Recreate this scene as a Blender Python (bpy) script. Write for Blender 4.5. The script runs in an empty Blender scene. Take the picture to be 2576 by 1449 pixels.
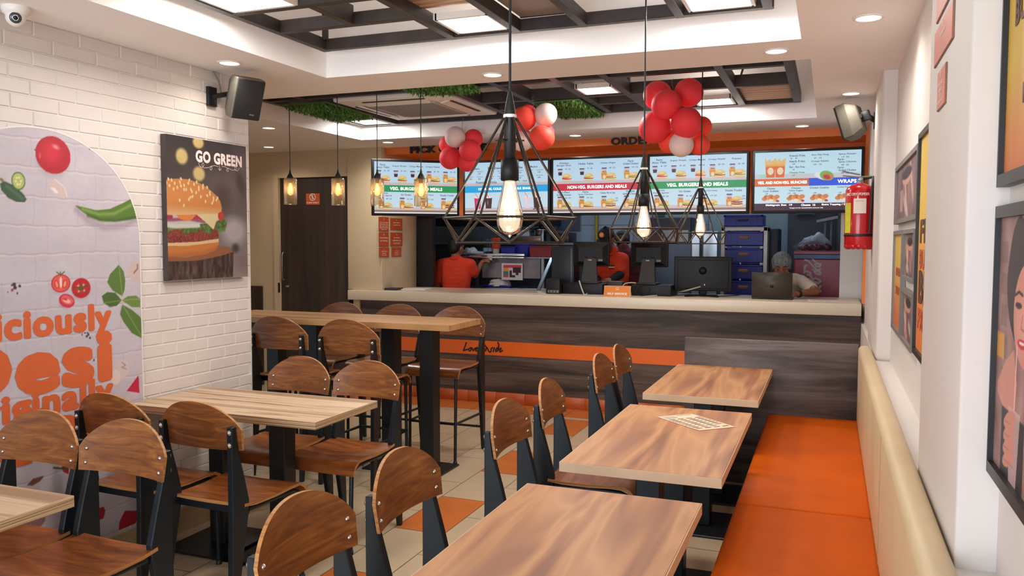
import bpy, bmesh, math, random
import numpy as np
from mathutils import Vector, Matrix, noise as mnoise

random.seed(7)
rng = np.random.default_rng(7)
scene = bpy.context.scene
COL = scene.collection
PI = math.pi

# ---------------------------------------------------------------- camera
FPX, W, H, CZ = 2056.0, 2576, 1449, 1.5
YAW, PITCH, ROLL = -0.37053, -0.05723, 0.002375
def cam_axes():
    cy, sy, cp, sp = math.cos(YAW), math.sin(YAW), math.cos(PITCH), math.sin(PITCH)
    f = np.array([sy*cp, cy*cp, sp]); r0 = np.array([cy, -sy, 0.0]); u0 = np.cross(r0, f)
    r = math.cos(ROLL)*r0 + math.sin(ROLL)*u0
    u = -math.sin(ROLL)*r0 + math.cos(ROLL)*u0
    return r, u, f
AX_R, AX_U, AX_F = cam_axes()
cd = bpy.data.cameras.new('camera')
cd.sensor_width = 36.0
cd.lens = 36.0*FPX/W
cd.clip_start = 0.05
cam = bpy.data.objects.new('camera', cd)
COL.objects.link(cam)
m = Matrix.Identity(4)
for i in range(3):
    m[i][0], m[i][1], m[i][2] = AX_R[i], AX_U[i], -AX_F[i]
m[2][3] = CZ
cam.matrix_world = m
scene.camera = cam

# ---------------------------------------------------------------- view, world, daylight
scene.view_settings.view_transform = 'Standard'
scene.view_settings.look = 'None'
scene.view_settings.gamma = 1.0
scene.view_settings.use_curve_mapping = False
scene.view_settings.exposure = -0.1
world = bpy.data.worlds.new('world')
scene.world = world
world.use_nodes = True
wb = world.node_tree.nodes['Background']
wb.inputs[0].default_value = (0.75, 0.86, 1.0, 1)
wb.inputs[1].default_value = 0.9
scene.cycles.max_bounces = 8
scene.cycles.diffuse_bounces = 4
scene.cycles.glossy_bounces = 4
scene.cycles.transmission_bounces = 8
scene.cycles.transparent_max_bounces = 12
scene.cycles.caustics_reflective = False
scene.cycles.caustics_refractive = False
scene.cycles.sample_clamp_indirect = 6.0

def lamp(name, kind, loc, energy, color, size=0.1, sizey=None, aim=(0, 0, -1), angle=None, blend=0.6):
    ld = bpy.data.lights.new(name, kind)
    ld.energy = energy
    ld.color = color
    if kind == 'AREA':
        ld.shape = 'RECTANGLE'; ld.size = size; ld.size_y = sizey or size
    else:
        ld.shadow_soft_size = size
    if kind == 'SPOT':
        ld.spot_size = math.radians(angle or 120); ld.spot_blend = blend
    o = bpy.data.objects.new(name, ld)
    COL.objects.link(o)
    o.location = loc
    o.rotation_euler = Vector(aim).to_track_quat('-Z', 'Y').to_euler()
    return o
WARM = (1.0, 0.86, 0.70)
COOL = (0.86, 0.93, 1.0)
# daylight falling in through the shop front behind the camera
lamp('daylight_shopfront', 'AREA', (-1.4, -1.75, 1.5), 155, (0.84, 0.92, 1.0), 3.4, 2.3, aim=(0.05, 1, -0.06))
# dim cool kitchen light from an unseen source behind the counter
lamp('kitchen_cool_light', 'AREA', (-2.0, 8.7, 2.55), 16, (0.62, 0.8, 1.0), 3.0, 0.2)

# ---------------------------------------------------------------- projection helpers (real planes)
def ray(px, py):
    return AX_R*((px-W/2)/FPX) - AX_U*((py-H/2)/FPX) + AX_F
def on_x(px, py, x):
    d = ray(px, py); return Vector((x, d[1]*x/d[0], CZ + d[2]*x/d[0]))
def on_y(px, py, y):
    d = ray(px, py); return Vector((d[0]*y/d[1], y, CZ + d[2]*y/d[1]))
def on_z(px, py, z):
    d = ray(px, py); t = (z-CZ)/d[2]; return Vector((d[0]*t, d[1]*t, z))

# ---------------------------------------------------------------- materials
def lin(v):
    return tuple(((x/255)/12.92 if x/255 <= .04045 else ((x/255+.055)/1.055)**2.4) for x in v)
MATS = {}
def mat(name, rgb, rough=0.5, metal=0.0, vary=0.06, scale=8.0, bump=0.0, bscale=60.0, emit=None, estr=1.0, spec=0.5, coat=0.0):
    """plain procedural surface: colour with a little noise, optional bump / emission"""
    if name in MATS: return MATS[name]
    mt = bpy.data.materials.new(name); mt.use_nodes = True
    nt = mt.node_tree; b = nt.nodes['Principled BSDF']
    tc = nt.nodes.new('ShaderNodeTexCoord')
    n = nt.nodes.new('ShaderNodeTexNoise'); n.inputs['Scale'].default_value = scale; n.inputs['Detail'].default_value = 4
    nt.links.new(tc.outputs['Object'], n.inputs['Vector'])
    r = nt.nodes.new('ShaderNodeValToRGB')
    c = lin(rgb)
    r.color_ramp.elements[0].position = 0.3; r.color_ramp.elements[1].position = 0.7
    r.color_ramp.elements[0].color = tuple(x*(1-vary) for x in c) + (1,)
    r.color_ramp.elements[1].color = tuple(min(1, x*(1+vary)) for x in c) + (1,)
    nt.links.new(n.outputs['Fac'], r.inputs['Fac'])
    nt.links.new(r.outputs['Color'], b.inputs['Base Color'])
    b.inputs['Roughness'].default_value = rough
    b.inputs['Metallic'].default_value = metal
    b.inputs['Specular IOR Level'].default_value = spec
    b.inputs['Coat Weight'].default_value = coat
    if bump:
        n2 = nt.nodes.new('ShaderNodeTexNoise'); n2.inputs['Scale'].default_value = bscale; n2.inputs['Detail'].default_value = 3
        nt.links.new(tc.outputs['Object'], n2.inputs['Vector'])
        bp = nt.nodes.new('ShaderNodeBump'); bp.inputs['Strength'].default_value = bump; bp.inputs['Distance'].default_value = 0.01
        nt.links.new(n2.outputs['Fac'], bp.inputs['Height'])
        nt.links.new(bp.outputs['Normal'], b.inputs['Normal'])
    if emit is not None:
        b.inputs['Emission Color'].default_value = lin(emit) + (1,)
        b.inputs['Emission Strength'].default_value = estr
    MATS[name] = mt
    return mt

def wood(name, stops, stretch, rough=0.4, bump=0.04, coat=0.0, per_object=0.0, detail=6.0, dist=0.6, wave=0.0, spec=0.5):
    """grain: noise stretched along one axis, colour ramp; stops = [(pos, rgb)...]"""
    if name in MATS: return MATS[name]
    mt = bpy.data.materials.new(name); mt.use_nodes = True
    nt = mt.node_tree; b = nt.nodes['Principled BSDF']
    tc = nt.nodes.new('ShaderNodeTexCoord')
    mp = nt.nodes.new('ShaderNodeMapping'); mp.inputs['Scale'].default_value = stretch
    vec = tc.outputs['Object']
    if per_object:
        oi = nt.nodes.new('ShaderNodeObjectInfo')
        cm = nt.nodes.new('ShaderNodeCombineXYZ')
        for i, k in enumerate((3.1, 7.7, 1.9)):
            ml = nt.nodes.new('ShaderNodeMath'); ml.operation = 'MULTIPLY'; ml.inputs[1].default_value = k*per_object
            nt.links.new(oi.outputs['Random'], ml.inputs[0]); nt.links.new(ml.outputs[0], cm.inputs[i])
        ad = nt.nodes.new('ShaderNodeVectorMath'); ad.operation = 'ADD'
        nt.links.new(vec, ad.inputs[0]); nt.links.new(cm.outputs[0], ad.inputs[1]); vec = ad.outputs[0]
    nt.links.new(vec, mp.inputs['Vector'])
    n = nt.nodes.new('ShaderNodeTexNoise'); n.inputs['Scale'].default_value = 1.0
    n.inputs['Detail'].default_value = detail; n.inputs['Distortion'].default_value = dist; n.inputs['Roughness'].default_value = 0.62
    nt.links.new(mp.outputs[0], n.inputs['Vector'])
    r = nt.nodes.new('ShaderNodeValToRGB')
    els = r.color_ramp.elements
    while len(els) < len(stops): els.new(0.5)
    for e, (p, cc) in zip(els, stops):
        e.position = p; e.color = lin(cc) + (1,)
    nt.links.new(n.outputs['Fac'], r.inputs['Fac'])
    nt.links.new(r.outputs['Color'], b.inputs['Base Color'])
    b.inputs['Roughness'].default_value = rough
    b.inputs['Coat Weight'].default_value = coat
    b.inputs['Coat Roughness'].default_value = 0.25
    b.inputs['Specular IOR Level'].default_value = spec
    if bump:
        bp = nt.nodes.new('ShaderNodeBump'); bp.inputs['Strength'].default_value = bump; bp.inputs['Distance'].default_value = 0.004
        nt.links.new(n.outputs['Fac'], bp.inputs['Height']); nt.links.new(bp.outputs['Normal'], b.inputs['Normal'])
    MATS[name] = mt
    return mt

def glow(name, rgb, strength):
    if name in MATS: return MATS[name]
    mt = bpy.data.materials.new(name); mt.use_nodes = True
    nt = mt.node_tree; b = nt.nodes['Principled BSDF']
    b.inputs['Base Color'].default_value = lin(rgb) + (1,)
    b.inputs['Emission Color'].default_value = lin(rgb) + (1,)
    b.inputs['Emission Strength'].default_value = strength
    MATS[name] = mt
    return mt

def glass(name, rgb, rough=0.0, alpha=0.25, ior=1.45):
    """thin clear glass: mix of transparent and glossy by fresnel"""
    if name in MATS: return MATS[name]
    mt = bpy.data.materials.new(name); mt.use_nodes = True
    nt = mt.node_tree; nt.nodes.remove(nt.nodes['Principled BSDF'])
    out = nt.nodes['Material Output']
    t = nt.nodes.new('ShaderNodeBsdfTransparent'); t.inputs[0].default_value = lin(rgb) + (1,)
    g = nt.nodes.new('ShaderNodeBsdfGlossy'); g.inputs['Roughness'].default_value = max(rough, .03)
    lw = nt.nodes.new('ShaderNodeLayerWeight'); lw.inputs['Blend'].default_value = alpha
    mx = nt.nodes.new('ShaderNodeMixShader')
    nt.links.new(lw.outputs['Facing'], mx.inputs[0]); nt.links.new(t.outputs[0], mx.inputs[1]); nt.links.new(g.outputs[0], mx.inputs[2])
    nt.links.new(mx.outputs[0], out.inputs[0])
    MATS[name] = mt
    return mt

def printed(name, estr=0.0, rough=0.45, attr='print'):
    """a printed sheet or a lit screen whose picture is stored as a colour attribute"""
    if name in MATS: return MATS[name]
    mt = bpy.data.materials.new(name); mt.use_nodes = True
    nt = mt.node_tree; b = nt.nodes['Principled BSDF']
    a = nt.nodes.new('ShaderNodeAttribute'); a.attribute_name = attr
    b.inputs['Roughness'].default_value = rough
    if estr:
        b.inputs['Base Color'].default_value = (0.01, 0.01, 0.012, 1)
        nt.links.new(a.outputs['Color'], b.inputs['Emission Color']); b.inputs['Emission Strength'].default_value = estr
    else:
        nt.links.new(a.outputs['Color'], b.inputs['Base Color'])
    MATS[name] = mt
    return mt

M_WHITE = mat('white_paint', (226, 221, 217), 0.55, vary=0.02, scale=3, bump=0.03, bscale=120)
M_CEIL = mat('ceiling_paint', (250, 246, 244), 0.7, vary=0.02, scale=2, bump=0.02, bscale=150)
M_BRICK = mat('white_brick_paint', (212, 203, 197), 0.45, vary=0.03, scale=5, bump=0.12, bscale=45)
M_MORTAR = mat('white_mortar', (222, 214, 208), 0.6, vary=0.03, scale=14, bump=0.2, bscale=80)
M_NICHE = mat('cream_wall_paint', (220, 213, 208), 0.6, vary=0.02, scale=3)
M_ALCOVE = mat('warm_white_wall', (210, 189, 156), 0.6, vary=0.03, scale=2)
M_BLACK = mat('black_metal', (17, 19, 21), 0.42, 0.0, vary=0.15, scale=20, bump=0.03, bscale=200)
M_LEG = mat('black_metal_blue_sheen', (26, 35, 42), 0.4, 0.35, vary=0.12, scale=15, bump=0.03, bscale=220)  # black metal with the daylight's blue sheen mixed into its base colour
M_PLAST = mat('black_plastic', (16, 16, 17), 0.48, spec=.35, vary=0.1, scale=20, bump=0.04, bscale=300)
M_CAB = mat('speaker_cabinet_lightened', (84, 80, 72), 0.5, vary=0.06, scale=20, bump=0.05, bscale=300)  # speaker cabinet; downlight on its sides is put into the lighter colour
M_CHARC = mat('charcoal_plastic', (44, 40, 36), 0.5, vary=0.08, scale=20, bump=0.05, bscale=300)
M_CHROME = mat('bright_steel', (205, 203, 200), 0.25, 1.0, vary=0.04, scale=30)
M_STEEL = mat('brushed_steel', (150, 155, 160), 0.35, 0.9, vary=0.1, scale=12)
M_GRID = wood('dark_lattice_paint', [(0.3, (33, 29, 28)), (0.7, (62, 50, 44))], (6, 6, 6), 0.5, 0.03)
M_ORANGE = mat('orange_paint', (240, 126, 48), 0.5, vary=0.04, scale=6)
M_VINYL = mat('orange_vinyl', (198, 86, 4), 0.6, spec=.12, vary=0.07, scale=5, bump=0.12, bscale=26)
M_CREAMV = mat('cream_vinyl', (214, 190, 150), 0.45, vary=0.04, scale=4, bump=0.05, bscale=30)
M_CHAIR = wood('glazed_chair_plywood', [(0.28, (94, 50, 20)), (0.46, (122, 70, 30)), (0.58, (142, 86, 38)), (0.74, (168, 112, 56))], (3.0, 22, 30), 0.38, 0.03, coat=0.3, per_object=5.0, dist=1.6)
M_CHAIRY = wood('glazed_chair_plywood_seat', [(0.28, (88, 42, 16)), (0.46, (122, 64, 24)), (0.60, (146, 82, 32)), (0.76, (168, 104, 46))], (4.0, 24, 24), 0.33, 0.03, coat=0.35, per_object=5.0, dist=1.2)
M_PLYEDGE = wood('plywood_edge', [(0.35, (140, 88, 44)), (0.65, (196, 140, 80))], (3, 3, 160), 0.5, 0.03)
M_TOPW = wood('warm_laminate', [(0.32, (136, 84, 52)), (0.42, (172, 114, 70)), (0.50, (196, 142, 92)), (0.57, (178, 122, 76)), (0.66, (152, 98, 64))], (7.5, 0.75, 2), 0.42, 0.0, dist=0.5, detail=2.5)
M_TOPP = wood('pale_laminate', [(0.34, (136, 106, 80)), (0.44, (188, 158, 126)), (0.52, (206, 180, 150)), (0.58, (176, 146, 114)), (0.66, (150, 120, 92))], (0.6, 15, 2), 0.42, 0.0, dist=0.7, detail=6)
M_TOPH = wood('oak_laminate', [(0.36, (138, 94, 54)), (0.5, (182, 136, 86)), (0.62, (196, 150, 98))], (0.6, 15, 2), 0.4, 0.0, dist=0.7)
M_EDGEW = mat('warm_laminate_edge', (212, 184, 152), 0.45, vary=0.06, scale=10)
M_EDGEP = wood('plywood_striped_edge', [(0.38, (120, 90, 60)), (0.52, (200, 168, 128)), (0.66, (214, 190, 160))], (1.2, 1.2, 420), 0.5, 0.0, detail=2, dist=0.1)
M_COUNTER = wood('dark_walnut_laminate', [(0.36, (44, 32, 25)), (0.46, (72, 55, 45)), (0.54, (94, 75, 64)), (0.64, (112, 94, 84))], (0.5, 3, 8), 0.5, 0.0, dist=0.8, detail=6)
M_BENCHP = wood('grey_walnut_laminate', [(0.38, (60, 49, 47)), (0.5, (88, 76, 74)), (0.6, (110, 98, 96))], (0.7, 3, 10), 0.5, 0.0, dist=0.8)
M_DOOR = wood('dark_door_veneer', [(0.3, (36, 24, 18)), (0.55, (58, 41, 31)), (0.75, (72, 54, 42))], (10, 3, 0.5), 0.5, 0.0, dist=0.5)
M_SLAB = mat('cream_countertop_stone', (218, 203, 180), 0.28, vary=0.015, scale=25)
M_TILE = mat('cream_floor_tile', (190, 168, 138), 0.32, vary=0.05, scale=6)
M_TILEO = mat('orange_floor_tile', (196, 108, 50), 0.34, vary=0.06, scale=6)
M_GROUT = mat('tile_grout', (110, 92, 74), 0.8, vary=0.1, scale=20)
M_SKIRT = mat('orange_skirting_tile', (190, 92, 44), 0.35, vary=0.06, scale=8)
M_BEIGET = mat('beige_skirting_tile', (176, 150, 112), 0.4, vary=0.06, scale=8)
M_LED = glow('led_panel_light', (255, 246, 232), 9.0)
M_DOWN = glow('downlight_glow', (255, 240, 214), 10.0)
M_TRIM = mat('white_plastic', (236, 232, 226), 0.4, vary=0.02)
M_INK = mat('black_ink', (22, 18, 18), 0.6)
M_WINK = mat('white_ink', (240, 230, 220), 0.6)
M_SIGN = mat('orange_sign_board', (196, 84, 40), 0.45, vary=0.05, scale=10)
M_SIGNE = mat('brown_sign_edge', (126, 96, 72), 0.5)
M_GREY = mat('grey_plastic', (120, 118, 112), 0.5)
M_SKIN = mat('brown_skin', (152, 94, 64), 0.55, vary=0.05, scale=12)
M_HAIR = mat('black_hair', (16, 13, 12), 0.6, vary=0.3, scale=50, bump=0.3, bscale=160)
M_POLO = mat('orange_red_polo_cloth', (226, 62, 28), 0.8, vary=0.07, scale=14, bump=0.15, bscale=40)
M_TROUS = mat('dark_trouser_cloth', (26, 26, 30), 0.85, vary=0.1)

# ---------------------------------------------------------------- mesh builder
WORLD_AT = {}
class MB:
    layer = 0
    def __init__(self):
        self.v = []; self.f = []; self.mi = []; self.sm = []
    def add(self, verts, faces, mi=0, smooth=False):
        o = len(self.v)
        self.v.extend([tuple(p) for p in verts])
        for fc in faces:
            self.f.append([i+o for i in fc]); self.mi.append(mi); self.sm.append(smooth)
        return self
    def box(self, x0, x1, y0, y1, z0, z1, mi=0):
        v = [(x0,y0,z0),(x1,y0,z0),(x1,y1,z0),(x0,y1,z0),(x0,y0,z1),(x1,y0,z1),(x1,y1,z1),(x0,y1,z1)]
        return self.add(v, [(3,2,1,0),(4,5,6,7),(0,1,5,4),(1,2,6,5),(2,3,7,6),(3,0,4,7)], mi)
    def bbox(self, x0, x1, y0, y1, z0, z1, r=0.01, mi=0, seg=2, smooth=True):
        """box with rounded edges"""
        bm = bmesh.new(); bmesh.ops.create_cube(bm, size=1.0)
        for v in bm.verts:
            v.co = Vector(((x0+x1)/2 + v.co.x*(x1-x0), (y0+y1)/2 + v.co.y*(y1-y0), (z0+z1)/2 + v.co.z*(z1-z0)))
        r = min(r, .49*min(abs(x1-x0), abs(y1-y0), abs(z1-z0)))
        bmesh.ops.bevel(bm, geom=bm.edges[:], offset=r, segments=seg, affect='EDGES', profile=0.5)
        return self.take(bm, mi, smooth)
    def take(self, bm, mi=0, smooth=True, mtx=None):
        bm.verts.index_update()
        vs = [(mtx @ v.co if mtx else v.co.copy()) for v in bm.verts]
        fs = [[v.index for v in f.verts] for f in bm.faces]
        bm.free()
        return self.add(vs, fs, mi, smooth)
    def xbox(self, mtx, sx, sy, sz, mi=0):
        v = [mtx @ Vector((a*sx/2, b*sy/2, c*sz/2)) for c in (-1,1) for a,b in ((-1,-1),(1,-1),(1,1),(-1,1))]
        return self.add(v, [(3,2,1,0),(4,5,6,7),(0,1,5,4),(1,2,6,5),(2,3,7,6),(3,0,4,7)], mi)
    def bar(self, a, b, w, h=None, mi=0, up=(0,0,1)):
        """square bar from a to b"""
        a, b = Vector(a), Vector(b); h = h or w
        d = (b-a); L = d.length; d.normalize()
        u = Vector(up)
        if abs(d.dot(u)) > .99: u = Vector((1,0,0))
        s = d.cross(u).normalized(); u = s.cross(d)
        mt = Matrix((( s.x, d.x, u.x, (a.x+b.x)/2), (s.y, d.y, u.y, (a.y+b.y)/2), (s.z, d.z, u.z, (a.z+b.z)/2), (0,0,0,1)))
        return self.xbox(mt, w, L, h, mi)
    def tube(self, pts, r, seg=10, mi=0, caps=True):
        """round tube along points; r a number or one per point"""
        pts = [Vector(p) for p in pts]; n = len(pts)
        rs = r if isinstance(r, (list, tuple)) else [r]*n
        rings = []; ref = None
        for i, p in enumerate(pts):
            d = (pts[min(i+1, n-1)] - pts[max(i-1, 0)]).normalized()
            if ref is None:
                ref = Vector((0,0,1)) if abs(d.z) < .9 else Vector((1,0,0))
            s = d.cross(ref)
            if s.length < 1e-5: s = d.cross(Vector((0,1,0.3)))
            s.normalize(); ref = s.cross(d).normalized()
            rings.append([p + (s*math.cos(2*PI*k/seg) + ref*math.sin(2*PI*k/seg))*rs[i] for k in range(seg)])
        v = [q for g in rings for q in g]; f = []
        for i in range(n-1):
            for k in range(seg):
                k2 = (k+1) % seg
                f.append((i*seg+k, i*seg+k2, (i+1)*seg+k2, (i+1)*seg+k))
        self.add(v, f, mi, True)
        if caps:
            self.add(rings[0], [tuple(range(seg))][::1], mi); self.add(rings[-1], [tuple(range(seg-1, -1, -1))], mi)
        return self
    def lathe(self, prof, seg=24, mi=0, at=(0,0,0), mtx=None, smooth=True):
        """profile [(r, z)...] turned about z"""
        v = []; f = []
        for r, z in prof:
            for k in range(seg):
                p = Vector((r*math.cos(2*PI*k/seg), r*math.sin(2*PI*k/seg), z))
                p = mtx @ p if mtx else p + Vector(at)
                v.append(p)
        for i in range(len(prof)-1):
            for k in range(seg):
                k2 = (k+1) % seg
                f.append((i*seg+k, i*seg+k2, (i+1)*seg+k2, (i+1)*seg+k))
        self.add(v, f, mi, smooth)
        n = len(prof)
        if prof[0][0] > 1e-4: self.add(v[:seg], [tuple(range(seg-1, -1, -1))], mi)
        if prof[-1][0] > 1e-4: self.add(v[(n-1)*seg:], [tuple(range(seg))], mi)
        return self
    def ball(self, c, r, mi=0, seg=20, rings=12, sx=1, sy=1, sz=1):
        prof = [(max(1e-5, r*math.sin(PI*i/rings)), -r*math.cos(PI*i/rings)) for i in range(rings+1)]
        mt = Matrix.Translation(Vector(c)) @ Matrix.Diagonal((sx, sy, sz, 1))
        return self.lathe(prof, seg, mi, mtx=mt)
    def prism(self, poly, a, b, mi=0, smooth=False, cap_mi=None):
        """poly: list of 3D points; swept by vector from offset a to b (Vectors)"""
        a, b = Vector(a), Vector(b); n = len(poly)
        v = [Vector(p)+a for p in poly] + [Vector(p)+b for p in poly]
        self.add(v, [(i, (i+1) % n, n+(i+1) % n, n+i) for i in range(n)], mi, smooth)
        cm = mi if cap_mi is None else cap_mi
        self.add(v[:n], [tuple(range(n-1, -1, -1))], cm); self.add(v[n:], [tuple(range(n))], cm)
        return self
    def quad(self, a, b, c, d, mi=0):
        return self.add([a, b, c, d], [(0, 1, 2, 3)], mi)
    def text(self, s, org, xd, yd, height=None, width=None, bold=0.0, depth=0.0, align='c', mi=0, lower=False):
        """lettering laid in the plane (xd, yd) with its box centred ('c') or starting ('l') at org"""
        vs, fs, (x0, x1, y0, y1) = text_shape(s, bold, depth)
        w, h = x1-x0, y1-y0
        if height is None: k = width/w; kx = ky = k
        elif width is None: kx = ky = height/h
        else: kx = width/w; ky = height/h
        xd, yd, org = Vector(xd).normalized(), Vector(yd).normalized(), Vector(org)
        nd = xd.cross(yd)
        ox = (x0+x1)/2 if align == 'c' else (x0 if align == 'l' else x1)
        oy = (y0+y1)/2
        self.add([org + xd*((p[0]-ox)*kx) + yd*((p[1]-oy)*ky) + nd*p[2]*min(kx, ky) for p in vs], fs, mi)
        return self
    def stroke(self, pts, w, org, xd, yd, nd_off=0.0, mi=0):
        """flat ribbon along 2D points (handwriting)"""
        xd, yd, org = Vector(xd), Vector(yd), Vector(org)
        nd = xd.cross(yd).normalized()
        P = [Vector((p[0], p[1])) for p in pts]
        for i in range(len(P)-1):
            MB.layer = (MB.layer+1) % 24
            a, b = P[i], P[i+1]; d = (b-a)
            if d.length < 1e-6: continue
            d.normalize(); s = Vector((-d.y, d.x))*w/2; e = d*w*.3
            q = [a-e-s, b+e-s, b+e+s, a-e+s]
            self.add([org + xd*c.x + yd*c.y + nd*(nd_off+MB.layer*.00008) for c in q], [(0,1,2,3)], mi)
        return self
    def build(self, name, mats, parent=None, bevel=0.0, at=None):
        me = bpy.data.meshes.new(name)
        off = WORLD_AT.get(parent.name, Vector()) if parent else (Vector(at) if at else Vector())
        me.from_pydata([(p[0]-off.x, p[1]-off.y, p[2]-off.z) for p in self.v], [], self.f)
        ms = mats if isinstance(mats, (list, tuple)) else [mats]
        for mm in ms: me.materials.append(mm)
        me.polygons.foreach_set('material_index', self.mi)
        me.polygons.foreach_set('use_smooth', self.sm)
        me.validate()
        me.update()
        if bevel:
            bm = bmesh.new(); bm.from_mesh(me)
            bmesh.ops.remove_doubles(bm, verts=bm.verts[:], dist=1e-5)
            es = [e for e in bm.edges if len(e.link_faces) == 2 and e.calc_face_angle(0) > 0.6]
            bmesh.ops.bevel(bm, geom=es, offset=bevel, segments=1, affect='EDGES', clamp_overlap=True)
            bm.to_mesh(me); bm.free()
        o = bpy.data.objects.new(name, me)
        COL.objects.link(o)
        if parent:
            o.parent = parent
            WORLD_AT[o.name] = off.copy()
        else:
            o.location = off
            WORLD_AT[o.name] = off.copy()
        return o

TEXTS = {}
def text_shape(s, bold=0.0, depth=0.0):
    key = (s, bold, depth); wide = 0.0
    if bold > 0.045: wide, bold = bold, 0.0
    if key not in TEXTS:
        cu = bpy.data.curves.new('lettering', 'FONT')
        cu.body = s; cu.size = 1.0; cu.offset = bold; cu.extrude = depth; cu.resolution_u = 3
        cu.space_character = 1.0 + (bold+wide)*1.6
        ob = bpy.data.objects.new('lettering', cu); COL.objects.link(ob)
        dg = bpy.context.evaluated_depsgraph_get(); dg.update()
        me = bpy.data.meshes.new_from_object(ob.evaluated_get(dg))
        vs = [tuple(v.co) for v in me.vertices]; fs = [tuple(p.vertices) for p in me.polygons]
        bpy.data.objects.remove(ob); bpy.data.curves.remove(cu); bpy.data.meshes.remove(me)
        if wide:        # heavy rounded letters: the glyph widened along a small circle
            n0, v0, f0 = len(vs), vs, fs; vs, fs = [], []
            for k in range(18):
                a = 2*PI*k/18; r_k = wide*(1 if k % 2 else .93)
                vs += [(p[0]+r_k*math.cos(a), p[1]+r_k*math.sin(a), p[2]+k*.0002) for p in v0]; fs += [tuple(i+n0*k for i in q) for q in f0]
        xs = [p[0] for p in vs] or [0, 1]; ys = [p[1] for p in vs] or [0, 1]
        TEXTS[key] = (vs, fs, (min(xs), max(xs), min(ys), max(ys)))
    return TEXTS[key]

# ---------------------------------------------------------------- things, parts, copies
def tag(o, label, cat, group=None, kind=None):
    o['label'] = label; o['category'] = cat
    if group: o['group'] = group
    if kind: o['kind'] = kind
    return o
def thing(name, label, cat, loc=(0,0,0), group=None):
    o = bpy.data.objects.new(name, None); COL.objects.link(o)
    o.empty_display_size = 0.05
    o.location = loc
    WORLD_AT[o.name] = Vector(loc)
    return tag(o, label, cat, group)
def struct(o):
    o['kind'] = 'structure'; return o
KIDS = {}
def dup(root, loc, rotz=0.0, label=None, group=None):
    def cp(o, par):
        c = o.copy(); COL.objects.link(c)
        if par: c.parent = par
        for k in [x for x in ALL_CHILDREN(o)]: cp(k, c)
        return c
    r = cp(root, None)
    r.location = loc; r.rotation_euler = (0, 0, rotz)
    if label: r['label'] = label
    if group: r['group'] = group
    return r
def ALL_CHILDREN(o):
    return list(o.children)

# ================================================================ ROOM SHELL
XL, XR, YF, ZC = -3.08, 0.24, 6.95, 2.40      # brick wall, right wall, counter front, soffit height
# ---- floor: running-bond tiles, a few orange ones, orange border before the counter
mb = MB()
mb.box(-6.4, 1.3, -2.2, 10.0, -0.06, -0.003, 0)
TW, TL, GAP = 0.2855, 0.566, 0.002
ORANGE = {(-8, 6), (-8, 8), (-8, 10), (-8, 4), (-8, 2), (-4, 9), (-4, 5), (-4, 7)}
for i in range(-22, 5):
    x0 = -2.096 + (i+8)*TW - TW + TW
    offy = 0.0 if i % 2 == 0 else -TL/2
    for j in range(-4, 18):
        y0 = 3.70 + (j-6)*TL + offy; y1 = y0+TL
        if y0 > 7.0: continue
        if y0 < 6.61 < y1: y1 = 6.61
        if y0 >= 6.61: continue
        mb.quad((x0+GAP, y0+GAP, 0), (x0+TW-GAP, y0+GAP, 0), (x0+TW-GAP, y1-GAP, 0), (x0+GAP, y1-GAP, 0), 2 if (i, j) in ORANGE else 1)
    mb.quad((x0+GAP, 6.61+GAP, 0), (x0+TW-GAP, 6.61+GAP, 0), (x0+TW-GAP, 6.95, 0), (x0+GAP, 6.95, 0), 2 if x0 > -4.45 else 1)
struct(mb.build('floor', [M_GROUT, M_TILE, M_TILEO]))

# ---- ceiling: plaster soffit with two deep recesses
mb = MB()
for b in ((-6.4, -2.62, -2.2, 3.9), (-0.14, 1.3, -2.2, 3.9), (-2.62, -0.14, -2.2, -0.6), (-6.4, 1.3, 3.9, 4.34),
          (-6.4, -3.93, 4.34, 6.385), (-0.11, 1.3, 4.34, 6.385), (-6.4, 1.3, 6.385, 7.0)):
    mb.box(*b, ZC, 3.0)
mb.box(-6.4, 1.3, -2.2, 7.0, 3.0, 3.1)
struct(mb.build('ceiling', M_CEIL))
mb = MB(); mb.box(-5.6, 1.3, 7.66, 10.0, 2.62, 2.7)
struct(mb.build('kitchen_ceiling', mat('kitchen_ceiling_paint', (150, 158, 165), 0.7)))

# ---- left wall of raised white bricks over a mortar bed
mb = MB()
mb.box(-3.34, XL-0.0045, -2.2, 3.80, 0, ZC, 1)
BH, BL, G = 0.0615, 0.222, 0.0022
row = 0; z = 0.125
while z < ZC-0.004:
    z1 = min(z+BH, ZC)
    y = -2.2 - (0.5*BL if row % 2 else 0) + 0.012*math.sin(row*2.3)
    while y < 3.80:
        a, b_ = max(y, -2.2)+G, min(y+BL, 3.806)-G
        if b_-a > 0.02 and a > 0.9:
            c = 0.004; xo = XL + random.uniform(-.0008, .0008); xb = XL-0.005
            za, zb = z+G*.55, z1-G*.55
            v = [(xb,a,za),(xb,b_,za),(xb,b_,zb),(xb,a,zb),(xo,a+c,za+c),(xo,b_-c,za+c),(xo,b_-c,zb-c),(xo,a+c,zb-c)]
            mb.add(v, [(4,5,6,7),(0,1,5,4),(1,2,6,5),(2,3,7,6),(3,0,4,7)], 0)
        y += BL
    z = z1; row += 1
mb.box(-3.34, XL, 3.80, 3.806, 0, ZC, 0)
struct(mb.build('wall_left', [M_BRICK, M_MORTAR]))
mb = MB(); mb.box(XL-0.012, XL+0.012, -2.2, 3.81, 0, 0.122)
struct(mb.build('baseboard_left', M_BEIGET))

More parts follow.
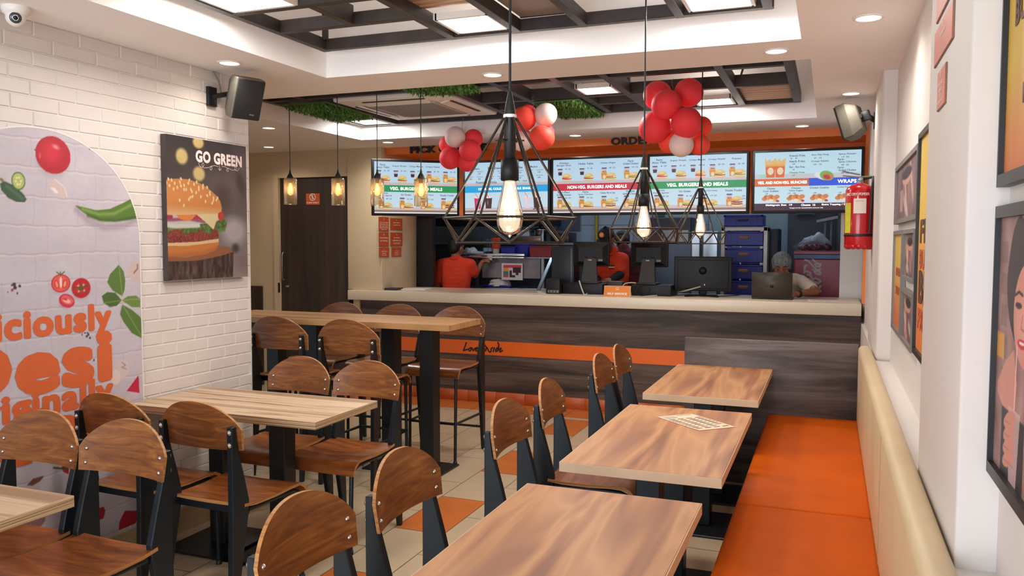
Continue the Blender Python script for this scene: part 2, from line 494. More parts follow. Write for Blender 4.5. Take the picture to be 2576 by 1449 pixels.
# ---- right wall: pilasters, two picture niches, a low ledge behind the bench
mb = MB()
mb.box(XR, 1.3, -2.2, 7.62, 0, 0.865)
mb.box(0.312, 1.3, -2.2, 4.77, 0.865, ZC)
mb.bbox(XR, 0.5, 1.772, 2.478, 0.86, ZC+0.02, 0.006)
mb.bbox(XR, 0.5, 4.765, 5.72, 0.86, ZC+0.02, 0.02, seg=3)
mb.box(0.262, 1.3, 5.6, 7.62, 0.865, ZC)
struct(mb.build('wall_right', M_NICHE))
mb = MB(); mb.box(0.24, 0.262, 6.9, 6.96, 1.02, 2.335)
struct(mb.build('trim_1', M_ORANGE))

# ---- back wall of the side lobby with the staff door, and the white column
mb = MB()
mb.box(-6.4, -5.31, 6.95, 7.1, 0, ZC)
mb.box(-5.31, -4.43, 6.95, 7.1, 2.165, ZC)
mb.box(-6.5, -6.4, 3.8, 7.1, 0, ZC)
mb.box(-6.4, -3.34, -2.3, -2.2, 0, ZC)
struct(mb.build('wall_back', M_ALCOVE))
mb = MB(); mb.bbox(-4.43, -4.045, 6.93, 7.64, 1.02, ZC+.01, 0.004)
struct(mb.build('wall_column', M_ALCOVE))
mb = MB(); mb.box(-6.39, -5.47, 6.93, 6.955, 0.0, 1.03)
struct(mb.build('trim_2', M_DOOR))
# door with frame, leaf and pull handle
t = thing('door_1', 'dark brown veneered staff door with a narrow pull handle', 'door', (-4.86, 6.95, 0)); t['kind'] = 'structure'
mb = MB(); mb.box(-5.25, -4.44, 6.965, 7.0, 0.01, 2.135); mb.build('door_leaf', M_DOOR, t)
mb = MB(); mb.box(-5.31, -5.25, 6.93, 7.02, 0, 2.165); mb.box(-5.25, -4.43, 6.94, 7.02, 2.135, 2.165); mb.build('door_frame', M_ALCOVE, t)
mb = MB(); mb.tube([(-5.21, 6.945, 1.10), (-5.21, 6.93, 1.12), (-5.21, 6.93, 1.36), (-5.21, 6.945, 1.38)], 0.006)
mb.tube([(-5.21, 6.966, 1.10), (-5.21, 6.945, 1.10)], 0.008); mb.tube([(-5.21, 6.966, 1.38), (-5.21, 6.945, 1.38)], 0.008)
mb.build('door_handle', M_STEEL, t)
mb = MB(); mb.bbox(-5.19, -5.15, 6.95, 6.966, 1.02, 1.045, 0.003); mb.build('door_lock', M_STEEL, t)
mb = MB(); mb.box(-5.262, -5.248, 6.925, 6.94, 0.97, 1.07); mb.build('strike_plate', M_BLACK, t)

# ---- front wall with the shop window (behind the camera)
mb = MB(); mb.box(-6.4, -3.1, -2.3, -2.2, 0, 2.4); mb.box(-3.1, 0.3, -2.3, -2.2, 2.5, 3.1); mb.box(0.2, 1.3, -2.3, -2.2, 0, 3.1)
struct(mb.build('wall_front', M_WHITE))
mb = MB()
for x in (-3.08, -1.45, 0.17): mb.box(x-.03, x+.03, -2.28, -2.22, 0.1, 2.5)
mb.box(-3.1, 0.2, -2.28, -2.22, 0.05, 0.1); mb.box(-3.1, 0.2, -2.28, -2.22, 2.45, 2.5)
struct(mb.build('window_1', M_BLACK))

# ---- orange fascia and header over the serving hatch
mb = MB(); mb.box(-4.045, 0.262, 7.0, 7.06, 2.335, ZC+.01)
fas = struct(mb.build('trim_3', M_ORANGE))
mb = MB(); mb.box(-4.045, 0.262, 7.06, 7.66, 2.345, 2.40)
struct(mb.build('trim_4', M_ORANGE))
mb = MB(); mb.box(-4.045, 0.5, 7.6, 7.68, 1.76, 2.345)
struct(mb.build('header_wall', M_ORANGE))
mb = MB(); mb.box(on_y(2112, 700, 7.64).x, 0.5, 7.64, 7.70, 0, 2.345)
struct(mb.build('wall_jamb', M_WHITE))
# raised letters standing on the fascia
def fascia_word(s, px0, px1, label):
    a, b = on_y(px0, 370, 6.985), on_y(px1, 360, 6.985)
    mb = MB(); mb.text(s, ((a.x+b.x)/2, 6.985, 2.366), (1,0,0), (0,0,1), height=0.064, width=b.x-a.x, bold=0.035, depth=0.12)
    o = mb.build('raised_letters', M_INK, at=((a.x+b.x)/2, 6.985, 2.335)); tag(o, label, 'sign')
fascia_word('PICK UP HERE', 1032, 1223, 'raised black letters reading PICK UP HERE on the orange fascia')
fascia_word('ORDER HERE', 1537, 1724, 'raised black letters reading ORDER HERE on the orange fascia')

# ---- kitchen shell
M_KW = mat('kitchen_wall_tile', (158, 172, 184), 0.45, vary=0.04, scale=4)
M_KD = mat('kitchen_dark_panel', (38, 44, 50), 0.5, vary=0.1, scale=6)
mb = MB(); mb.box(-5.6, -0.45, 9.9, 10.0, 0, 2.62); mb.box(-0.45, 1.3, 9.9, 10.0, 0, 2.62)
for zz in (0.5, 0.9, 1.3, 1.7, 2.1): mb.box(-5.6, -0.45, 9.896, 9.9, zz, zz+.006, 1)
for xx in np.arange(-5.4, -.5, 0.45): mb.box(xx, xx+.005, 9.896, 9.9, 0, 2.62, 1)
struct(mb.build('kitchen_wall_back', [M_KW, mat('kitchen_grout', (110, 120, 130), 0.8)]))
mb = MB(); mb.box(-5.7, -5.6, 7.1, 10.0, 0, 2.7); struct(mb.build('kitchen_wall_left', M_KD))
mb = MB(); mb.box(1.2, 1.3, 7.62, 10.0, 0, 2.7); struct(mb.build('kitchen_wall_right', M_KW))
mb = MB(); mb.box(-4.045, -3.86, 7.66, 7.72, 1.02, 1.76); struct(mb.build('trim_5', M_BLACK))

# ================================================================ SERVICE COUNTER
t = thing('service_counter', 'long service counter clad in dark horizontal wood grain with an orange stripe', 'counter', (-2.0, 6.97, 0))
mb = MB(); mb.box(-4.30, 0.238, 6.95, 7.0, 0.105, 0.925); mb.build('front_panel', M_COUNTER, t)
mb = MB(); mb.box(-4.04, 0.238, 6.944, 6.95, 0.445, 0.575); mb.build('orange_stripe', mat('orange_laminate', (232, 104, 24), 0.4, vary=0.03), t)
mb = MB()
for k in range(16):
    x0 = -4.28 + k*0.2855; mb.bbox(x0+.001, min(x0+.2845, .236), 6.938, 6.952, 0, 0.104, 0.001, seg=1)
mb.build('skirting_tiles', M_SKIRT, t)
mb = MB(); mb.box(-4.37, -4.30, 6.93, 7.0, 0.0, 0.925); mb.build('end_panel', M_ALCOVE, t)
def lv(pts): return [((1130+x/16.1), (840+y/16.1)) for x, y in pts]
mb = MB()
for w, pts in ((.013, [(690,350),(660,450),(580,670),(660,650),(780,615)]), (.011, [(850,560),(800,600),(800,680),(850,690),(900,620),(860,560),(930,565)]),
          (.011, [(930,570),(970,690),(1000,640),(1060,570)]), (.011, [(1060,640),(1140,600),(1130,545),(1070,590),(1070,670),(1110,700),(1180,660)]),
          (.012, [(1410,560),(1380,640),(1350,690),(1440,600)]), (.012, [(1435,430),(1505,530)]), (.012, [(1470,690),(1520,545),(1550,580),(1600,700),(1660,740),(1700,690),(1690,610),(1760,550)]),
          (.012, [(1830,550),(1780,720)]), (.013, [(1970,350),(2010,430),(2000,560),(1960,680),(1890,710),(1880,640),(1960,560),(2010,540)]),
          (.012, [(2040,660),(2110,600),(2090,570),(2030,640),(2060,730),(2170,670)])):
    P = [on_y(px, py, 6.942) for px, py in lv(pts)]
    mb.stroke([(p.x, p.z) for p in P], w, (0, 6.942, 0), (1,0,0), (0,0,1))
mb.build('lettering', mat('dark_brown_ink', (40, 8, 6), 0.5), t)
mb = MB(); mb.bbox(-4.385, 0.238, 6.85, 7.62, 0.926, 1.02, 0.004)
tag(mb.build('countertop', M_SLAB, at=(-2, 7.2, .926)), 'long cream stone countertop lying on the service counter', 'countertop')

# low end panel at the head of the bench
mb = MB(); mb.bbox(-0.843, 0.17, 5.19, 5.23, 0.0, 0.896, 0.003, seg=1)
tag(mb.build('bench_end_panel', M_BENCHP, at=(-.35, 5.2, 0)), 'low grey wood partition panel at the far end of the orange bench', 'partition')

# ================================================================ BENCH
t = thing('banquette_bench', 'long wall bench with orange vinyl seat pads and a cream padded back', 'bench', (-0.08, 3.0, 0))
for y0, y1 in ((3.352, 5.186), (1.5, 3.348), (0.1, 1.496)):
    bm = bmesh.new(); bmesh.ops.create_grid(bm, x_segments=16, y_segments=40, size=0.5)
    mb = MB(); mb.bbox(-0.332, 0.178, y0, y1, 0.395, 0.450, 0.018, seg=3)
    bm.free()
    mb.build('seat_pad', M_VINYL, t)
mb = MB(); mb.bbox(0.168, 0.238, 0.1, 5.186, 0.43, 0.897, 0.028, seg=4)
mb.build('padded_back', M_CREAMV, t)
mb = MB()
mb.box(0.1665, 0.1682, 2.86, 2.864, 0.45, 0.87)
mb.build('back_seam', mat('cream_seam', (170, 140, 105), 0.6), t)
mb = MB(); mb.box(-0.25, 0.238, 0.1, 5.186, 0.06, 0.395); mb.box(-0.20, 0.238, 0.1, 5.186, 0, 0.06)
mb.build('base_panel', M_COUNTER, t)

# ================================================================ CEILING LATTICES
def lattice(name, label, xs, ys, zb, zt, w, hangers, x0, x1, y0, y1):
    t = thing(name, label, 'ceiling lattice', ((x0+x1)/2, (y0+y1)/2, zb))
    for x in xs:
        mb = MB(); mb.box(x-w/2, x+w/2, y0, y1, zb, zt); mb.build('long_beam', M_GRID, t, bevel=0.002)
    for (y, xa, xb) in ys:
        mb = MB(); mb.box(xa, xb, y-w/2, y+w/2, zb+.001, zt-.001); mb.build('cross_beam', M_GRID, t, bevel=0.002)
    for hx, hy in hangers:
        mb = MB(); mb.box(hx-.012, hx+.012, hy-.012, hy+.012, zt-.01, 3.0); mb.build('hanger_bar', M_GRID, t)
    return t
lattice('ceiling_lattice', 'dark brown lattice of beams hung in the front ceiling recess', (-2.535, -1.785, -1.435, -1.105, -0.655, -0.275),
        [(3.765, -2.56, -0.25), (3.375, -2.53, -1.79), (3.035, -2.53, -0.28), (2.66, -2.53, -0.28), (2.2, -2.53, -0.28), (1.7, -2.53, -.28)]
        , 2.51, 2.57, 0.04, [(-2.51, 3.73), (-1.435, 3.04), (-.3, 3.73)], -2.55, -0.26, -0.3, 3.785)
t2 = thing('lattice_divider', 'short dark beam dividing the front lattice beside its left corner', 'ceiling lattice', (-2.12, 3.2, 2.51))
mb = MB(); mb.box(-2.14, -2.10, 3.055, 3.355, 2.511, 2.599); mb.build('divider_beam', M_GRID, t2, bevel=.002)
mb = MB(); mb.box(-2.128, -2.112, 3.19, 3.21, 2.599, 3.0); mb.build('hanger_bar', M_GRID, t2)
M_GRID2 = M_GRID
lattice('ceiling_lattice', 'dark slate lattice of beams hung in the rear ceiling recess', (-3.86, -3.55, -2.43, -2.05, -1.64, -1.32, -0.63, -0.245),
        [(6.33, -3.88, -0.225), (5.60, -2.42, -0.25), (5.93, -2.42, -1.33), (5.0, -3.86, -0.25), (4.62, -3.86, -.25)],
        2.51, 2.59, 0.05, [(-0.245, 5.05), (-3.86, 5.6), (-2.43, 6.3), (-1.32, 5.6)], -3.88, -0.22, 4.42, 6.355)

# wooden slat panels between the beams
M_SLAT = wood('pale_pine_slat', [(0.35, (176, 136, 104)), (0.65, (206, 168, 136))], (1.2, 16, 16), 0.55, 0.05)
def slats(label, x0, x1, y0, y1, z, n):
    t = thing('slat_panel', label, 'ceiling panel', ((x0+x1)/2, (y0+y1)/2, z))
    for k in range(n):
        ya = y0 + (y1-y0)*k/n
        mb = MB(); mb.bbox(x0, x1, ya+.003, ya+(y1-y0)/n-.006, z, z+.02, 0.003, seg=1); mb.build('slat', M_SLAT, t)
    for xx in (x0+.04, x1-.05):
        mb = MB(); mb.box(xx, xx+.02, y0, y1, z+.02, z+.03); mb.build('batten', M_GRID, t)
slats('pale wooden slat panel between the front lattice beams', -1.763, -1.457, 3.06, 3.50-.09, 2.56, 6)
slats('pale wooden slat panel in the right end of the rear lattice', -0.603, -0.272, 5.63, 6.30, 2.535, 8)

t = thing('ceiling_panel', 'grey brown flat panel closing one bay of the front lattice', 'ceiling panel', (-1.27, 3.4, 2.575))
mb = MB(); mb.box(-1.412, -1.128, 3.06, 3.742, 2.575, 2.585); mb.build('board', mat('grey_brown_board', (150, 138, 130), .6), t)
mb = MB(); mb.box(-1.415, -1.125, 3.05, 3.06, 2.57, 2.59); mb.box(-1.415, -1.125, 3.738, 3.745, 2.571, 2.59); mb.build('edge_strip', M_GRID, t)
# square led panels set in the lattices
def led(cx, cy, z, s, label, e=11):
    t = thing('led_panel', label, 'ceiling light', (cx, cy, z), 'square light panels in the ceiling lattices')
    mb = MB()
    for a in ((-1,0),(1,0)):
        mb.box(cx+a[0]*s/2-.008, cx+a[0]*s/2+.008, cy-s/2-.008, cy+s/2+.008, z, z+.03)
        mb.box(cx-s/2, cx+s/2, cy+a[0]*s/2-.008, cy+a[0]*s/2+.008, z, z+.03)
    mb.build('frame', M_TRIM, t)
    mb = MB(); mb.bbox(cx-s/2+.004, cx+s/2-.004, cy-s/2+.004, cy+s/2-.004, z+.004, z+.026, .004); mb.build('diffuser', M_LED, t)
    lamp('led_panel_lamp', 'AREA', (cx, cy, z-.006), e, (1.0, .97, .93), s*.9)
led(-1.59, 3.575, 2.515, 0.26, 'square light panel at the back edge of the front lattice, beside the long pendant cord')
led(-2.34, 2.86, 2.515, 0.33, 'square light panel in the front lattice nearest the brick wall')
led(-0.465, 3.585, 2.515, 0.27, 'square light panel at the right end of the front lattice')
led(-1.485, 5.42, 2.515, 0.24, 'square light panel in the rear lattice beside the hanging greenery')
led(-0.81, 6.155, 2.515, 0.26, 'square light panel in the rear lattice behind the large balloon bunch')
led(-3.70, 6.16, 2.515, 0.25, 'square light panel in the rear lattice below the air conditioner')

# round downlights in the soffit
DL = [(577,157,'above the left wall speaker'), (1239,187,'in the crossbeam left of the long pendant cord'), (2185,43,'in the soffit nearest the wall plaques'),
      (1953,127,'in the crossbeam near its right end'), (2141,234,'in the soffit above the right wall speaker'), (2018,316,'above the right menu screen'),
      (1447,340,'above the fascia left of the ORDER letters'), (976,357,'above the fascia left of the PICK UP letters'),
      (676,321,'in the side lobby soffit, the nearer one'), (676,369,'in the side lobby soffit, the farther one')]
for px, py, wh in DL:
    p = on_z(px, py, ZC)
    t = thing('downlight', 'round recessed downlight ' + wh, 'ceiling light', p, 'round downlights in the soffit')
    mb = MB(); mb.lathe([(0.060, ZC-.001), (0.058, ZC-.006), (0.049, ZC-.007), (0.046, ZC-.002)], 28, at=(p.x, p.y, 0)); mb.build('trim_ring', M_TRIM, t)
    mb = MB(); mb.lathe([(0.001, ZC-.0035), (0.047, ZC-.0035), (0.047, ZC+.001)], 28, at=(p.x, p.y, 0)); mb.build('lens', M_DOWN, t)
    lamp('downlight_lamp', 'SPOT', (p.x, p.y, ZC-(.03 if 'fascia' in wh else .012)), 15 if 'lobby' in wh else 12 if 'fascia' in wh else 8.5, WARM if 'lobby' in wh else (1.0, .91, .80), 0.035, angle=174 if 'fascia' in wh else 150, blend=0.5 if 'fascia' in wh else 0.8)

# cassette air conditioner
t = thing('air_conditioner', 'square white ceiling cassette air conditioner in the rear recess', 'air conditioner', (-2.93, 5.58, 2.50))
x0, x1, y0, y1, z = -3.385, -2.485, 5.11, 6.07, 2.498
mb = MB(); mb.bbox(x0, x1, y0, y1, z+.004, z+.05, 0.015, seg=3); mb.box(x0+.1, x1-.1, y0+.1, y1-.1, z+.05, z+.3); mb.build('body', M_TRIM, t)
cx, cy = (x0+x1)/2, (y0+y1)/2
mb = MB(); mb.bbox(cx-.27, cx+.27, cy-.27, cy+.27, z-.008, z+.006, 0.004)
mb.build('grille', mat('grille_plastic', (190, 182, 174), .5), t)
mb = MB()
for k in range(26): mb.box(cx-.25, cx+.25, cy-.25+k*.0195, cy-.245+k*.0195, z-.0095, z-.008)
mb.build('grille_slots', mat('grille_shadow', (120, 112, 106), .6), t)
for k in range(4):
    mt = Matrix.Translation((cx, cy, z)) @ Matrix.Rotation(k*PI/2, 4, 'Z')
    mb = MB(); mb.xbox(mt @ Matrix.Translation((0, .345, -.001)) @ Matrix.Rotation(.25, 4, 'X'), .52, .075, .012); mb.build('air_flap', M_TRIM, t, bevel=.003)
    mb = MB(); mb.xbox(mt @ Matrix.Translation((0, .392, .0015)), .50, .022, .006); mb.build('air_slot', M_BLACK, t)

# patches of artificial greenery in the rear recess
M_LEAF = mat('artificial_leaf_green', (112, 158, 78), 0.55, vary=0.35, scale=40)
M_LEAF2 = mat('artificial_leaf_dark', (76, 120, 52), 0.6, vary=0.3, scale=40)
def greenery(poly, z, n, label):
    c = sum((Vector((p[0], p[1], z)) for p in poly), Vector())/len(poly)
    t = thing('artificial_greenery', label, 'greenery', c, 'greenery patches in the rear ceiling recess')
    mb = MB(); mb.prism([(p[0], p[1], z) for p in poly], (0,0,.010), (0,0,.020)); mb.build('backing_mat', M_LEAF2, t)
    mb = MB(); mb.sm
    A = np.array([(p[0], p[1]) for p in poly])
    lo, hi = A.min(0), A.max(0); k = 0
    def inside(q):
        r = False
        for i in range(len(A)):
            a, b = A[i], A[(i+1) % len(A)]
            if (a[1] > q[1]) != (b[1] > q[1]) and q[0] < (b[0]-a[0])*(q[1]-a[1])/(b[1]-a[1])+a[0]: r = not r
        return r
    while k < n:
        q = lo + rng.random(2)*(hi-lo)
        if not inside(q): continue
        k += 1
        base = Vector((q[0], q[1], z+.012)); d = Vector((random.gauss(0,.6), random.gauss(0,.6), -1)).normalized()
        L = random.uniform(.02, .048); s = d.cross(Vector((random.random(), random.random(), .1))).normalized()*random.uniform(.006, .012)
        tip = base + d*L; mid = base + d*L*.55 + Vector((random.gauss(0,.006), random.gauss(0,.006), 0))
        mb.add([base, mid+s, tip, mid-s], [(0,1,2,3)], 0 if random.random() < .65 else 1)
    mb.build('leaves', [M_LEAF, M_LEAF2], t)
greenery([(-3.80, 5.08), (-3.84, 5.86), (-3.46, 5.80), (-3.43, 5.10)], 2.488, 1500, 'green artificial foliage patch left of the air conditioner')
greenery([(-2.62, 4.60), (-2.16, 4.60), (-2.16, 4.98), (-2.40, 5.04), (-2.62, 4.98)], 2.488, 1300, 'green artificial foliage patch above the near edge of the air conditioner')
greenery([(-2.02, 5.63), (-2.02, 6.30), (-1.68, 6.30), (-1.68, 5.63)], 2.488, 1500, 'green artificial foliage patch behind the white balloon of the middle bunch')
greenery([(-0.62, 4.72), (-0.27, 4.72), (-0.27, 4.98), (-0.62, 4.98)], 2.60, 500, 'green artificial foliage patch in the right end of the rear recess')
# hanging cable loop near the right end of the rear recess
mb = MB(); a = on_z(1855, 165, 2.75); b = on_z(1845, 200, 2.60)
mb.tube([(a.x, a.y+.3, 2.99), (a.x+.03, a.y+.28, 2.85), (a.x, a.y+.2, 2.70), (a.x-.03, a.y+.18, 2.60)], 0.008, 8)
tag(mb.build('hanging_cable', M_BLACK, at=(a.x, a.y+.25, 2.8)), 'black cable hanging in the right end of the rear recess', 'cable')

# ================================================================ PRINTED PICTURES (colour attributes on fine grids)
class Canvas:
    """small painter working in 2x supersampled pixels; colours are sRGB 0..255"""
    def __init__(self, w, h, bg, ss=2):
        self.w, self.h, self.s = w, h, ss
        self.a = np.zeros((h*ss, w*ss, 3), np.float32); self.a[:] = bg
        self.X, self.Y = np.meshgrid((np.arange(w*ss)+.5)/ss, (np.arange(h*ss)+.5)/ss)
    def put(self, mask, col):
        mask = np.clip(mask, 0, 1)[..., None]
        self.a = self.a*(1-mask) + np.asarray(col, np.float32)*mask
    def ell(self, cx, cy, rx, ry, col, rot=0.0, soft=0.0, k=1.0):
        c, s = math.cos(rot), math.sin(rot)
        dx, dy = self.X-cx, self.Y-cy
        d = np.sqrt(((dx*c+dy*s)/rx)**2 + ((-dx*s+dy*c)/ry)**2)
        m = (1-d)/soft if soft else (d < 1).astype(np.float32)
        self.put(np.clip(m, 0, 1)*k, col)
    def inside(self, pts):
        pts = np.asarray(pts, float); X, Y = self.X, self.Y
        r = np.zeros(X.shape, bool); n = len(pts)
        x0, y0 = pts.min(0); x1, y1 = pts.max(0)
        sel = (X >= x0) & (X <= x1) & (Y >= y0) & (Y <= y1)
        xs, ys = X[sel], Y[sel]; q = np.zeros(xs.shape, bool)
        for i in range(n):
            a, b = pts[i], pts[(i+1) % n]
            if a[1] == b[1]: continue
            cnd = (a[1] > ys) != (b[1] > ys)
            q ^= cnd & (xs < (b[0]-a[0])*(ys-a[1])/(b[1]-a[1])+a[0])
        r[sel] = q
        return r
    def poly(self, pts, col, k=1.0):
        self.put(self.inside(pts).astype(np.float32)*k, col)
    def rect(self, x0, y0, x1, y1, col, k=1.0):
        self.put(((self.X >= x0) & (self.X < x1) & (self.Y >= y0) & (self.Y < y1)).astype(np.float32)*k, col)
    def line(self, pts, w, col, k=1.0, soft=0.0):
        m = np.zeros(self.X.shape, np.float32)
        for a, b in zip(pts[:-1], pts[1:]):
            dx, dy = b[0]-a[0], b[1]-a[1]; L = dx*dx+dy*dy or 1e-9
            t = np.clip(((self.X-a[0])*dx+(self.Y-a[1])*dy)/L, 0, 1)
            d = np.hypot(self.X-a[0]-t*dx, self.Y-a[1]-t*dy)
            m = np.maximum(m, np.clip((w/2-d)/max(soft, .35)+.5, 0, 1))
        self.put(m*k, col)
    def grad(self, c0, c1, y0=0, y1=None):
        t = np.clip((self.Y-y0)/((y1 or self.h)-y0), 0, 1)[..., None]
        self.a = np.asarray(c0, np.float32)*(1-t) + np.asarray(c1, np.float32)*t
    def noise(self, sx, sy, amp, mask=None, seed=0):
        g = np.random.default_rng(seed).random((int(self.h*self.s/sy)+3, int(self.w*self.s/sx)+3)).astype(np.float32)
        yy = np.arange(self.h*self.s)/sy; xx = np.arange(self.w*self.s)/sx
        yi, xi = yy.astype(int), xx.astype(int); fy, fx = (yy-yi)[:, None], (xx-xi)[None]
        n = (g[yi][:, xi]*(1-fy)*(1-fx) + g[yi+1][:, xi]*fy*(1-fx) + g[yi][:, xi+1]*(1-fy)*fx + g[yi+1][:, xi+1]*fy*fx)-.5
        if mask is not None: n = n*mask
        self.a = self.a + n[..., None]*amp
    def out(self):
        s = self.s
        return np.clip(self.a.reshape(self.h, s, self.w, s, 3).mean((1, 3)), 0, 255)

def sheet(name, img, org, ud, vd, material, parent=None, mask=None, at=None):
    """grid mesh showing img; org = top-left corner, ud = full width vector, vd = full height vector (downward)"""
    h, w = img.shape[:2]
    org, ud, vd = np.array(org), np.array(ud), np.array(vd)
    uu = np.linspace(0, 1, w); vv = np.linspace(0, 1, h)
    P = org + uu[None, :, None]*ud + vv[:, None, None]*vd
    off = WORLD_AT[parent.name] if parent else Vector(at or (0,0,0))
    P = (P - np.array(off)).reshape(-1, 3)
    idx = np.arange(w*h).reshape(h, w)
    q = np.stack([idx[1:, :-1], idx[1:, 1:], idx[:-1, 1:], idx[:-1, :-1]], -1)
    if mask is not None:
        q = q[(mask[1:, :-1] & mask[1:, 1:] & mask[:-1, 1:] & mask[:-1, :-1])]
    q = q.reshape(-1, 4)
    me = bpy.data.meshes.new(name)
    me.vertices.add(w*h); me.vertices.foreach_set('co', P.astype(np.float32).ravel())
    me.loops.add(q.size); me.loops.foreach_set('vertex_index', q.astype(np.int32).ravel())
    me.polygons.add(len(q)); me.polygons.foreach_set('loop_start', np.arange(0, q.size, 4, dtype=np.int32))
    me.update(calc_edges=True)
    c = img.reshape(-1, 3)/255.0
    c = np.where(c <= .04045, c/12.92, ((c+.055)/1.055)**2.4)
    at_ = me.color_attributes.new('print', 'FLOAT_COLOR', 'POINT')
    at_.data.foreach_set('color', np.concatenate([c, np.ones((len(c), 1))], 1).astype(np.float32).ravel())
    me.materials.append(material)
    me.validate()
    o = bpy.data.objects.new(name, me); COL.objects.link(o)
    if parent: o.parent = parent
    else: o.location = off
    WORLD_AT[o.name] = Vector(off)
    return o
M_PRINT = printed('printed_sheet', 0.0, 0.55)
M_GLOSSY = printed('glossy_print', 0.0, 0.5)
M_SCREEN = printed('lit_screen', 0.95)
M_SWHITE = glow('screen_white_text', (250, 252, 255), 1.0)
M_SDARK = mat('screen_dark_text', (30, 34, 48), 0.8)

# ---------------------------------------------------------------- menu screens
def burger(c, x, y, s, kind=0, fries=False, cup=True):
    """one burger meal: cup and fries at the left, burger at the right; s = burger width"""
    if cup:
        c.poly([(x-s*.95, y-s*.95), (x-s*.45, y-s*.95), (x-s*.52, y-s*.3), (x-s*.86, y-s*.3)], (52, 26, 44))
        c.rect(x-s*.93, y-s*.86, x-s*.47, y-s*.62, (214, 208, 226), .9)
    if fries:
        c.poly([(x-s*1.0, y-s*.5), (x-s*.42, y-s*.5), (x-s*.42, y+s*.18), (x-s*.95, y+s*.18)], (222, 142, 48))
        c.ell(x-s*.68, y-s*.05, s*.16, s*.2, (232, 214, 176))
        for k in range(6): c.line([(x-s*(.97-.1*k), y-s*.45), (x-s*(.99-.1*k), y-s*(.66-.05*(k % 3)))], s*.06, (236, 176, 80))
    else:
        c.ell(x-s*.55, y+s*.12, s*.26, s*.1, (180, 216, 226), .0, .8, .8)
    fill = [(178, 44, 40), (176, 48, 44), (202, 60, 44), (160, 50, 36), (132, 150, 60), (186, 128, 70), (150, 60, 40)][kind % 7]
    c.ell(x, y+s*.16, s*.5, s*.13, (224, 184, 112)); c.ell(x, y+s*.10, s*.48, s*.10, (242, 226, 180))
    if kind >= 5:
        c.ell(x, y-s*.02, s*.52, s*.10, (140, 60, 40)); c.ell(x, y-s*.12, s*.50, s*.07, (240, 220, 170))
        c.ell(x, y-s*.2, s*.52, s*.10, fill); y = y-s*.26
    else:
        c.ell(x, y+s*.02, s*.52, s*.10, fill)
    c.ell(x+s*.1, y-s*.05, s*.42, s*.07, (230, 224, 200)); c.ell(x-s*.1, y-s*.07, s*.36, s*.05, (140, 170, 70) if kind % 2 else (214, 84, 60))
    c.poly([(x-s*.52, y-s*.10)] + [(x-s*.5*math.cos(PI*i/14), y-s*.1-s*.36*math.sin(PI*i/14)) for i in range(15)] + [(x+s*.52, y-s*.10)], (228, 190, 110))
    c.ell(x-s*.08, y-s*.3, s*.32, s*.12, (240, 214, 146), 0, .6, .8)
def screen_bg(w, h):
    c = Canvas(w, h, (200, 226, 240)); c.grad((186, 216, 238), (206, 230, 242))
    c.rect(0, h*.40, w, h*.46, (206, 196, 198)); c.rect(0, h*.415, w, h*.46, (196, 178, 178), .4)
    c.rect(0, h*.88, w, h*.94, (206, 194, 194)); c.rect(0, h*.935, w, h*.975, (152, 116, 104)); c.rect(0, h*.975, w, h, (236, 242, 250))
    return c
SW, SH = 300, 176
VEG = [('Farm\nAloo Tikki', '45  139', 0, 0), ('Super Fresh', '59  162', 1, 0), ('Crispy Masala', '59  162', 2, 0), ('Crispy Falafel', '89  192', 3, 1), ('Popeye', '95  199', 4, 1)]
VEG2 = [('Smoky\nFarm Spirit', '149  253', 4, 1), ('Go Green', '95  199', 1, 1), ('Cheesy Fire House', '119  222', 4, 1), ('Double Trouble', '169\n272', 6, 1)]
NON = [('Chicken\nBurger Shot', '59  162', 0, 0), ('Hukla Takla', '79  182', 1, 0), ('Chicken Slinglet', '109  212', 4, 1), ('Farm\nGrilled Chicken', '129  222', 4, 1)]
NON2 = [('Peri-Peri\nGrilled Chicken', '149  253', 4, 1), ('Farm\nSpicy Chicken', '159  262', 3, 1), ('Chicken Win A View', '169\n272', 5, 1), ('Double\nGrilled Chicken', '189\n292', 5, 1)]
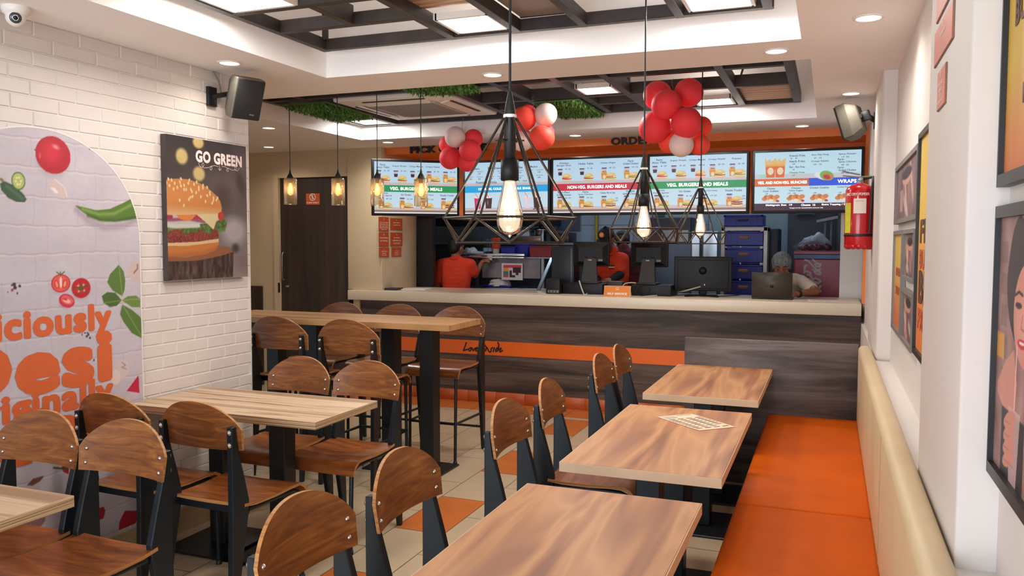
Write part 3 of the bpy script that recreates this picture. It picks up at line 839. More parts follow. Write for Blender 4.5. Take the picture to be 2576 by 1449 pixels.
def menu_canvas(kind):
    c = screen_bg(SW, SH); labels = []      # labels: (text, x, y, height, width or None, white)
    if kind in ('veg', 'nonveg'):
        top, bot = (VEG, VEG2) if kind == 'veg' else (NON, NON2)
        band = (24, 150, 84) if kind == 'veg' else (206, 30, 58)
        for row, items, yb in ((0, top, 62), (1, bot, 154)):
            n = len(items)
            for i, (nm, pr, kd, fr) in enumerate(items):
                x = SW*(i+.5)/n
                burger(c, x+10, yb, 33, kd, bool(fr))
                ls = nm.split('\n')
                for j, l in enumerate(ls):
                    labels.append((l, x, (15 if row == 0 else 112)+8.5*j-(4 if len(ls) > 1 else 0), 6.2, min(50, 4.6*len(l)), False))
                for j, l in enumerate(pr.split('\n')):
                    labels.append((l, x+14 + (16 if '\n' in pr else 0), (31 if row == 0 else 127 if '\n' not in pr else 130)+8*j, 4.4, None, False))
        c.rect(0, 80, SW, 103, band)
        labels.append(('VEG. BURGERS AND MEALS' if kind == 'veg' else 'NON-VEG. BURGERS AND MEALS', SW*.5, 91.5, 11, 190 if kind == 'veg' else 200, True))
    elif kind == 'drinks':
        c.rect(0, 80, SW, 103, (18, 168, 230)); labels.append(('COOLERS, COLD COFFEE, MILK SHAKES', SW*.5, 91.5, 9, 200, True))
        for tx, x in (('Coolers', 36), ('Milk Shakes', 112), ('Cold Coffee', 184), ('Mojitos', 252)):
            labels.append((tx, x, 20, 8, None, False))
            for j in range(2):
                labels.append((('99', '149', '129', '99')[j], x-14, 38+18*j, 5, None, False)); labels.append((('129', '149', '59', '77')[j], x+18, 38+18*j, 5, None, False))
                c.line([(x-24, 31+18*j), (x-4, 31+18*j)], 1.2, (90, 100, 120)); c.line([(x+8, 31+18*j), (x+30, 31+18*j)], 1.2, (90, 100, 120))
        labels.append(('Fountain Drinks', 80, 68, 8.5, None, False)); labels.append(('70   * 69.00', 212, 66, 5, None, False))
        for x, col in ((48, (214, 28, 90)), (88, (70, 40, 30)), (228, (226, 214, 226)), (262, (70, 44, 48))):
            c.poly([(x-13, 120), (x+13, 120), (x+10, 158), (x-10, 158)], col); c.ell(x, 120, 13, 3, (240, 230, 236))
            c.line([(x+2, 122), (x-10, 104)], 2, (232, 120, 110)); c.ell(x-3, 138, 3, 14, (250, 240, 244), 0, .9, .5)
        for k in range(9): c.ell(250+k*3.5, 162-(k % 3), 2, 1.6, (40, 26, 26))
    else:
        c.grad((188, 222, 236), (206, 232, 242)); c.rect(0, 66, SW, 80, (200, 196, 198), .8)
        c.rect(0, 80, 156, 103, (214, 104, 48)); c.rect(156, 80, SW, 103, (40, 84, 220))
        labels.append(('VEG. AND NON-VEG. MUNCHIES', 80, 91.5, 9, 142, True)); labels.append(('WRAPS', 262, 91.5, 11, 52, True))
        for x in (46, 74):
            c.poly([(x-15, 38), (x+14, 38), (x+12, 76), (x-13, 76)], (222, 104, 40)); c.ell(x, 57, 9, 11, (236, 214, 180))
            for k in range(10): c.line([(x-13+k*2.8, 42), (x-15+k*3.3, 20+((k*7) % 9))], 2.4, (232, 172, 76))
        c.rect(14, 66, 34, 76, (150, 214, 190), .8)
        for j, (tx, pr) in enumerate((('French Fries', '65     99'), ('Herb Fries', '109'), ('Peri - Peri Fries', '99'), ('Cheesy Fries', '129'))):
            labels.append((tx, 122, 12+17*j, 6, 44, False)); labels.append((pr, 112, 20+17*j, 4.2, None, False))
        for j, (tx, pr) in enumerate((('Aloo Tikki Wrap', '69    172'), ('Crispy Falafel', '109    192'))):
            labels.append((tx, 186, 12+19*j, 6, 48, False)); labels.append((pr, 180, 21+19*j, 4.2, None, False))
        for j, (tx, pr) in enumerate((('Spicy Paneer', '119   222'), ('Farm', ''), ('Spicy Chicken', '149   252'), ('Farm', ''), ('Grilled Chicken', '139   242'))):
            yy = (12, 27, 35, 51, 59)[j]; labels.append((tx, 262 if len(tx) > 5 else 244, yy, 6, None if len(tx) < 6 else 48, False))
            if pr: labels.append((pr, 256, yy+8.5, 4.2, None, False))
        c.ell(196, 76, 26, 10, (226, 226, 230), .3); c.ell(206, 74, 20, 14, (96, 190, 70), .3); c.ell(208, 76, 16, 10, (206, 120, 80), .3); c.ell(206, 78, 10, 6, (176, 60, 70), .3)
        for j, (l1, l2, x) in enumerate((('Cheese', 'Corn Gobbles', 48), ('Chicken', 'Cheese Nuggets', 120), ('Chicken Gobbles', '', 186), ('Chicken Popcorn', '', 256))):
            labels.append((l1, x, 109, 5.6, None, False))
            if l2: labels.append((l2, x, 117, 5.6, None, False))
            labels.append((('129', '119    199', '199', '139')[j], x-12, 125, 4.2, None, False))
            for k in range(7): c.ell(x-18+k*6, 140-((k*5) % 8), 8, 6, [(214, 130, 66), (196, 104, 48), (226, 150, 84)][k % 3], .4*(k % 3))
            c.ell(x, 145, 6, 4, (240, 226, 206)); c.ell(x+20, 147, 5, 3.4, (190, 40, 70)); c.ell(x+10, 148, 4, 3, (232, 206, 90)); c.rect(x-26, 150, x+28, 154, (216, 218, 226))
        c.rect(0, 154, SW, SH, (58, 18, 44))
        for tx, x, w_ in (('Multigrain Bun  19', 72, 76), ('Cheese  16', 156, 40), ('Extra Topping / Dip  16', 238, 88)): labels.append((tx, x, 160, 6.4, w_, True))
        labels.append(('*Images are for representation purpose only', 150, 169, 3.2, 96, True))
    return c.out(), labels
SCR = [('veg', (-3.72, 6.25), (-3.13, 6.69), 'first menu screen from the left, turned inward, with a green veg burgers band'),
       ('drinks', (-3.055, 6.70), (-2.275, 6.70), 'menu screen with the bright blue cold drinks band and milk shake glasses'),
       ('nonveg', (-2.225, 6.70), (-1.455, 6.70), 'menu screen with the red non-veg burgers band'),
       ('veg', (-1.392, 6.70), (-0.625, 6.70), 'menu screen with the green veg burgers band between the red-band and munchies screens'),
       ('munchies', (-0.562, 6.70), (0.205, 6.70), 'rightmost menu screen with fries, an orange munchies band and a blue wraps band')]
MENUS = {k: menu_canvas(k) for k in ('veg', 'drinks', 'nonveg', 'munchies')}
for kind, (xa, ya), (xb, yb), label in SCR:
    img, labels = MENUS[kind]
    L = math.hypot(xb-xa, yb-ya); ang = math.atan2(yb-ya, xb-xa)
    t = thing('menu_screen', label, 'screen', (0, 0, 0), 'menu screens above the counter')
    wd, ht = L, 0.450; bz = 0.022
    mb = MB(); mb.bbox(-wd/2-bz, wd/2+bz, 0.0, 0.05, -ht/2-bz, ht/2+bz, .006); mb.build('bezel', M_PLAST, t)
    sheet('display', img, (-wd/2, -.0015, ht/2), (wd, 0, 0), (0, 0, -ht), M_SCREEN, t)
    mb = MB(); mw = MB(); nd = 0
    for tx, x, y, h_, w_, white in labels:
        P = (-wd/2+wd*x/SW, -.0035, ht/2-ht*y/SH)
        (mw if white else mb).text(tx, P, (1,0,0), (0,0,1), height=ht*h_/SH, width=(wd*w_/SW if w_ else None), bold=.03 if white else .012)
    mb.build('menu_lettering', M_SDARK, t); mw.build('band_lettering', M_SWHITE, t)
    mb = MB(); mb.box(-.07, .07, .05, .16, -.05, .05)
    if ya == yb: mb.box(-.03, .03, .15, .895, -.03, .03)
    else: mb.box(-.03, .03, .15, .42, -.03, .03)
    mb.build('wall_bracket', M_BLACK, t)
    t.location = ((xa+xb)/2, (ya+yb)/2, 1.968); t.rotation_euler = (0, 0, ang)

# ---------------------------------------------------------------- arched mural on the brick wall
XM = XL+0.006
y0m, y1m, z0m, z1m = 1.96, 3.0, 0.145, 1.965
NX, NY = 300, 525
class MuralCanvas(Canvas):
    pass
c = Canvas(NX, NY, (194, 185, 194))
def mp(px, py):
    q = on_x(px, py, XM); return ((q.y-y0m)/(y1m-y0m)*NX, (z1m-q.z)/(z1m-z0m)*NY)
def mpl(pts): return [mp(*p) for p in pts]
def crop1(pts): return mpl([(x/2.897, 300+y/2.897) for x, y in pts])
c.noise(60, 40, 10, seed=3); c.noise(9, 7, 6, seed=4)
# faint painted bricks in the print
for j in range(16):
    yy = 14+j*34
    pts = [(x, yy+1.1*math.sin(x*.03+j)+.8*math.sin(x*.23+2*j)) for x in range(0, NX+1, 10)]
    c.line(pts, 1.6, (158, 142, 150), .45, 1.2); c.line([(x, y+2) for x, y in pts], 1.6, (222, 212, 216), .5, 1.2)
    for i in range(5):
        xx = (i+.5*(j % 2))*66+8*math.sin(j*3+i)
        c.line([(xx, yy), (xx+1.5, yy+17), (xx-1, yy+34)], 1.4, (166, 150, 158), .35, 1.2)
def tomato(cx, cy, rx, ry, face):
    (x, y), (x2, _), (_, y2) = mp(cx, cy), mp(cx+rx, cy), mp(cx, cy+ry)
    a, b = abs(x2-x), abs(y2-y)
    c.ell(x-1, y+b*.35, a*1.1, b*1.05, (150, 130, 138), 0, .5, .5)
    if face == 'whole':
        c.ell(x, y, a, b, (176, 26, 44)); c.ell(x-a*.1, y-b*.1, a*.8, b*.8, (204, 40, 58), 0, .7); c.ell(x+a*.15, y-b*.45, a*.3, b*.18, (236, 160, 160), .3, .8, .8); c.ell(x-a*.75, y+b*.1, a*.08, b*.25, (230, 120, 120), 0, .8, .7)
    elif face == 'half':
        c.ell(x, y, a, b, (196, 44, 56)); c.ell(x, y, a*.85, b*.87, (222, 92, 88))
        for k in (-1, 1): c.ell(x+k*a*.42, y+b*.1, a*.28, b*.5, (206, 60, 58), k*.25); c.ell(x+k*a*.42, y+b*.1, a*.13, b*.35, (232, 150, 120), k*.25)
        c.ell(x, y-b*.1, a*.14, b*.6, (238, 206, 196))
        for k in (-1, 0, 1): c.line([(x, y-b*.9), (x+k*a*.4, y-b*1.25)], 1.4, (70, 96, 44))
    elif face == 'top':
        c.ell(x, y, a, b, (184, 24, 40)); c.ell(x-a*.1, y-b*.1, a*.8, b*.8, (206, 40, 50), 0, .6)
        for k in range(5):
            an = k*2*PI/5-.4; c.line([(x, y), (x+a*.75*math.cos(an), y+b*.6*math.sin(an))], 2.2, (64, 92, 40))
        for k in range(4): c.ell(x+a*.4*math.cos(k*1.57+.7), y+b*.4*math.sin(k*1.57+.7), a*.14, b*.14, (240, 190, 170), 0, .7)
    else:
        c.ell(x, y, a, b, (200, 44, 66), .35); c.ell(x+a*.05, y-b*.1, a*.8, b*.65, (222, 96, 100), .35); c.ell(x, y, a*.5, b*.3, (236, 176, 160), .35); c.ell(x-a*.2, y-b*.25, a*.3, b*.15, (206, 50, 54), .3)
tomato(134, 391, 43, 47, 'whole'); tomato(153, 713, 24, 23, 'half'); tomato(204, 725, 23.5, 25, 'top'); tomato(168, 757, 20, 17, 'wedge')
# garlic clove, chillies, jalapeno slice
c.poly(crop1([(352,470),(400,440),(470,500),(490,570),(460,580),(400,540),(365,510)]), (206, 184, 178)); c.poly(crop1([(365,500),(400,500),(430,540),(400,540)]), (236, 216, 210)); c.line(crop1([(400,440),(470,500),(490,570)]), 1.5, (226, 208, 202))
sh = crop1([(560,660),(640,740),(760,790),(900,780),(990,730)]); c.line(sh, 9, (146, 128, 138), .5, 6)
c.poly(crop1([(545,630),(600,640),(700,665),(800,655),(900,610),(990,560),(1010,720),(930,735),(830,748),(720,740),(640,705),(590,668)]), (84, 116, 44))
c.line(crop1([(600,655),(720,695),(830,690),(930,640),(980,610)]), 4, (146, 170, 84), .6, 3); c.line(crop1([(640,705),(740,738),(860,738),(990,715)]), 4, (54, 84, 32), .6, 3)
c.line(crop1([(10,440),(40,475)]), 3.5, (112, 116, 70)); c.poly(crop1([(0,470),(40,455),(110,490),(170,545),(195,585),(180,608),(120,605),(60,575),(10,520)]), (56, 84, 58)); c.line(crop1([(50,490),(120,545),(165,580)]), 4, (96, 124, 96), .5, 3)
x, y = crop1([(135, 452)])[0]; c.ell(x, y, 8.8, 10.6, (84, 116, 50)); c.ell(x, y, 7.4, 9, (176, 184, 112)); 
for k in range(6): c.ell(x+3.4*math.cos(k), y+4.4*math.sin(k), 1.3, 1.5, (226, 214, 160))
# basil sprig
def leaf(p, col, vein):
    q = crop1(p); c.poly(q, col)
    n = len(q); c.line([q[0], q[n//2]], 1.3, vein, .8)
leaf([(890,1290),(820,1250),(780,1190),(800,1130),(865,1060),(900,1110),(912,1180),(905,1250)], (88, 118, 52), (140, 164, 92))
leaf([(885,1320),(850,1360),(800,1370),(755,1340),(740,1290),(780,1260),(840,1265)], (72, 100, 46), (126, 150, 84))
leaf([(885,1320),(930,1290),(990,1285),(1020,1310),(1020,1370),(960,1370)], (104, 132, 62), (150, 170, 100))
leaf([(890,1350),(960,1390),(1020,1440),(1060,1540),(1040,1600),(960,1560),(900,1480),(872,1420)], (86, 116, 52), (138, 160, 88))
c.ell(*crop1([(985, 1110)])[0], 12, 14, (200, 178, 172)); c.line(crop1([(1000,1060),(1000,1090),(975,1120)]), 2.5, (150, 110, 104))
def crop2b(pts): return mpl([(x/4.025, 740+y/4.025) for x, y in pts])
c.poly(crop2b([(1130,880),(1110,840),(1160,720),(1230,660),(1300,680),(1300,800),(1260,850),(1190,880)]), (206, 190, 188)); c.line(crop2b([(1230,690),(1270,720),(1230,740),(1280,760)]), 1.2, (150, 126, 130)); c.ell(*crop2b([(1170,840)])[0], 8, 10, (220, 200, 196))
c.poly(crop2b([(1280,980),(1400,820),(1410,1000)]), (186, 26, 60))
for (px, py, s) in ((20,735,1),(36,716,3),(50,720,2.4),(38,724,3),(30,718,1.6),(44,738,1.6),(225,375,1.6),(88,378,1.2),(196,822,1.2),(218,846,2.2),(222,842,2.2),(226,850,2),(214,838,1.6),(220,838,1.6),(206,842,1.4),(194,828,1.2),(233,822,1.6),(236,906,1.8),(220,888,1.8),(224,892,1.8),(212,893,1.4),(234,820,1.2)):
    c.ell(*mp(px, py), s*.72, s*.75, (58, 46, 60))
c.ell(*mp(31, 730), 1.8, 1.8, (170, 60, 90))
# lower part: red chilli pieces and leaves behind the chairs
def low(pts): return mpl([(x/2.963, 960+y/2.963) for x, y in pts])
c.poly(low([(880,1130),(890,1040),(930,960),(1030,960),(1030,1010),(980,1100),(920,1140)]), (168, 22, 40)); c.poly(low([(740,940),(770,930),(785,960),(770,1020),(735,1030)]), (170, 24, 42))
c.poly(low([(200,770),(250,720),(330,700),(300,740),(240,775)]), (120, 72, 60)); c.poly(low([(455,600),(520,610),(510,690),(470,670)]), (180, 30, 40)); c.line(low([(400,640),(500,650)]), 2.5, (70, 86, 50)); c.poly(low([(950,860),(1010,840),(980,860)]), (110, 90, 110)); c.ell(*low([(250,1050)])[0], 16, 9, (150, 110, 106))
img = c.out()
yy = y0m + np.linspace(0, 1, NX)*(y1m-y0m); zz = z1m - np.linspace(0, 1, NY)*(z1m-z0m)
YY, ZZ = np.meshgrid(yy, zz)
cyc, rad, zcen = 2.48, 0.52, 1.50
arch = (ZZ < zcen) | (((YY-cyc)/rad)**2 + ((ZZ-zcen)/(z1m-zcen))**2 < 1)
t = thing('wall_mural', 'tall arched wall mural of vegetables with orange lettering on pale printed bricks', 'mural', (XL, 2.48, 0.145))
sheet('printed_panel', img*.97, (XM, y0m, z1m), (0, y1m-y0m, 0), (0, 0, z0m-z1m), M_PRINT, t, mask=arch)
mb = MB()
out = [(XM-.0005, cyc-rad*1.008, z0m)] + [(XM-.0005, cyc-rad*1.008*math.cos(PI*i/40), zcen+(z1m-zcen)*1.008*math.sin(PI*i/40)) for i in range(41)] + [(XM-.0005, cyc+rad*1.008, z0m)]
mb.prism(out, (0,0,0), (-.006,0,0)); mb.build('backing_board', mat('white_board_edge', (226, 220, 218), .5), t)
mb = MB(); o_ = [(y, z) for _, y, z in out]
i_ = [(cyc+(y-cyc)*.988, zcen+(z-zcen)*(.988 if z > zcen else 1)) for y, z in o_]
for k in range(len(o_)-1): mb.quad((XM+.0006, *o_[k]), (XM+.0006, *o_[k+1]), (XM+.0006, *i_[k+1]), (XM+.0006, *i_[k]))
mb.build('edge_trim', MATS['white_board_edge'], t)  # added white ribbon hides the ragged rim and paints its edge highlight
M_OINK = mat('orange_print_ink', (206, 96, 50), 0.5, vary=0.03, scale=10)
mb = MB()
def mword(s, pxl, pxr, pyt, pyb, bold, full=None, ratio=1.0):
    """word whose visible right part spans pxl..pxr at mid height"""
    a, b = on_x(pxl, (pyt+pyb)/2, XM), on_x(pxr, (pyt+pyb)/2, XM)
    zt, zb = on_x((pxl+pxr)/2, pyt, XM).z, on_x((pxl+pxr)/2, pyb, XM).z
    mb.text(s, (XM+.0012, (a.y+b.y)/2, (zt+zb)/2), (0,1,0), (0,0,1), height=zt-zb, width=b.y-a.y, bold=bold)
def at_wall(pxl, pxr, pyt_r): pass
YR = on_x(280, 800, XM).y
def wordr(s, h, w, zc_, bold, yr=YR):
    mb.text(s, (XM+.0012, yr, zc_), (0,1,0), (0,0,1), height=h, width=w, bold=bold, align='r')
P1 = on_x(140, 795, XM)
wordr('deliciously', 0.157, 0.80, on_x(235, 808, XM).z, 0.05)
wordr('Desi', 0.25, 0.80, on_x(145, 913, XM).z+.004, 0.052)
wordr('originally', 0.157, 0.74, on_x(240, 978, XM).z-.03, 0.05)
wordr('Indian', 0.24, 0.80, on_x(140, 1068, XM).z-.02, 0.052, YR-.02)
mb.build('lettering', M_OINK, t)

# ---------------------------------------------------------------- burger canvas print
t = thing('canvas_print', 'dark canvas print of a big sesame burger with GO GREEN lettering', 'picture', (XL, 3.38, 1.30))
ya, yb, za, zb = on_x(418, 500, XL+.03).y, on_x(619, 500, XL+.03).y, 1.298, 2.022
XP = XL+.034
NX, NY = 240, 272
c = Canvas(NX, NY, (58, 46, 44))
def pp(x, y):
    """pixel of the enlarged view of the print -> canvas"""
    q = on_x(390+x/3.812, 330+y/3.812, XP); return ((q.y-ya)/(yb-ya)*NX, (zb-q.z)/(zb-za)*NY)
def ppl(p): return [pp(*q) for q in p]
def pe(x, y, rx, ry, col, soft=0, k=1, rot=0):
    a = pp(x, y); b = pp(x+rx, y); d = pp(x, y+ry); c.ell(a[0], a[1], abs(b[0]-a[0]), abs(d[1]-a[1]), col, rot, soft, k)
c.grad((46, 36, 34), (150, 136, 134))
pe(700, 560, 260, 230, (104, 84, 80), .8, .9); pe(820, 330, 160, 300, (112, 90, 92), .9, .8); pe(640, 640, 120, 200, (72, 52, 46), .7, .9); pe(820, 500, 50, 160, (60, 42, 38), .6, .8, -.4)
pe(760, 960, 160, 180, (176, 164, 166), .6, 1); pe(860, 1250, 120, 140, (128, 100, 98), .8, .8); pe(770, 1120, 50, 60, (50, 44, 46), .7, .9); pe(180, 380, 160, 120, (60, 48, 46), .9, .6)
for x, y, rx, ry in ((258,242,68,92), (415,110,62,70), (422,410,66,84)): pe(x, y, rx, ry, (216, 190, 122), .35)
# tree stump
c.poly(ppl([(0,1220),(300,1240),(560,1150),(610,1095),(700,1110),(752,1150),(748,1395),(0,1440)]), (74, 52, 44)); c.poly(ppl([(0,1190),(300,1215),(560,1140),(610,1095),(700,1110),(752,1155),(640,1195),(400,1240),(0,1250)]), (150, 92, 58))
m = c.inside(ppl([(0,1250),(400,1240),(752,1160),(748,1395),(0,1440)]))
c.noise(10, 30, 70, m, 11); c.noise(5, 9, 30, m, 12)
# bottom bun, patty, lettuce, onion, cheese, top bun
c.poly(ppl([(-60,1060),(610,1030),(612,1080),(580,1140),(480,1180),(300,1205),(100,1200),(-60,1180)]), (206, 124, 56)); c.poly(ppl([(-60,1060),(610,1030),(610,1062),(300,1100),(-60,1095)]), (230, 192, 146)); c.line(ppl([(-60,1180),(200,1195),(460,1170),(590,1120)]), 8, (170, 88, 34), .5, 8)
c.poly(ppl([(-60,940),(600,930),(612,1000),(606,1030),(400,1060),(100,1072),(-60,1072)]), (138, 52, 36)); m = c.inside(ppl([(-60,940),(600,930),(612,1000),(606,1030),(400,1060),(100,1072),(-60,1072)])); c.noise(4, 4, 60, m, 5)
le = [(-60, 880)] + [(x, 870) for x in range(0, 640, 40)] + [(600,820),(660,830),(690,880),(670,960),(620,965),(570,930),(530,985),(480,970),(440,935),(390,975),(350,960),(300,995),(260,960),(220,930),(170,950),(110,975),(60,960),(-60,940)]
c.poly(ppl(le), (86, 112, 44)); m = c.inside(ppl(le)); c.noise(7, 7, 60, m, 6); c.noise(3, 4, 30, m, 7)
c.poly(ppl([(-60,800),(600,790),(650,790),(655,830),(560,880),(200,905),(-60,880)]), (206, 190, 190)); c.line(ppl([(-60,830),(150,850),(330,840),(480,870)]), 6, (150, 70, 96), .9, 3); c.line(ppl([(-60,880),(200,912),(420,905)]), 8, (214, 214, 200), 1, 3); c.line(ppl([(40,815),(160,822)]), 7, (176, 40, 60), 1, 2); c.line(ppl([(380,820),(470,830)]), 9, (180, 42, 62), 1, 2); c.ell(*pp(630, 810), 9, 10, (200, 50, 40))
c.poly(ppl([(200,800),(400,800),(350,850),(290,858),(240,840)]), (232, 134, 56)); c.poly(ppl([(400,800),(606,790),(600,830),(560,945),(500,885)]), (230, 206, 154))
bun = [(-60,800),(-60,500),(50,478),(140,460),(240,455),(330,465),(420,495),(500,540),(580,610),(625,670),(640,730),(636,770),(600,790),(300,802)]
c.poly(ppl(bun), (214, 134, 66)); m = c.inside(ppl(bun)).astype(np.float32)
q = pp(200, 600); r = pp(600, 800)
c.put(m*np.clip(1-np.hypot((c.X-q[0])/110, (c.Y-q[1])/34), 0, 1)*.8, (226, 146, 76)); v = pp(0, 690)[1]; c.put(m*np.clip((c.Y-v)/24, 0, 1), (234, 200, 156))
for (x, y) in [(80,580),(110,500),(140,522),(160,470),(190,500),(215,540),(180,555),(240,490),(250,525),(280,520),(300,560),(280,560),(320,500),(345,560),(355,580),(375,510),(395,590),(420,540),(420,560),(460,545),(500,540),(440,630),(360,628),(340,635),(325,655),(238,662),(278,712),(485,675),(500,618),(525,585),(527,606),(560,640),(560,662),(548,690),(590,660),(130,460),(250,458),(330,470),(400,490),(60,550),(90,500),(600,640),(460,520)]:
    a = pp(x, y); c.ell(a[0], a[1], 2.3, 3.4, (244, 214, 166), (x*.37) % 1.2-.6)
sheet('printed_front', c.out()*.84, (XP, ya, zb), (0, yb-ya, 0), (0, 0, za-zb), M_GLOSSY, t)
mb = MB(); mb.box(XL+.002, XP-.0006, ya, yb, za, zb); mb.build('stretcher_frame', mat('dark_canvas_side', (62, 52, 50), .6, vary=.3, scale=14), t)
mb = MB()
a, b = on_x(492, 392, XP+.001), on_x(608, 404, XP+.001)
mb.text('GO GREEN', (XP+.001, (a.y+b.y)/2, (a.z+b.z)/2-.004), (0,1,0), (0,0,1), height=.062, width=b.y-a.y, bold=.052)
def sw(p): 
    q = [on_x(390+x/3.812, 330+y/3.812, XP+.001) for x, y in p]; return [(r.y, r.z) for r in q]
for p in ([(415,300),(425,335),(450,350),(468,325),(460,302),(447,325),(470,352),(510,350),(540,335),(548,355),(538,375),(525,362),(540,335),(575,330),(605,340)], [(616,322),(620,378)], [(606,355),(620,378),(634,358)],
          [(640,340),(670,340),(700,360),(703,380),(690,388),(682,370),(700,355),(740,375),(775,370),(775,345),(762,342),(760,370),(790,382),(808,352)]):
    mb.stroke(sw(p), .0018, (XP+.001, 0, 0), (0,1,0), (0,0,1))
mb.build('lettering', mat('pale_print_ink', (236, 214, 208), .5), t)

# ---------------------------------------------------------------- framed pictures on the right wall
def framed(label, x, ya, yb, za, zb, img, fw=.018, fm=None, lettering=None, d=.022):
    """picture on a wall facing -x; ya = far edge, yb = near edge"""
    t = thing('framed_picture', label, 'picture', (x, (ya+yb)/2, za), 'framed pictures on the right wall')
    mb = MB()
    for (p, q, r, s) in ((ya-fw, ya, za-fw, zb+fw), (yb, yb+fw, za-fw, zb+fw), (ya, yb, zb, zb+fw), (ya, yb, za-fw, za)):
        mb.box(x-d, x-.0005, p, q, r, s)
    mb.build('frame', fm or M_BLACK, t)
    sheet('print', img, (x-d*.55, yb, zb), (0, ya-yb, 0), (0, 0, za-zb), M_GLOSSY, t)
    mb = MB(); mb.box(x-d*.5, x-.0005, ya, yb, za, zb); mb.build('backing', M_BLACK, t)
    if lettering:
        mb = MB()
        for s, v, h, wfrac, mi, uf in lettering:
            mb.text(s, (x-d*.55-.0012, yb-(yb-ya)*uf, zb-(zb-za)*v), (0,-1,0), (0,0,1), height=h, width=(yb-ya)*wfrac if wfrac else None, bold=.05, mi=mi)
        mb.build('lettering', [mat('brown_print_ink', (92, 54, 40), .5), mat('pale_orange_ink', (196, 92, 60), .5)], t)
    return t
XN = 0.311
def yellow(w, h, top=(226, 186, 74), bot=(218, 122, 58), mid=.6):
    c = Canvas(w, h, top); c.grad(top, bot, h*mid-h*.25, h*mid+h*.25); return c
# portrait of a woman drinking from a straw, near end of the wall
def portrait(w=150, h=210):
    c = Canvas(w, h, (150, 112, 106)); c.noise(26, 34, 40, seed=2); c.noise(60, 20, 26, seed=9)
    for k in range(6): c.rect(4+k*3, 20+k*26, 26+k*2, 38+k*26, (118, 92, 84), .6)
    c.rect(0, h*.46, 24, h*.56, (206, 146, 62))
    c.ell(w*.62, h*.26, w*.44, h*.26, (34, 24, 24), .1); c.ell(w*.36, h*.2, w*.16, h*.2, (40, 28, 26), .2)
    c.poly([(w*.05, h*.66), (w*.2, h*.56), (w*.36, h*.5), (w*.44, h*.62), (w*.4, h*.82), (w*.05, h*.7)], (206, 140, 122))
    c.ell(w*.58, h*.36, w*.25, h*.19, (208, 140, 122)); c.ell(w*.5, h*.4, w*.15, h*.14, (222, 156, 138), 0, .7)
    for x in (.42, .66): c.ell(w*x, h*.33, w*.06, h*.012, (44, 28, 26)); c.line([(w*(x-.07), h*.295), (w*x, h*.28), (w*(x+.07), h*.29)], 2.4, (40, 26, 24))
    c.line([(w*.5, h*.36), (w*.48, h*.41), (w*.53, h*.415)], 1.6, (170, 100, 90)); c.ell(w*.5, h*.465, w*.08, h*.018, (196, 40, 66)); c.ell(w*.5, h*.462, w*.05, h*.006, (240, 220, 214))
    c.line([(w*.42, h*.48), (w*.4, h*.8)], 2.5, (236, 190, 190)); c.rect(w*.16, h*.74, w*.6, h, (26, 24, 28)); c.poly([(w*.3, h*.72), (w*.52, h*.72), (w*.48, h), (w*.34, h)], (206, 170, 170), .85)
    for k in range(4): c.ell(w*.32, h*(.77+.05*k), w*.12, h*.03, (206, 136, 114), -.4); c.line([(w*.2, h*(.79+.05*k)), (w*.42, h*(.78+.05*k))], 1, (150, 90, 78), .7)
    return c.out()
def food(w, h, seed):
    c = Canvas(w, h, (120, 92, 92)); c.noise(22, 26, 60, seed=seed); r = random.Random(seed)
    for k in range(5): c.ell(w*r.uniform(.2, .8), h*r.uniform(.2, .9), w*.18, h*.14, r.choice([(176, 120, 112), (206, 160, 130), (92, 66, 70), (196, 176, 176)]), r.random(), .5, .8)
    c.ell(w*.5, h*.28, w*.2, h*.12, (190, 140, 120)); c.ell(w*.5, h*.2, w*.22, h*.1, (40, 30, 30)); c.rect(w*.2, h*.45, w*.35, h*.85, (200, 170, 160), .6)
    return c.out()
framed('black framed photograph of a woman drinking through a straw, on the near niche wall', XN, 1.35, 1.765, 1.085, 1.545, portrait(), .022)
cy_ = yellow(80, 110, (214, 176, 66), (212, 116, 62), .74)
framed('black framed yellow and orange poster high beside the near pilaster', XN, 1.35, 1.762, 1.625, 2.0, cy_.out(), .022, lettering=[('REVIEW', .66, .035, .5, 0, .60), ('BURGERS', .25, .05, .7, 0, .5)])
py = yellow(90, 190); c = py
c.rect(34, 44, 62, 72, (206, 60, 84)); c.ell(48, 38, 16, 9, (240, 190, 160))
framed('tall black framed yellow poster with FRIES and BEST lettering, left of the near pilaster', XN, 2.52, 3.30, 1.118, 1.868, py.out(), .02, lettering=[('FRIES', .44, .085, .78, 0, .46), ('BURGERS', .57, .07, .78, 1, .46), ('BEST', .70, .12, .78, 0, .46), ('FRIENDS', .85, .075, .78, 1, .46)])
framed('grey framed photograph, upper one of the far group beside the tall yellow poster', XN, 3.36, 4.42, 1.605, 1.84, food(150, 40, 3), .02, mat('grey_frame', (120, 116, 112), .5))
framed('narrow grey framed yellow poster, leftmost of the far group', XN, 3.95, 4.42, 1.10, 1.535, yellow(60, 90, (214, 180, 84), (206, 112, 62)).out(), .018, MATS['grey_frame'], lettering=[('FRESH', .4, .04, .6, 1, .5), ('TASTY', .6, .04, .6, 1, .5)])
framed('small grey framed photograph of a person, upper of two beside the narrow poster', XN, 3.40, 3.88, 1.36, 1.535, food(70, 40, 5), .016, MATS['grey_frame'])
framed('small grey framed photograph, lower of two beside the narrow poster', XN, 3.40, 3.88, 1.10, 1.29, food(70, 40, 8), .016, MATS['grey_frame'])
mb = MB(); mb.bbox(XN-.012, XN, 2.60, 2.68, 0.98, 1.06, .003); mb.bbox(XN-.03, XN-.01, 2.615, 2.665, .995, 1.045, .006)
tag(mb.build('wall_socket', M_TRIM, at=(XN, 2.64, 1.0)), 'white wall socket low on the niche wall below the tall yellow poster', 'socket')

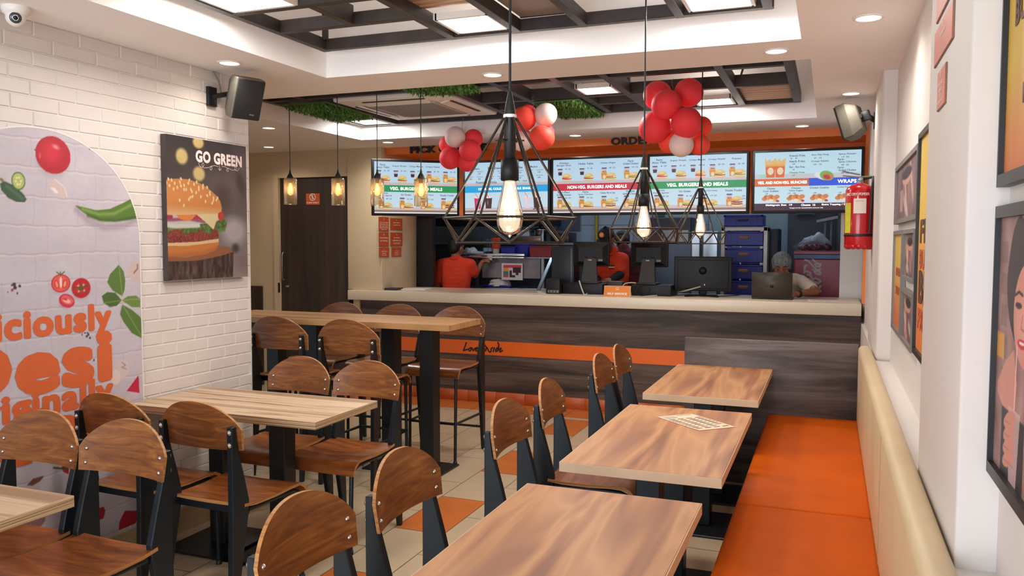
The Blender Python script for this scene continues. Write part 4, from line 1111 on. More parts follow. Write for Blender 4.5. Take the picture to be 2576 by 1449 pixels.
# ---------------------------------------------------------------- orange notice plaques
def logo(mb, org, xd, yd, s):
    xd, yd, org = Vector(xd), Vector(yd), Vector(org)
    for k in range(3):
        mb.stroke([(s*.42*math.cos(a), s*(.28-.28*k)+s*.16*math.sin(a)) for a in [PI*i/8 for i in range(9)]] if k == 0 else [(-s*.42, s*(.3-.25*k)), (s*.42, s*(.3-.25*k))], s*.09, org, xd, yd)
def plaque(label, corners, nrm, lines, group='orange notice plaques', icon=True, name='notice_plaque'):
    """corners: top-left, top-right, bottom-left as seen by a reader"""
    tl, tr, bl = map(Vector, corners); xd = (tr-tl); yd = (tl-bl); w, h = xd.length, yd.length; xd.normalize(); yd.normalize(); n = xd.cross(yd)
    ctr = (tr+bl)/2
    t = thing(name, label, 'sign', ctr - yd*h/2, group)
    mt = Matrix(((xd.x, yd.x, n.x, ctr.x), (xd.y, yd.y, n.y, ctr.y), (xd.z, yd.z, n.z, ctr.z), (0,0,0,1)))
    mb = MB(); mb.xbox(mt @ Matrix.Translation((0,0,.002)), w, h, .003); mb.build('edge_plate', M_SIGNE, t)
    mb = MB(); mb.xbox(mt @ Matrix.Translation((0,0,.004)), w*.965, h*.965, .0012); mb.build('orange_face', M_SIGN, t)
    mb = MB(); nn = len(lines)
    P = lambda u, v: ctr + xd*(u*w) + yd*(v*h) + n*.0055
    if icon: logo(mb, P(0, .34), xd, yd, min(w, h)*.16)
    for i, l in enumerate(lines):
        mb.text(l, P(0, (.12 if icon else .25)-i*min(.2, .6/nn)), xd, yd, height=h*min(.10, .36/nn), width=min(w*.84, h*.085*len(l)), bold=.02)
    mb.build('lettering', M_WINK, t)
    return t
XC = -4.0445
def colpl(x0, y0, x1, y1): # crop px of the column view -> y,z on the column side
    a = on_x(940+x0/6.9, 530+y0/6.9, XC); b = on_x(940+x1/6.9, 530+y1/6.9, XC); d = on_x(940+x0/6.9, 530+y1/6.9, XC)
    return (Vector((XC, a.y, a.z)), Vector((XC, b.y, a.z)), Vector((XC, a.y, d.z)))
plaque('orange notice plaque on the white column, top left of six', colpl(82,105,256,360), None, ['DEAR CUSTOMER', 'PLEASE CHECK YOUR', 'BILL AND CASH', 'BEFORE LEAVING', 'THANK YOU'])
plaque('orange plaque reading STORE TIMINGS on the white column', colpl(284,128,492,332), None, ['STORE TIMINGS', '11 AM TO 11 PM'])
plaque('orange plaque reading RAW MATERIALS NOT FOR SALE on the white column', colpl(84,378,257,628), None, ['RAW MATERIALS', 'NOT FOR SALE'])
plaque('orange notice plaque with three text lines, middle right of six on the white column', colpl(286,378,495,620), None, ['ASK WITHOUT', 'HESITATION FOR', 'YOUR RECEIPT'])
plaque('orange notice plaque, bottom left of six on the white column', colpl(88,642,262,812), None, ['OUTSIDE FOOD &', 'BEVERAGES', 'NOT ALLOWED'])
plaque('small orange notice plaque, bottom right of six on the white column', colpl(306,640,476,803), None, ['ALCOHOL &', 'SMOKING IS', 'PROHIBITED'])
def pilpl(pts):
    a, b, d = (on_x(px, py, XR) for px, py in pts)
    return (Vector((XR, a.y, a.z)), Vector((XR, b.y, a.z)), Vector((XR, a.y, d.z)))
plaque('orange plaque on the near pilaster, cut by the top of the view', pilpl([(2362,-30),(2402,-90),(2362,55)]), None, ['NO SMOKING'])
plaque('wide orange plaque with one line, middle of three on the near pilaster', pilpl([(2356,88),(2403,30),(2356,168)]), None, ['NO SMOKING AREA'])
plaque('narrow orange plaque with small text, lowest of three on the near pilaster', pilpl([(2364,186),(2384,165),(2361,282)]), None, ['THIS PLACE', 'IS UNDER', 'CCTV', 'SURVEILLANCE'])
p0 = on_y(770, 487, 6.965); p1 = on_y(805, 515, 6.965)
ts = plaque('orange STAFF ONLY sign on the dark door', ((p0.x, 6.965, p0.z), (p1.x, 6.965, p0.z), (p0.x, 6.965, p1.z)), None, [], 'door signs', icon=False, name='staff_only_sign')
mb = MB(); w = p1.x-p0.x; h = p0.z-p1.z; cx_, cz_ = (p0.x+p1.x)/2, (p0.z+p1.z)/2
mb.stroke([(.034*math.cos(2*PI*i/24), .034*math.sin(2*PI*i/24)) for i in range(25)], .006, (cx_, 6.9585, cz_+.02), (1,0,0), (0,0,1))
mb.stroke([(-.024, .024), (.024, -.024)], .005, (cx_, 6.9585, cz_+.02), (1,0,0), (0,0,1)); mb.stroke([(0, .02), (0, -.018)], .010, (cx_, 6.9580, cz_+.02), (1,0,0), (0,0,1))
mb.text('STAFF ONLY', (cx_, 6.9585, cz_-.036), (1,0,0), (0,0,1), height=.014, width=w*.86, bold=.03)
mb.build('symbol_and_words', M_WINK, ts)

# ================================================================ CHAIRS AND STOOLS
def chair_proto(name, label, cat, sh=0.445, bt=0.865, bb=0.675, riv=(0.752, 0.702), bw=0.205, rs=0.175, sw_=0.2, footrest=None, group=None, leg_mat=None):
    """seat faces +y; origin on the floor below the seat centre; back plane at y = -0.2"""
    t = thing(name, label, cat, (0,0,0), group)
    # seat: bent plywood with a rolled front edge
    prof = [(-0.185, sh+.004), (-0.12, sh-.004), (0.0, sh-.006), (0.10, sh), (0.155, sh-.001), (0.185, sh-.012), (0.203, sh-.034), (0.21, sh-.062)]
    th = 0.013; v = []; f = []; n = len(prof)
    def wd(i): return sw_*(0.94+0.06*min(1, i/3)) 
    mb = MB()
    for side in (0, 1):
        for i, (y, z) in enumerate(prof):
            d = Vector((prof[min(i+1, n-1)][0]-prof[max(i-1, 0)][0], prof[min(i+1, n-1)][1]-prof[max(i-1, 0)][1])).normalized()
            nx, nz = -d.y, d.x
            yy, zz = (y, z) if side == 0 else (y-nx*th, z-nz*th)
            for k in range(9):
                u = -1+2*k/8; v.append((u*wd(i), yy, zz+0.005*u*u*(1 if i < 5 else 0)))
    for i in range(n-1):
        for k in range(8):
            a = i*9+k; f.append((a, a+1, a+10, a+9)); b = n*9+a; f.append((b+9, b+10, b+1, b))
    mb.add(v, f, 0, True)
    ed = [i*9 for i in range(n)]; E = []
    for i in range(n-1):
        for k in (0, 8):
            a, b = i*9+k, (i+1)*9+k; E.append((a, b, n*9+b, n*9+a) if k == 0 else (b, a, n*9+a, n*9+b))
    for k in range(8):
        a = k; E.append((a+1, a, n*9+a, n*9+a+1)); a = (n-1)*9+k; E.append((a, a+1, n*9+a+1, n*9+a))
    mb.add(v, E, 1)
    mb.build('seat', [M_CHAIRY, M_PLYEDGE], t)
    # back: arched, curved plywood panel
    NXB, th = 24, 0.011; h0 = bb; lean = 0.13
    mb = MB(); v = []; rows = 10
    def topz(u):
        a = abs(u); return bb + (bt-bb)*(0.44 + 0.56*(max(0, 1-a**2.2))**.8)
    def pos(u, tt, off):
        z = bb + (topz(u)-bb)*tt
        y = -0.197 - lean*(z-bb) - 0.026*(1-u*u) + 0.026 + off     # concave towards the sitter
        y = -0.197 - lean*(z-bb) - 0.030*(1-u*u) + off
        return (u*bw*(1-0.03*(1-tt)), y, z)
    for off in (0, -th):
        for i in range(rows+1):
            for k in range(NXB+1):
                v.append(pos(-1+2*k/NXB, i/rows, off))
    w = NXB+1; nn = (rows+1)*w; f = []; e = []
    for i in range(rows):
        for k in range(NXB):
            a = i*w+k; f.append((a+1, a, a+w, a+w+1)); b = nn+a; f.append((b, b+1, b+w+1, b+w))
    for k in range(NXB):
        a = k; e.append((a, a+1, nn+a+1, nn+a)); a = rows*w+k; e.append((a+1, a, nn+a, nn+a+1))
    for i in range(rows):
        a = i*w; e.append((a+w, a, nn+a, nn+a+w)); a = i*w+NXB; e.append((a, a+w, nn+a+w, nn+a))
    mb.add(v, f, 0, True); mb.add(v, e, 1)
    mb.build('backrest', [M_CHAIR, M_PLYEDGE], t)
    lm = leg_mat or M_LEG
    ztop = riv[0]+.022
    for s in (-1, 1):
        xa = s*rs
        # rear leg: folded sheet fin, slim at the back top, broad at the seat, slim at the floor
        pan = lambda z: -0.197 - lean*(z-bb) - 0.030*(1-(rs/bw)**2)      # front of the panel at the rivets
        yk0 = pan(ztop)-th-.024
        yb = lambda z: yk0 - (.012*(1-z/sh) if z < sh else 0)
        prof = [(0.0, .024), (sh*.5, .060), (sh-.03, .094), (sh+.02, .096), (sh+.5*(bb-sh), .072), (bb-.006, pan(bb)-th-yk0+.004), (bb+.01, pan(bb+.01)-th-yk0-.0005), (ztop, .0235)]
        mb = MB(); v = []
        for z, d in prof:
            y0 = yb(z); hw = .013
            for (x, y) in ((xa-hw, y0), (xa+hw, y0), (xa+hw, y0+d), (xa-hw, y0+d)): v.append((x, y, z))
        n = len(prof); f = [(3,2,1,0), (4*n-4, 4*n-3, 4*n-2, 4*n-1)]
        for i in range(n-1):
            for k in range(4):
                a = i*4+k; b = i*4+(k+1) % 4; f.append((a, b, b+4, a+4))
        mb.add(v, f); mb.build('rear_leg', lm, t, bevel=0.003)
        # front leg: bent round tube running back under the seat
        xf = s*(sw_-.028)
        pts = [(xa*.98, -.15, sh-.026), (xf, 0.08, sh-.028), (xf, .135, sh-.030), (xf, .165, sh-.042), (xf, .182, sh-.07), (xf, .19, sh*.45), (xf*1.0, .196, .012)]
        mb = MB(); mb.tube(pts, 0.0105, 10); mb.lathe([(0.0135, 0), (0.0135, .018), (.0105, .02)], 12, at=(xf, .196, 0)); mb.build('front_leg', lm, t)
        # bolts through the back
        for z in riv:
            y = -0.197 - lean*(z-bb) - 0.030*(1-(rs/bw)**2)
            mb = MB(); mb.lathe([(.0075, 0), (.0072, .003), (.004, .0058), (.0001, .0065)], 12, mtx=Matrix.Translation((xa, y-.0005, z)) @ Matrix.Rotation(-PI/2, 4, 'X'))
            yk = yb(z); mb.tube([(xa, y, z), (xa, yk, z)], .003, 8)
            mb.lathe([(.0105, 0), (.0105, .0025), (.0065, .0028), (.0065, .0065), (.0001, .007)], 14, mtx=Matrix.Translation((xa, yk, z)) @ Matrix.Rotation(PI/2, 4, 'X'))
            mb.build('bolt', M_CHROME, t)
    mb = MB(); mb.box(-rs, rs, -.165, -.145, sh-.045, sh-.015); mb.box(-sw_+.03, sw_-.03, .07, .085, sh-.045, sh-.02); mb.build('cross_rail', lm, t)
    if footrest:
        mb = MB()
        for s in (-1, 1): mb.tube([(s*(sw_-.028), .192, footrest), (s*rs, yb(footrest)+.02, footrest)], .009, 8)
        mb.tube([(-(sw_-.028), .192, footrest), ((sw_-.028), .192, footrest)], .009, 8)
        mb.tube([(-rs, -.22, footrest-.1), (rs, -.22, footrest-.1)], .009, 8)
        mb.build('footrest', lm, t)
    return t
G1, G2, G3 = 'chairs along the bench tables', 'chairs around the left tables', 'stools at the high table'
proto = chair_proto('dining_chair', 'wooden backed metal chair at the nearest bench table, nearest the camera', 'chair', group=G1)
def place(pr, x, y, face, label, group, first=False):
    """x, y = middle of the back panel; face = direction the sitter looks"""
    rz = {'+x': -PI/2, '-y': PI, '+y': 0.0}[face] if isinstance(face, str) else face
    dx, dy = -math.sin(rz), math.cos(rz)
    loc = (x+dx*.205, y+dy*.205, 0)
    if first:
        pr.location = loc; pr.rotation_euler = (0, 0, rz); pr['label'] = label; pr['group'] = group; return pr
    return dup(pr, loc, rz, label, group)
place(proto, -1.185, 1.68, '+x', 'arched wooden chair at the nearest bench table, closest to the camera', G1, True)
place(proto, -1.17, 2.17, '+x', 'arched wooden chair at the far end of the nearest bench table', G1)
place(proto, -1.165, 3.02, '+x', 'arched wooden chair at the near end of the bench table holding the menu sheet', G1)
place(proto, -1.17, 3.56, -PI/2+.06, 'arched wooden chair with its seat showing at the far end of the menu sheet table', G1)
place(proto, -1.165, 4.47, '+x', 'arched wooden chair at the near end of the farthest bench table', G1)
place(proto, -1.165, 4.92, '+x', 'arched wooden chair nearest the service counter at the farthest bench table', G1)
place(proto, -2.80, 2.58, -.04, 'dark mottled wooden chair seen from behind between the mural and the middle left table', G2)
place(proto, -2.335, 2.58, -.02, 'wooden chair seen from behind at the aisle side of the middle left table', G2)
place(proto, -2.69, 3.70, PI-.04, 'wooden chair facing the camera across the brick wall table, nearer the wall', G2)
place(proto, -2.265, 3.70, PI-.03, 'wooden chair facing the camera across the brick wall table, aisle side', G2)
place(proto, -2.72, 2.14, PI, 'wooden chair facing the camera at the left edge of the view behind the corner table', G2)
place(proto, -2.305, 2.14, PI-.03, 'light brown wooden chair facing the camera at the corner table, its seat in full view', G2)
sproto = chair_proto('bar_stool', 'x', 'bar stool', sh=0.645, bt=1.03, bb=0.82, riv=(0.892, 0.838), bw=0.215, rs=0.185, sw_=0.2, footrest=0.27, group=G3, leg_mat=M_BLACK)
place(sproto, -3.22, 4.25, 0.0, 'high wooden stool seen from behind at the high table, nearer the brick wall', G3, True)
place(sproto, -2.71, 4.25, 0.0, 'high wooden stool seen from behind at the high table, nearer the aisle', G3)
place(sproto, -3.48, 5.32, PI, 'high wooden stool across the high table, in front of the staff door', G3)
place(sproto, -2.985, 5.32, PI, 'high wooden stool in the middle of the far side of the high table', G3)
place(sproto, -2.49, 5.32, PI, 'high wooden stool at the right end of the far side of the high table', G3)

# ================================================================ TABLES
def table(name, label, x0, x1, y0, y1, z, th, top, edge, cols, base=(.40, .40), colw=.09, group=None, cat='table'):
    cx, cy = (x0+x1)/2, (y0+y1)/2
    t = thing(name, label, cat, (cx, cy, 0), group)
    mb = MB(); mb.box(x0+.001, x1-.001, y0+.001, y1-.001, z-th*.9, z); mb.build('tabletop', top, t, bevel=.0015)
    mb = MB()
    for b in ((x0, x1, y0-.0012, y0+.001), (x0, x1, y1-.001, y1+.0012), (x0-.0012, x0+.001, y0, y1), (x1-.001, x1+.0012, y0, y1)): mb.box(*b, z-th, z-.001)
    mb.build('edge_band', edge, t)
    for px_, py_ in cols:
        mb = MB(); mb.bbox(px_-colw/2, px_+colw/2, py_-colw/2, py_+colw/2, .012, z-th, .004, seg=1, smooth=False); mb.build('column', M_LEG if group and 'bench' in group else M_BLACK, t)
        mb = MB(); mb.bbox(px_-base[0]/2, px_+base[0]/2, py_-base[1]/2, py_+base[1]/2, 0, .012, .003, seg=1, smooth=False); mb.build('base_plate', M_BLACK, t)
        mb = MB(); mb.box(px_-min(.2, (x1-x0)*.4), px_+min(.2, (x1-x0)*.4), py_-.025, py_+.025, z-th-.012, z-th*.92); mb.box(px_-.025, px_+.025, py_-.16, py_+.16, z-th-.012, z-th*.92); mb.build('top_bracket', M_BLACK, t)
    return t
TG1, TG2 = 'tables along the bench', 'tables by the brick wall'
table('dining_table', 'warm wood laminate table nearest the camera, beside the orange bench', -0.882, -0.335, 1.33, 2.412, .73, .034, M_TOPW, M_EDGEW, [(-.60, 1.58), (-.60, 2.16)], group=TG1)
table('dining_table', 'warm wood laminate table holding the printed menu sheet', -0.865, -0.312, 2.69, 3.785, .73, .034, M_TOPW, M_EDGEW, [(-.60, 2.96), (-.60, 3.5)], group=TG1)
table('dining_table', 'warm wood laminate table farthest along the bench, before the low grey partition', -0.872, -0.308, 4.09, 5.15, .73, .034, M_TOPW, M_EDGEW, [(-.60, 4.34), (-.60, 4.9)], group=TG1)
table('dining_table', 'pale striped table against the brick wall between four chairs', -3.062, -2.022, 2.90, 3.41, .73, .034, M_TOPP, M_EDGEP, [(-2.78, 3.2), (-2.42, 3.2)], group=TG2)
table('dining_table', 'pale striped table corner cut by the left edge of the view', -3.062, -2.112, 1.27, 1.785, .73, .034, M_TOPP, M_EDGEP, [(-2.72, 1.52), (-2.38, 1.52)], group=TG2)
table('high_table', 'long high oak topped table with two black columns behind the left tables', -3.95, -2.135, 4.445, 4.925, .99, .036, M_TOPH, M_TOPH, [(-3.62, 4.74), (-3.3, 4.74), (-2.70, 4.74), (-2.415, 4.74)], base=(.275, .32), colw=.10)
# menu sheet on the bench table
q = [on_z(*p, .7312) for p in ((1650, 1048), (1740, 1040), (1853, 1074), (1762, 1087))]
img = Canvas(120, 170, (228, 200, 170)); img.rect(0, 0, 120, 170, (226, 150, 120)); img.rect(4, 4, 116, 166, (226, 206, 176))
r_ = random.Random(4)
img.rect(10, 8, 60, 12, (90, 80, 60)); img.rect(70, 10, 110, 30, (190, 176, 150)); img.rect(72, 30, 110, 33, (70, 56, 44))
for j in range(9):
    for i in range(4):
        if r_.random() < .97:
            img.rect(8+i*28, 42+j*13, 28+i*28, 49+j*13, r_.choice([(86, 62, 44), (120, 90, 60), (70, 56, 48), (150, 80, 60)])); img.line([(8+i*28, 53+j*13), (30+i*28, 53+j*13)], 1.2, (170, 150, 124))
q0, q1, q3 = q[0], q[1], q[3]
sheet('menu_sheet', img.out(), tuple(q1), tuple(q0-q1), tuple(q[2]-q1), M_PRINT, at=tuple(q0)) 
ms = bpy.data.objects['menu_sheet']; tag(ms, 'printed paper menu sheet lying on the middle bench table', 'menu')

# ================================================================ PENDANT LAMPS
def bulbglass(name, rgb, strength, fac):
    """lit lamp bulb: clear glass that itself glows softly"""
    mt = bpy.data.materials.new(name); mt.use_nodes = True
    nt = mt.node_tree; nt.nodes.remove(nt.nodes['Principled BSDF']); out = nt.nodes['Material Output']
    t = nt.nodes.new('ShaderNodeBsdfTransparent'); e = nt.nodes.new('ShaderNodeEmission'); e.inputs[0].default_value = lin(rgb)+(1,); e.inputs[1].default_value = strength
    g = nt.nodes.new('ShaderNodeBsdfGlossy'); g.inputs['Roughness'].default_value = .05
    lw = nt.nodes.new('ShaderNodeLayerWeight'); lw.inputs['Blend'].default_value = .2
    m1 = nt.nodes.new('ShaderNodeMixShader'); m1.inputs[0].default_value = fac; m2 = nt.nodes.new('ShaderNodeMixShader')
    nt.links.new(t.outputs[0], m1.inputs[1]); nt.links.new(e.outputs[0], m1.inputs[2]); nt.links.new(lw.outputs['Fresnel'], m2.inputs[0]); nt.links.new(m1.outputs[0], m2.inputs[1]); nt.links.new(g.outputs[0], m2.inputs[2]); nt.links.new(m2.outputs[0], out.inputs[0])
    return mt
M_BULBW = bulbglass('amber_bulb_glass', (255, 196, 110), 1.7, .5)
M_BULB = bulbglass('clear_bulb_glass', (255, 234, 196), 1.5, .42)
M_FIL = glow('bulb_glow', (255, 232, 190), 16.0)
M_FILW = glow('warm_filament', (255, 176, 84), 14.0)
M_BRONZE = mat('dark_bronze_wire', (58, 48, 40), 0.38, 0.55, vary=0.1, scale=20)
def cage(label, x, y, zap, zw, zb, Rw, Rb, n, rot, ztop, bulbscale=1.0, e=5):
    t = thing('cage_pendant_lamp', label, 'pendant lamp', (x, y, zb), 'wire cage pendant lamps')
    mb = MB(); mb.tube([(x, y, zap), (x, y, ztop)], .0035, 8); mb.build('cord', M_BLACK, t)
    mb = MB(); mb.lathe([(.0045, zap+.06), (.011, zap+.03), (.015, zap+.004), (.015, zap-.11), (.0105, zap-.112)], 16, at=(x, y, 0)); mb.build('stem', M_BLACK, t)
    mb = MB(); mb.lathe([(.0165, zap-.004), (.0165, zap+.004)], 16, at=(x, y, 0)); mb.build('collar', M_TRIM, t)
    zs = zap-.105
    mb = MB(); mb.lathe([(.012, zs), (.0225, zs-.003), (.0225, zs-.052), (.018, zs-.054)], 20, at=(x, y, 0)); mb.build('lamp_holder', M_PLAST, t)
    W = [(x+Rw*math.cos(rot+2*PI*k/n), y+Rw*math.sin(rot+2*PI*k/n), zw) for k in range(n)]
    B = [(x+Rb*math.cos(rot+2*PI*(k+.5)/n), y+Rb*math.sin(rot+2*PI*(k+.5)/n), zb) for k in range(n)]
    r = .0033
    mb = MB()
    for k in range(n):
        A = (x+.016*math.cos(rot+2*PI*k/n), y+.016*math.sin(rot+2*PI*k/n), zap-.005)
        mb.tube([A, W[k]], r, 6); mb.tube([W[k], W[(k+1) % n]], r, 6); mb.tube([B[k], B[(k+1) % n]], r, 6)
        mb.tube([W[k], B[k]], r, 6); mb.tube([W[(k+1) % n], B[k]], r, 6)
        mb.ball(W[k], .0048, 0, 8, 6); mb.ball(B[k], .0048, 0, 8, 6)
    for k in range(n):
        mb.tube([(x+.0145*math.cos(rot+2*PI*k/n), y+.0145*math.sin(rot+2*PI*k/n), zap-.06), tuple(Vector((x, y, zap-.005)).lerp(Vector(W[k]), .22))], .002, 5)
    mb.build('wire_cage', M_BRONZE, t)
    zq = zs-.05; s = bulbscale*1.1
    prof = [(.0135, 0), (.0150, -.010), (.0205, -.035), (.0265, -.058), (.0298, -.076), (.0306, -.090), (.0288, -.104), (.0238, -.115), (.0155, -.122), (.006, -.1245), (.004, -.128), (.0001, -.131)]
    bulb = MB(); bulb.lathe([(a*s, zq+b*s) for a, b in prof], 24, at=(x, y, 0)); bo = bulb.build('bulb', M_BULB, t)
    mb = MB()
    for k in range(6):
        a = k*PI/3; mb.tube([(x+.004*math.cos(a)*s, y+.004*math.sin(a)*s, zq-.02*s), (x+.013*math.cos(a)*s, y+.013*math.sin(a)*s, zq-.092*s)], .0022*s, 6)
    mb.tube([(x, y, zq-.01*s), (x, y, zq-.05*s)], .004*s, 8)
    f = mb.build('filament', M_FIL, bo)
    lamp('pendant_bulb_lamp', 'POINT', (x, y, zq-.065*s), e, (1.0, .82, .55), .02)
ang0 = -YAW
cage('large wire cage pendant lamp hanging nearest the camera over the first bench table', -0.392*1.9, 1.9, 1.808, 1.557, 1.497, .163, .146, 6, ang0, 2.52)
cage('wire cage pendant lamp hanging second from the camera in front of the menu screens', -0.215*3.45, 3.45, on_y(1628, 424, 3.45).z, on_y(1628, 575, 3.45).z, on_y(1628, 609, 3.45).z, .150, .137, 8, ang0+.3, 2.52, 1.02, 3)
cage('wire cage pendant lamp farthest from the camera, over the last bench table', -0.146*5.05, 5.05, on_y(1764, 472, 5.05).z, on_y(1764, 586, 5.05).z, on_y(1764, 613, 5.05).z, .160, .145, 9, ang0+.1, 2.98, 1.03, 2.5)

M_GLASSC = glass('smoky_clear_glass', (248, 240, 226), .02, .22)
nt_g = M_GLASSC.node_tree; o_g = nt_g.nodes['Material Output']; old_g = o_g.inputs[0].links[0].from_socket
tr_g = nt_g.nodes.new('ShaderNodeBsdfTranslucent'); tr_g.inputs[0].default_value = (.95, .9, .8, 1)
mx_g = nt_g.nodes.new('ShaderNodeMixShader'); mx_g.inputs[0].default_value = .07
nt_g.links.new(old_g, mx_g.inputs[1]); nt_g.links.new(tr_g.outputs[0], mx_g.inputs[2]); nt_g.links.new(mx_g.outputs[0], o_g.inputs[0])
def glass_pendant(label, px, y):
    p = on_y(px, 445, y); x = p.x; zt = p.z-.01; hgt = 0.178
    t = thing('glass_pendant_lamp', label, 'pendant lamp', (x, y, zt-hgt), 'glass cylinder pendant lamps over the high table')
    mb = MB(); mb.tube([(x, y, zt+.05), (x, y, 2.99)], .003, 8); mb.build('cord', M_BLACK, t)
    mb = MB(); mb.lathe([(.004, zt+.06), (.008, zt+.035), (.016, zt+.022), (.022, zt+.008), (.024, zt)], 20, at=(x, y, 0)); mb.build('cap', M_BLACK, t)
    R = .044
    mb = MB(); mb.lathe([(.022, zt+.002), (R-.006, zt), (R, zt-.007), (R, zt-hgt+.004), (R-.002, zt-hgt), (R-.004, zt-hgt+.004), (R-.004, zt-.008), (R-.008, zt-.004), (.022, zt-.003)], 32, at=(x, y, 0)); mb.build('glass_shade', M_GLASSC, t)
    mb = MB(); mb.lathe([(.013, zt), (.013, zt-.03), (.008, zt-.032)], 16, at=(x, y, 0)); mb.build('lamp_holder', M_BLACK, t)
    b = MB(); b.lathe([(.010, zt-.028), (.015, zt-.045), (.024, zt-.072), (.0265, zt-.088), (.023, zt-.106), (.012, zt-.118), (.0001, zt-.121)], 20, at=(x, y, 0)); bo = b.build('bulb', M_BULBW, t)
    mb = MB()
    for k in range(5): a = k*2*PI/5; mb.tube([(x+.003*math.cos(a), y+.003*math.sin(a), zt-.04), (x+.012*math.cos(a), y+.012*math.sin(a), zt-.1)], .0026, 6)
    mb.build('filament', M_FILW, bo)
    lamp('glass_pendant_bulb', 'POINT', (x, y, zt-.075), 2.2, (1.0, .62, .28), .02)
for px, w_ in ((730, 'leftmost of four, before the staff door'), (850, 'second from the left, at the staff door edge'), (949, 'third from the left, at the first menu screen corner'), (1059, 'rightmost of four, before the first menu screen')):
    glass_pendant('clear glass cylinder pendant lamp, ' + w_, px, 4.68)

# ================================================================ BALLOONS
M_RED = mat('red_balloon_rubber', (244, 62, 70), 0.6, vary=0.05, scale=6, spec=.3)
M_REDO = mat('bright_red_balloon_rubber', (250, 78, 60), 0.6, vary=0.05, scale=6, spec=.3)
M_WHB = mat('pale_pink_balloon_rubber', (236, 210, 202), 0.55, vary=0.03, scale=6, spec=.3)
def balloon(px, py, r_px, y, dy, m_, label, group, knot=(0, 0, -1)):
    Y = y+dy; c = on_y(px, py, Y); ax = AX_F.dot(np.array(c)-np.array((0, 0, CZ))); r = r_px*ax/FPX
    t = thing('balloon', label, 'balloon', c, group)
    d = Vector(knot).normalized(); R = d.to_track_quat('-Z', 'Y').to_matrix().to_4x4()
    prof = [(max(1e-5, r*math.sin(PI*i/18)*(1.0 if i > 8 else 1-.03*(1-i/9))), -r*math.cos(PI*i/18)*(1.0 if i > 9 else 1.10)) for i in range(19)]
    mb = MB(); mb.lathe(prof, 28, mtx=Matrix.Translation(c) @ R); mb.build('balloon_skin', m_, t)
    mb = MB(); mb.lathe([(.003, -r*1.09), (.004, -r*1.12), (.009, -r*1.16), (.007, -r*1.16)], 10, mtx=Matrix.Translation(c) @ R); mb.build('knot', m_, t)
    return c
def bunch(items, y, group, top_px, strlabel, where, ztop):
    cs = []
    for px, py, r, dy, mm, desc in items:
        cs.append(balloon(px, py, r, y, dy, mm, desc + ' ' + where, group, knot=(random.uniform(-.5, .5), random.uniform(.2, .9), random.uniform(-.3, .6))))
    c = sum(cs, Vector())/len(cs)
    mb = MB(); a = on_y(top_px[0], top_px[1], y)
    mb.tube([(c.x, c.y, c.z), (a.x, y, a.z), (a.x+.01, y, ztop)], .0015, 6)
    tag(mb.build('balloon_string', M_GREY, at=(a.x, y, a.z)), strlabel, 'string')
bunch([(1145,345,26.5,-.10,M_WHB,'only pale balloon'), (1190.5,349,24,0.0,M_RED,'red balloon at the upper right'), (1126,364,22,.06,M_RED,'red balloon half hidden at the left'),
       (1181.5,379,27,-.12,M_RED,'red balloon in front at the right'), (1133,398,28,-.06,M_RED,'large red balloon at the lower left'), (1174,408,24,-.02,M_RED,'lowest red balloon')], 6.2, 'balloons of the left bunch', (1163, 312), 'thin string of the left balloon bunch', 'of the left bunch, before PICK UP letters', 2.52)
bunch([(1318,299,31,-.08,M_REDO,'red balloon at the upper left'), (1328,284,21,.04,M_RED,'dark red balloon peeking at the top'), (1372.5,289,29,-.03,M_WHB,'white balloon at the upper right'),
       (1361.5,347,31.5,-.12,M_REDO,'bright orange red balloon at the lower right'), (1372,336,23,.03,M_RED,'red balloon half hidden at the right'), (1313,353,28,0,M_WHB,'white balloon at the lower left')], 5.45, 'balloons of the middle bunch', (1340, 245), 'thin string of the middle balloon bunch', 'of the middle bunch', 2.52)
bunch([(1654,240,36,.06,M_RED,'red balloon at the upper left'), (1732,233,36,.04,M_RED,'red balloon at the upper right'), (1677,263,37.5,-.12,M_RED,'red balloon in front near the top'),
       (1649,320,40,-.02,M_RED,'large red balloon at the left'), (1727,309,39,-.11,M_RED,'large dark red balloon at the centre right'), (1766,318,25,.08,M_REDO,'small bright red balloon at the right edge'),
       (1714,364,31,-.07,M_WHB,'only pale balloon, at the bottom'), (1760,365,26,.02,M_REDO,'bright red balloon at the lower right'), (1686,357,29,.05,M_REDO,'red balloon mostly hidden at the lower left')], 5.2, 'balloons of the large right bunch', (1690, 205), 'thin string of the large right balloon bunch', 'of the large right bunch', 2.52)

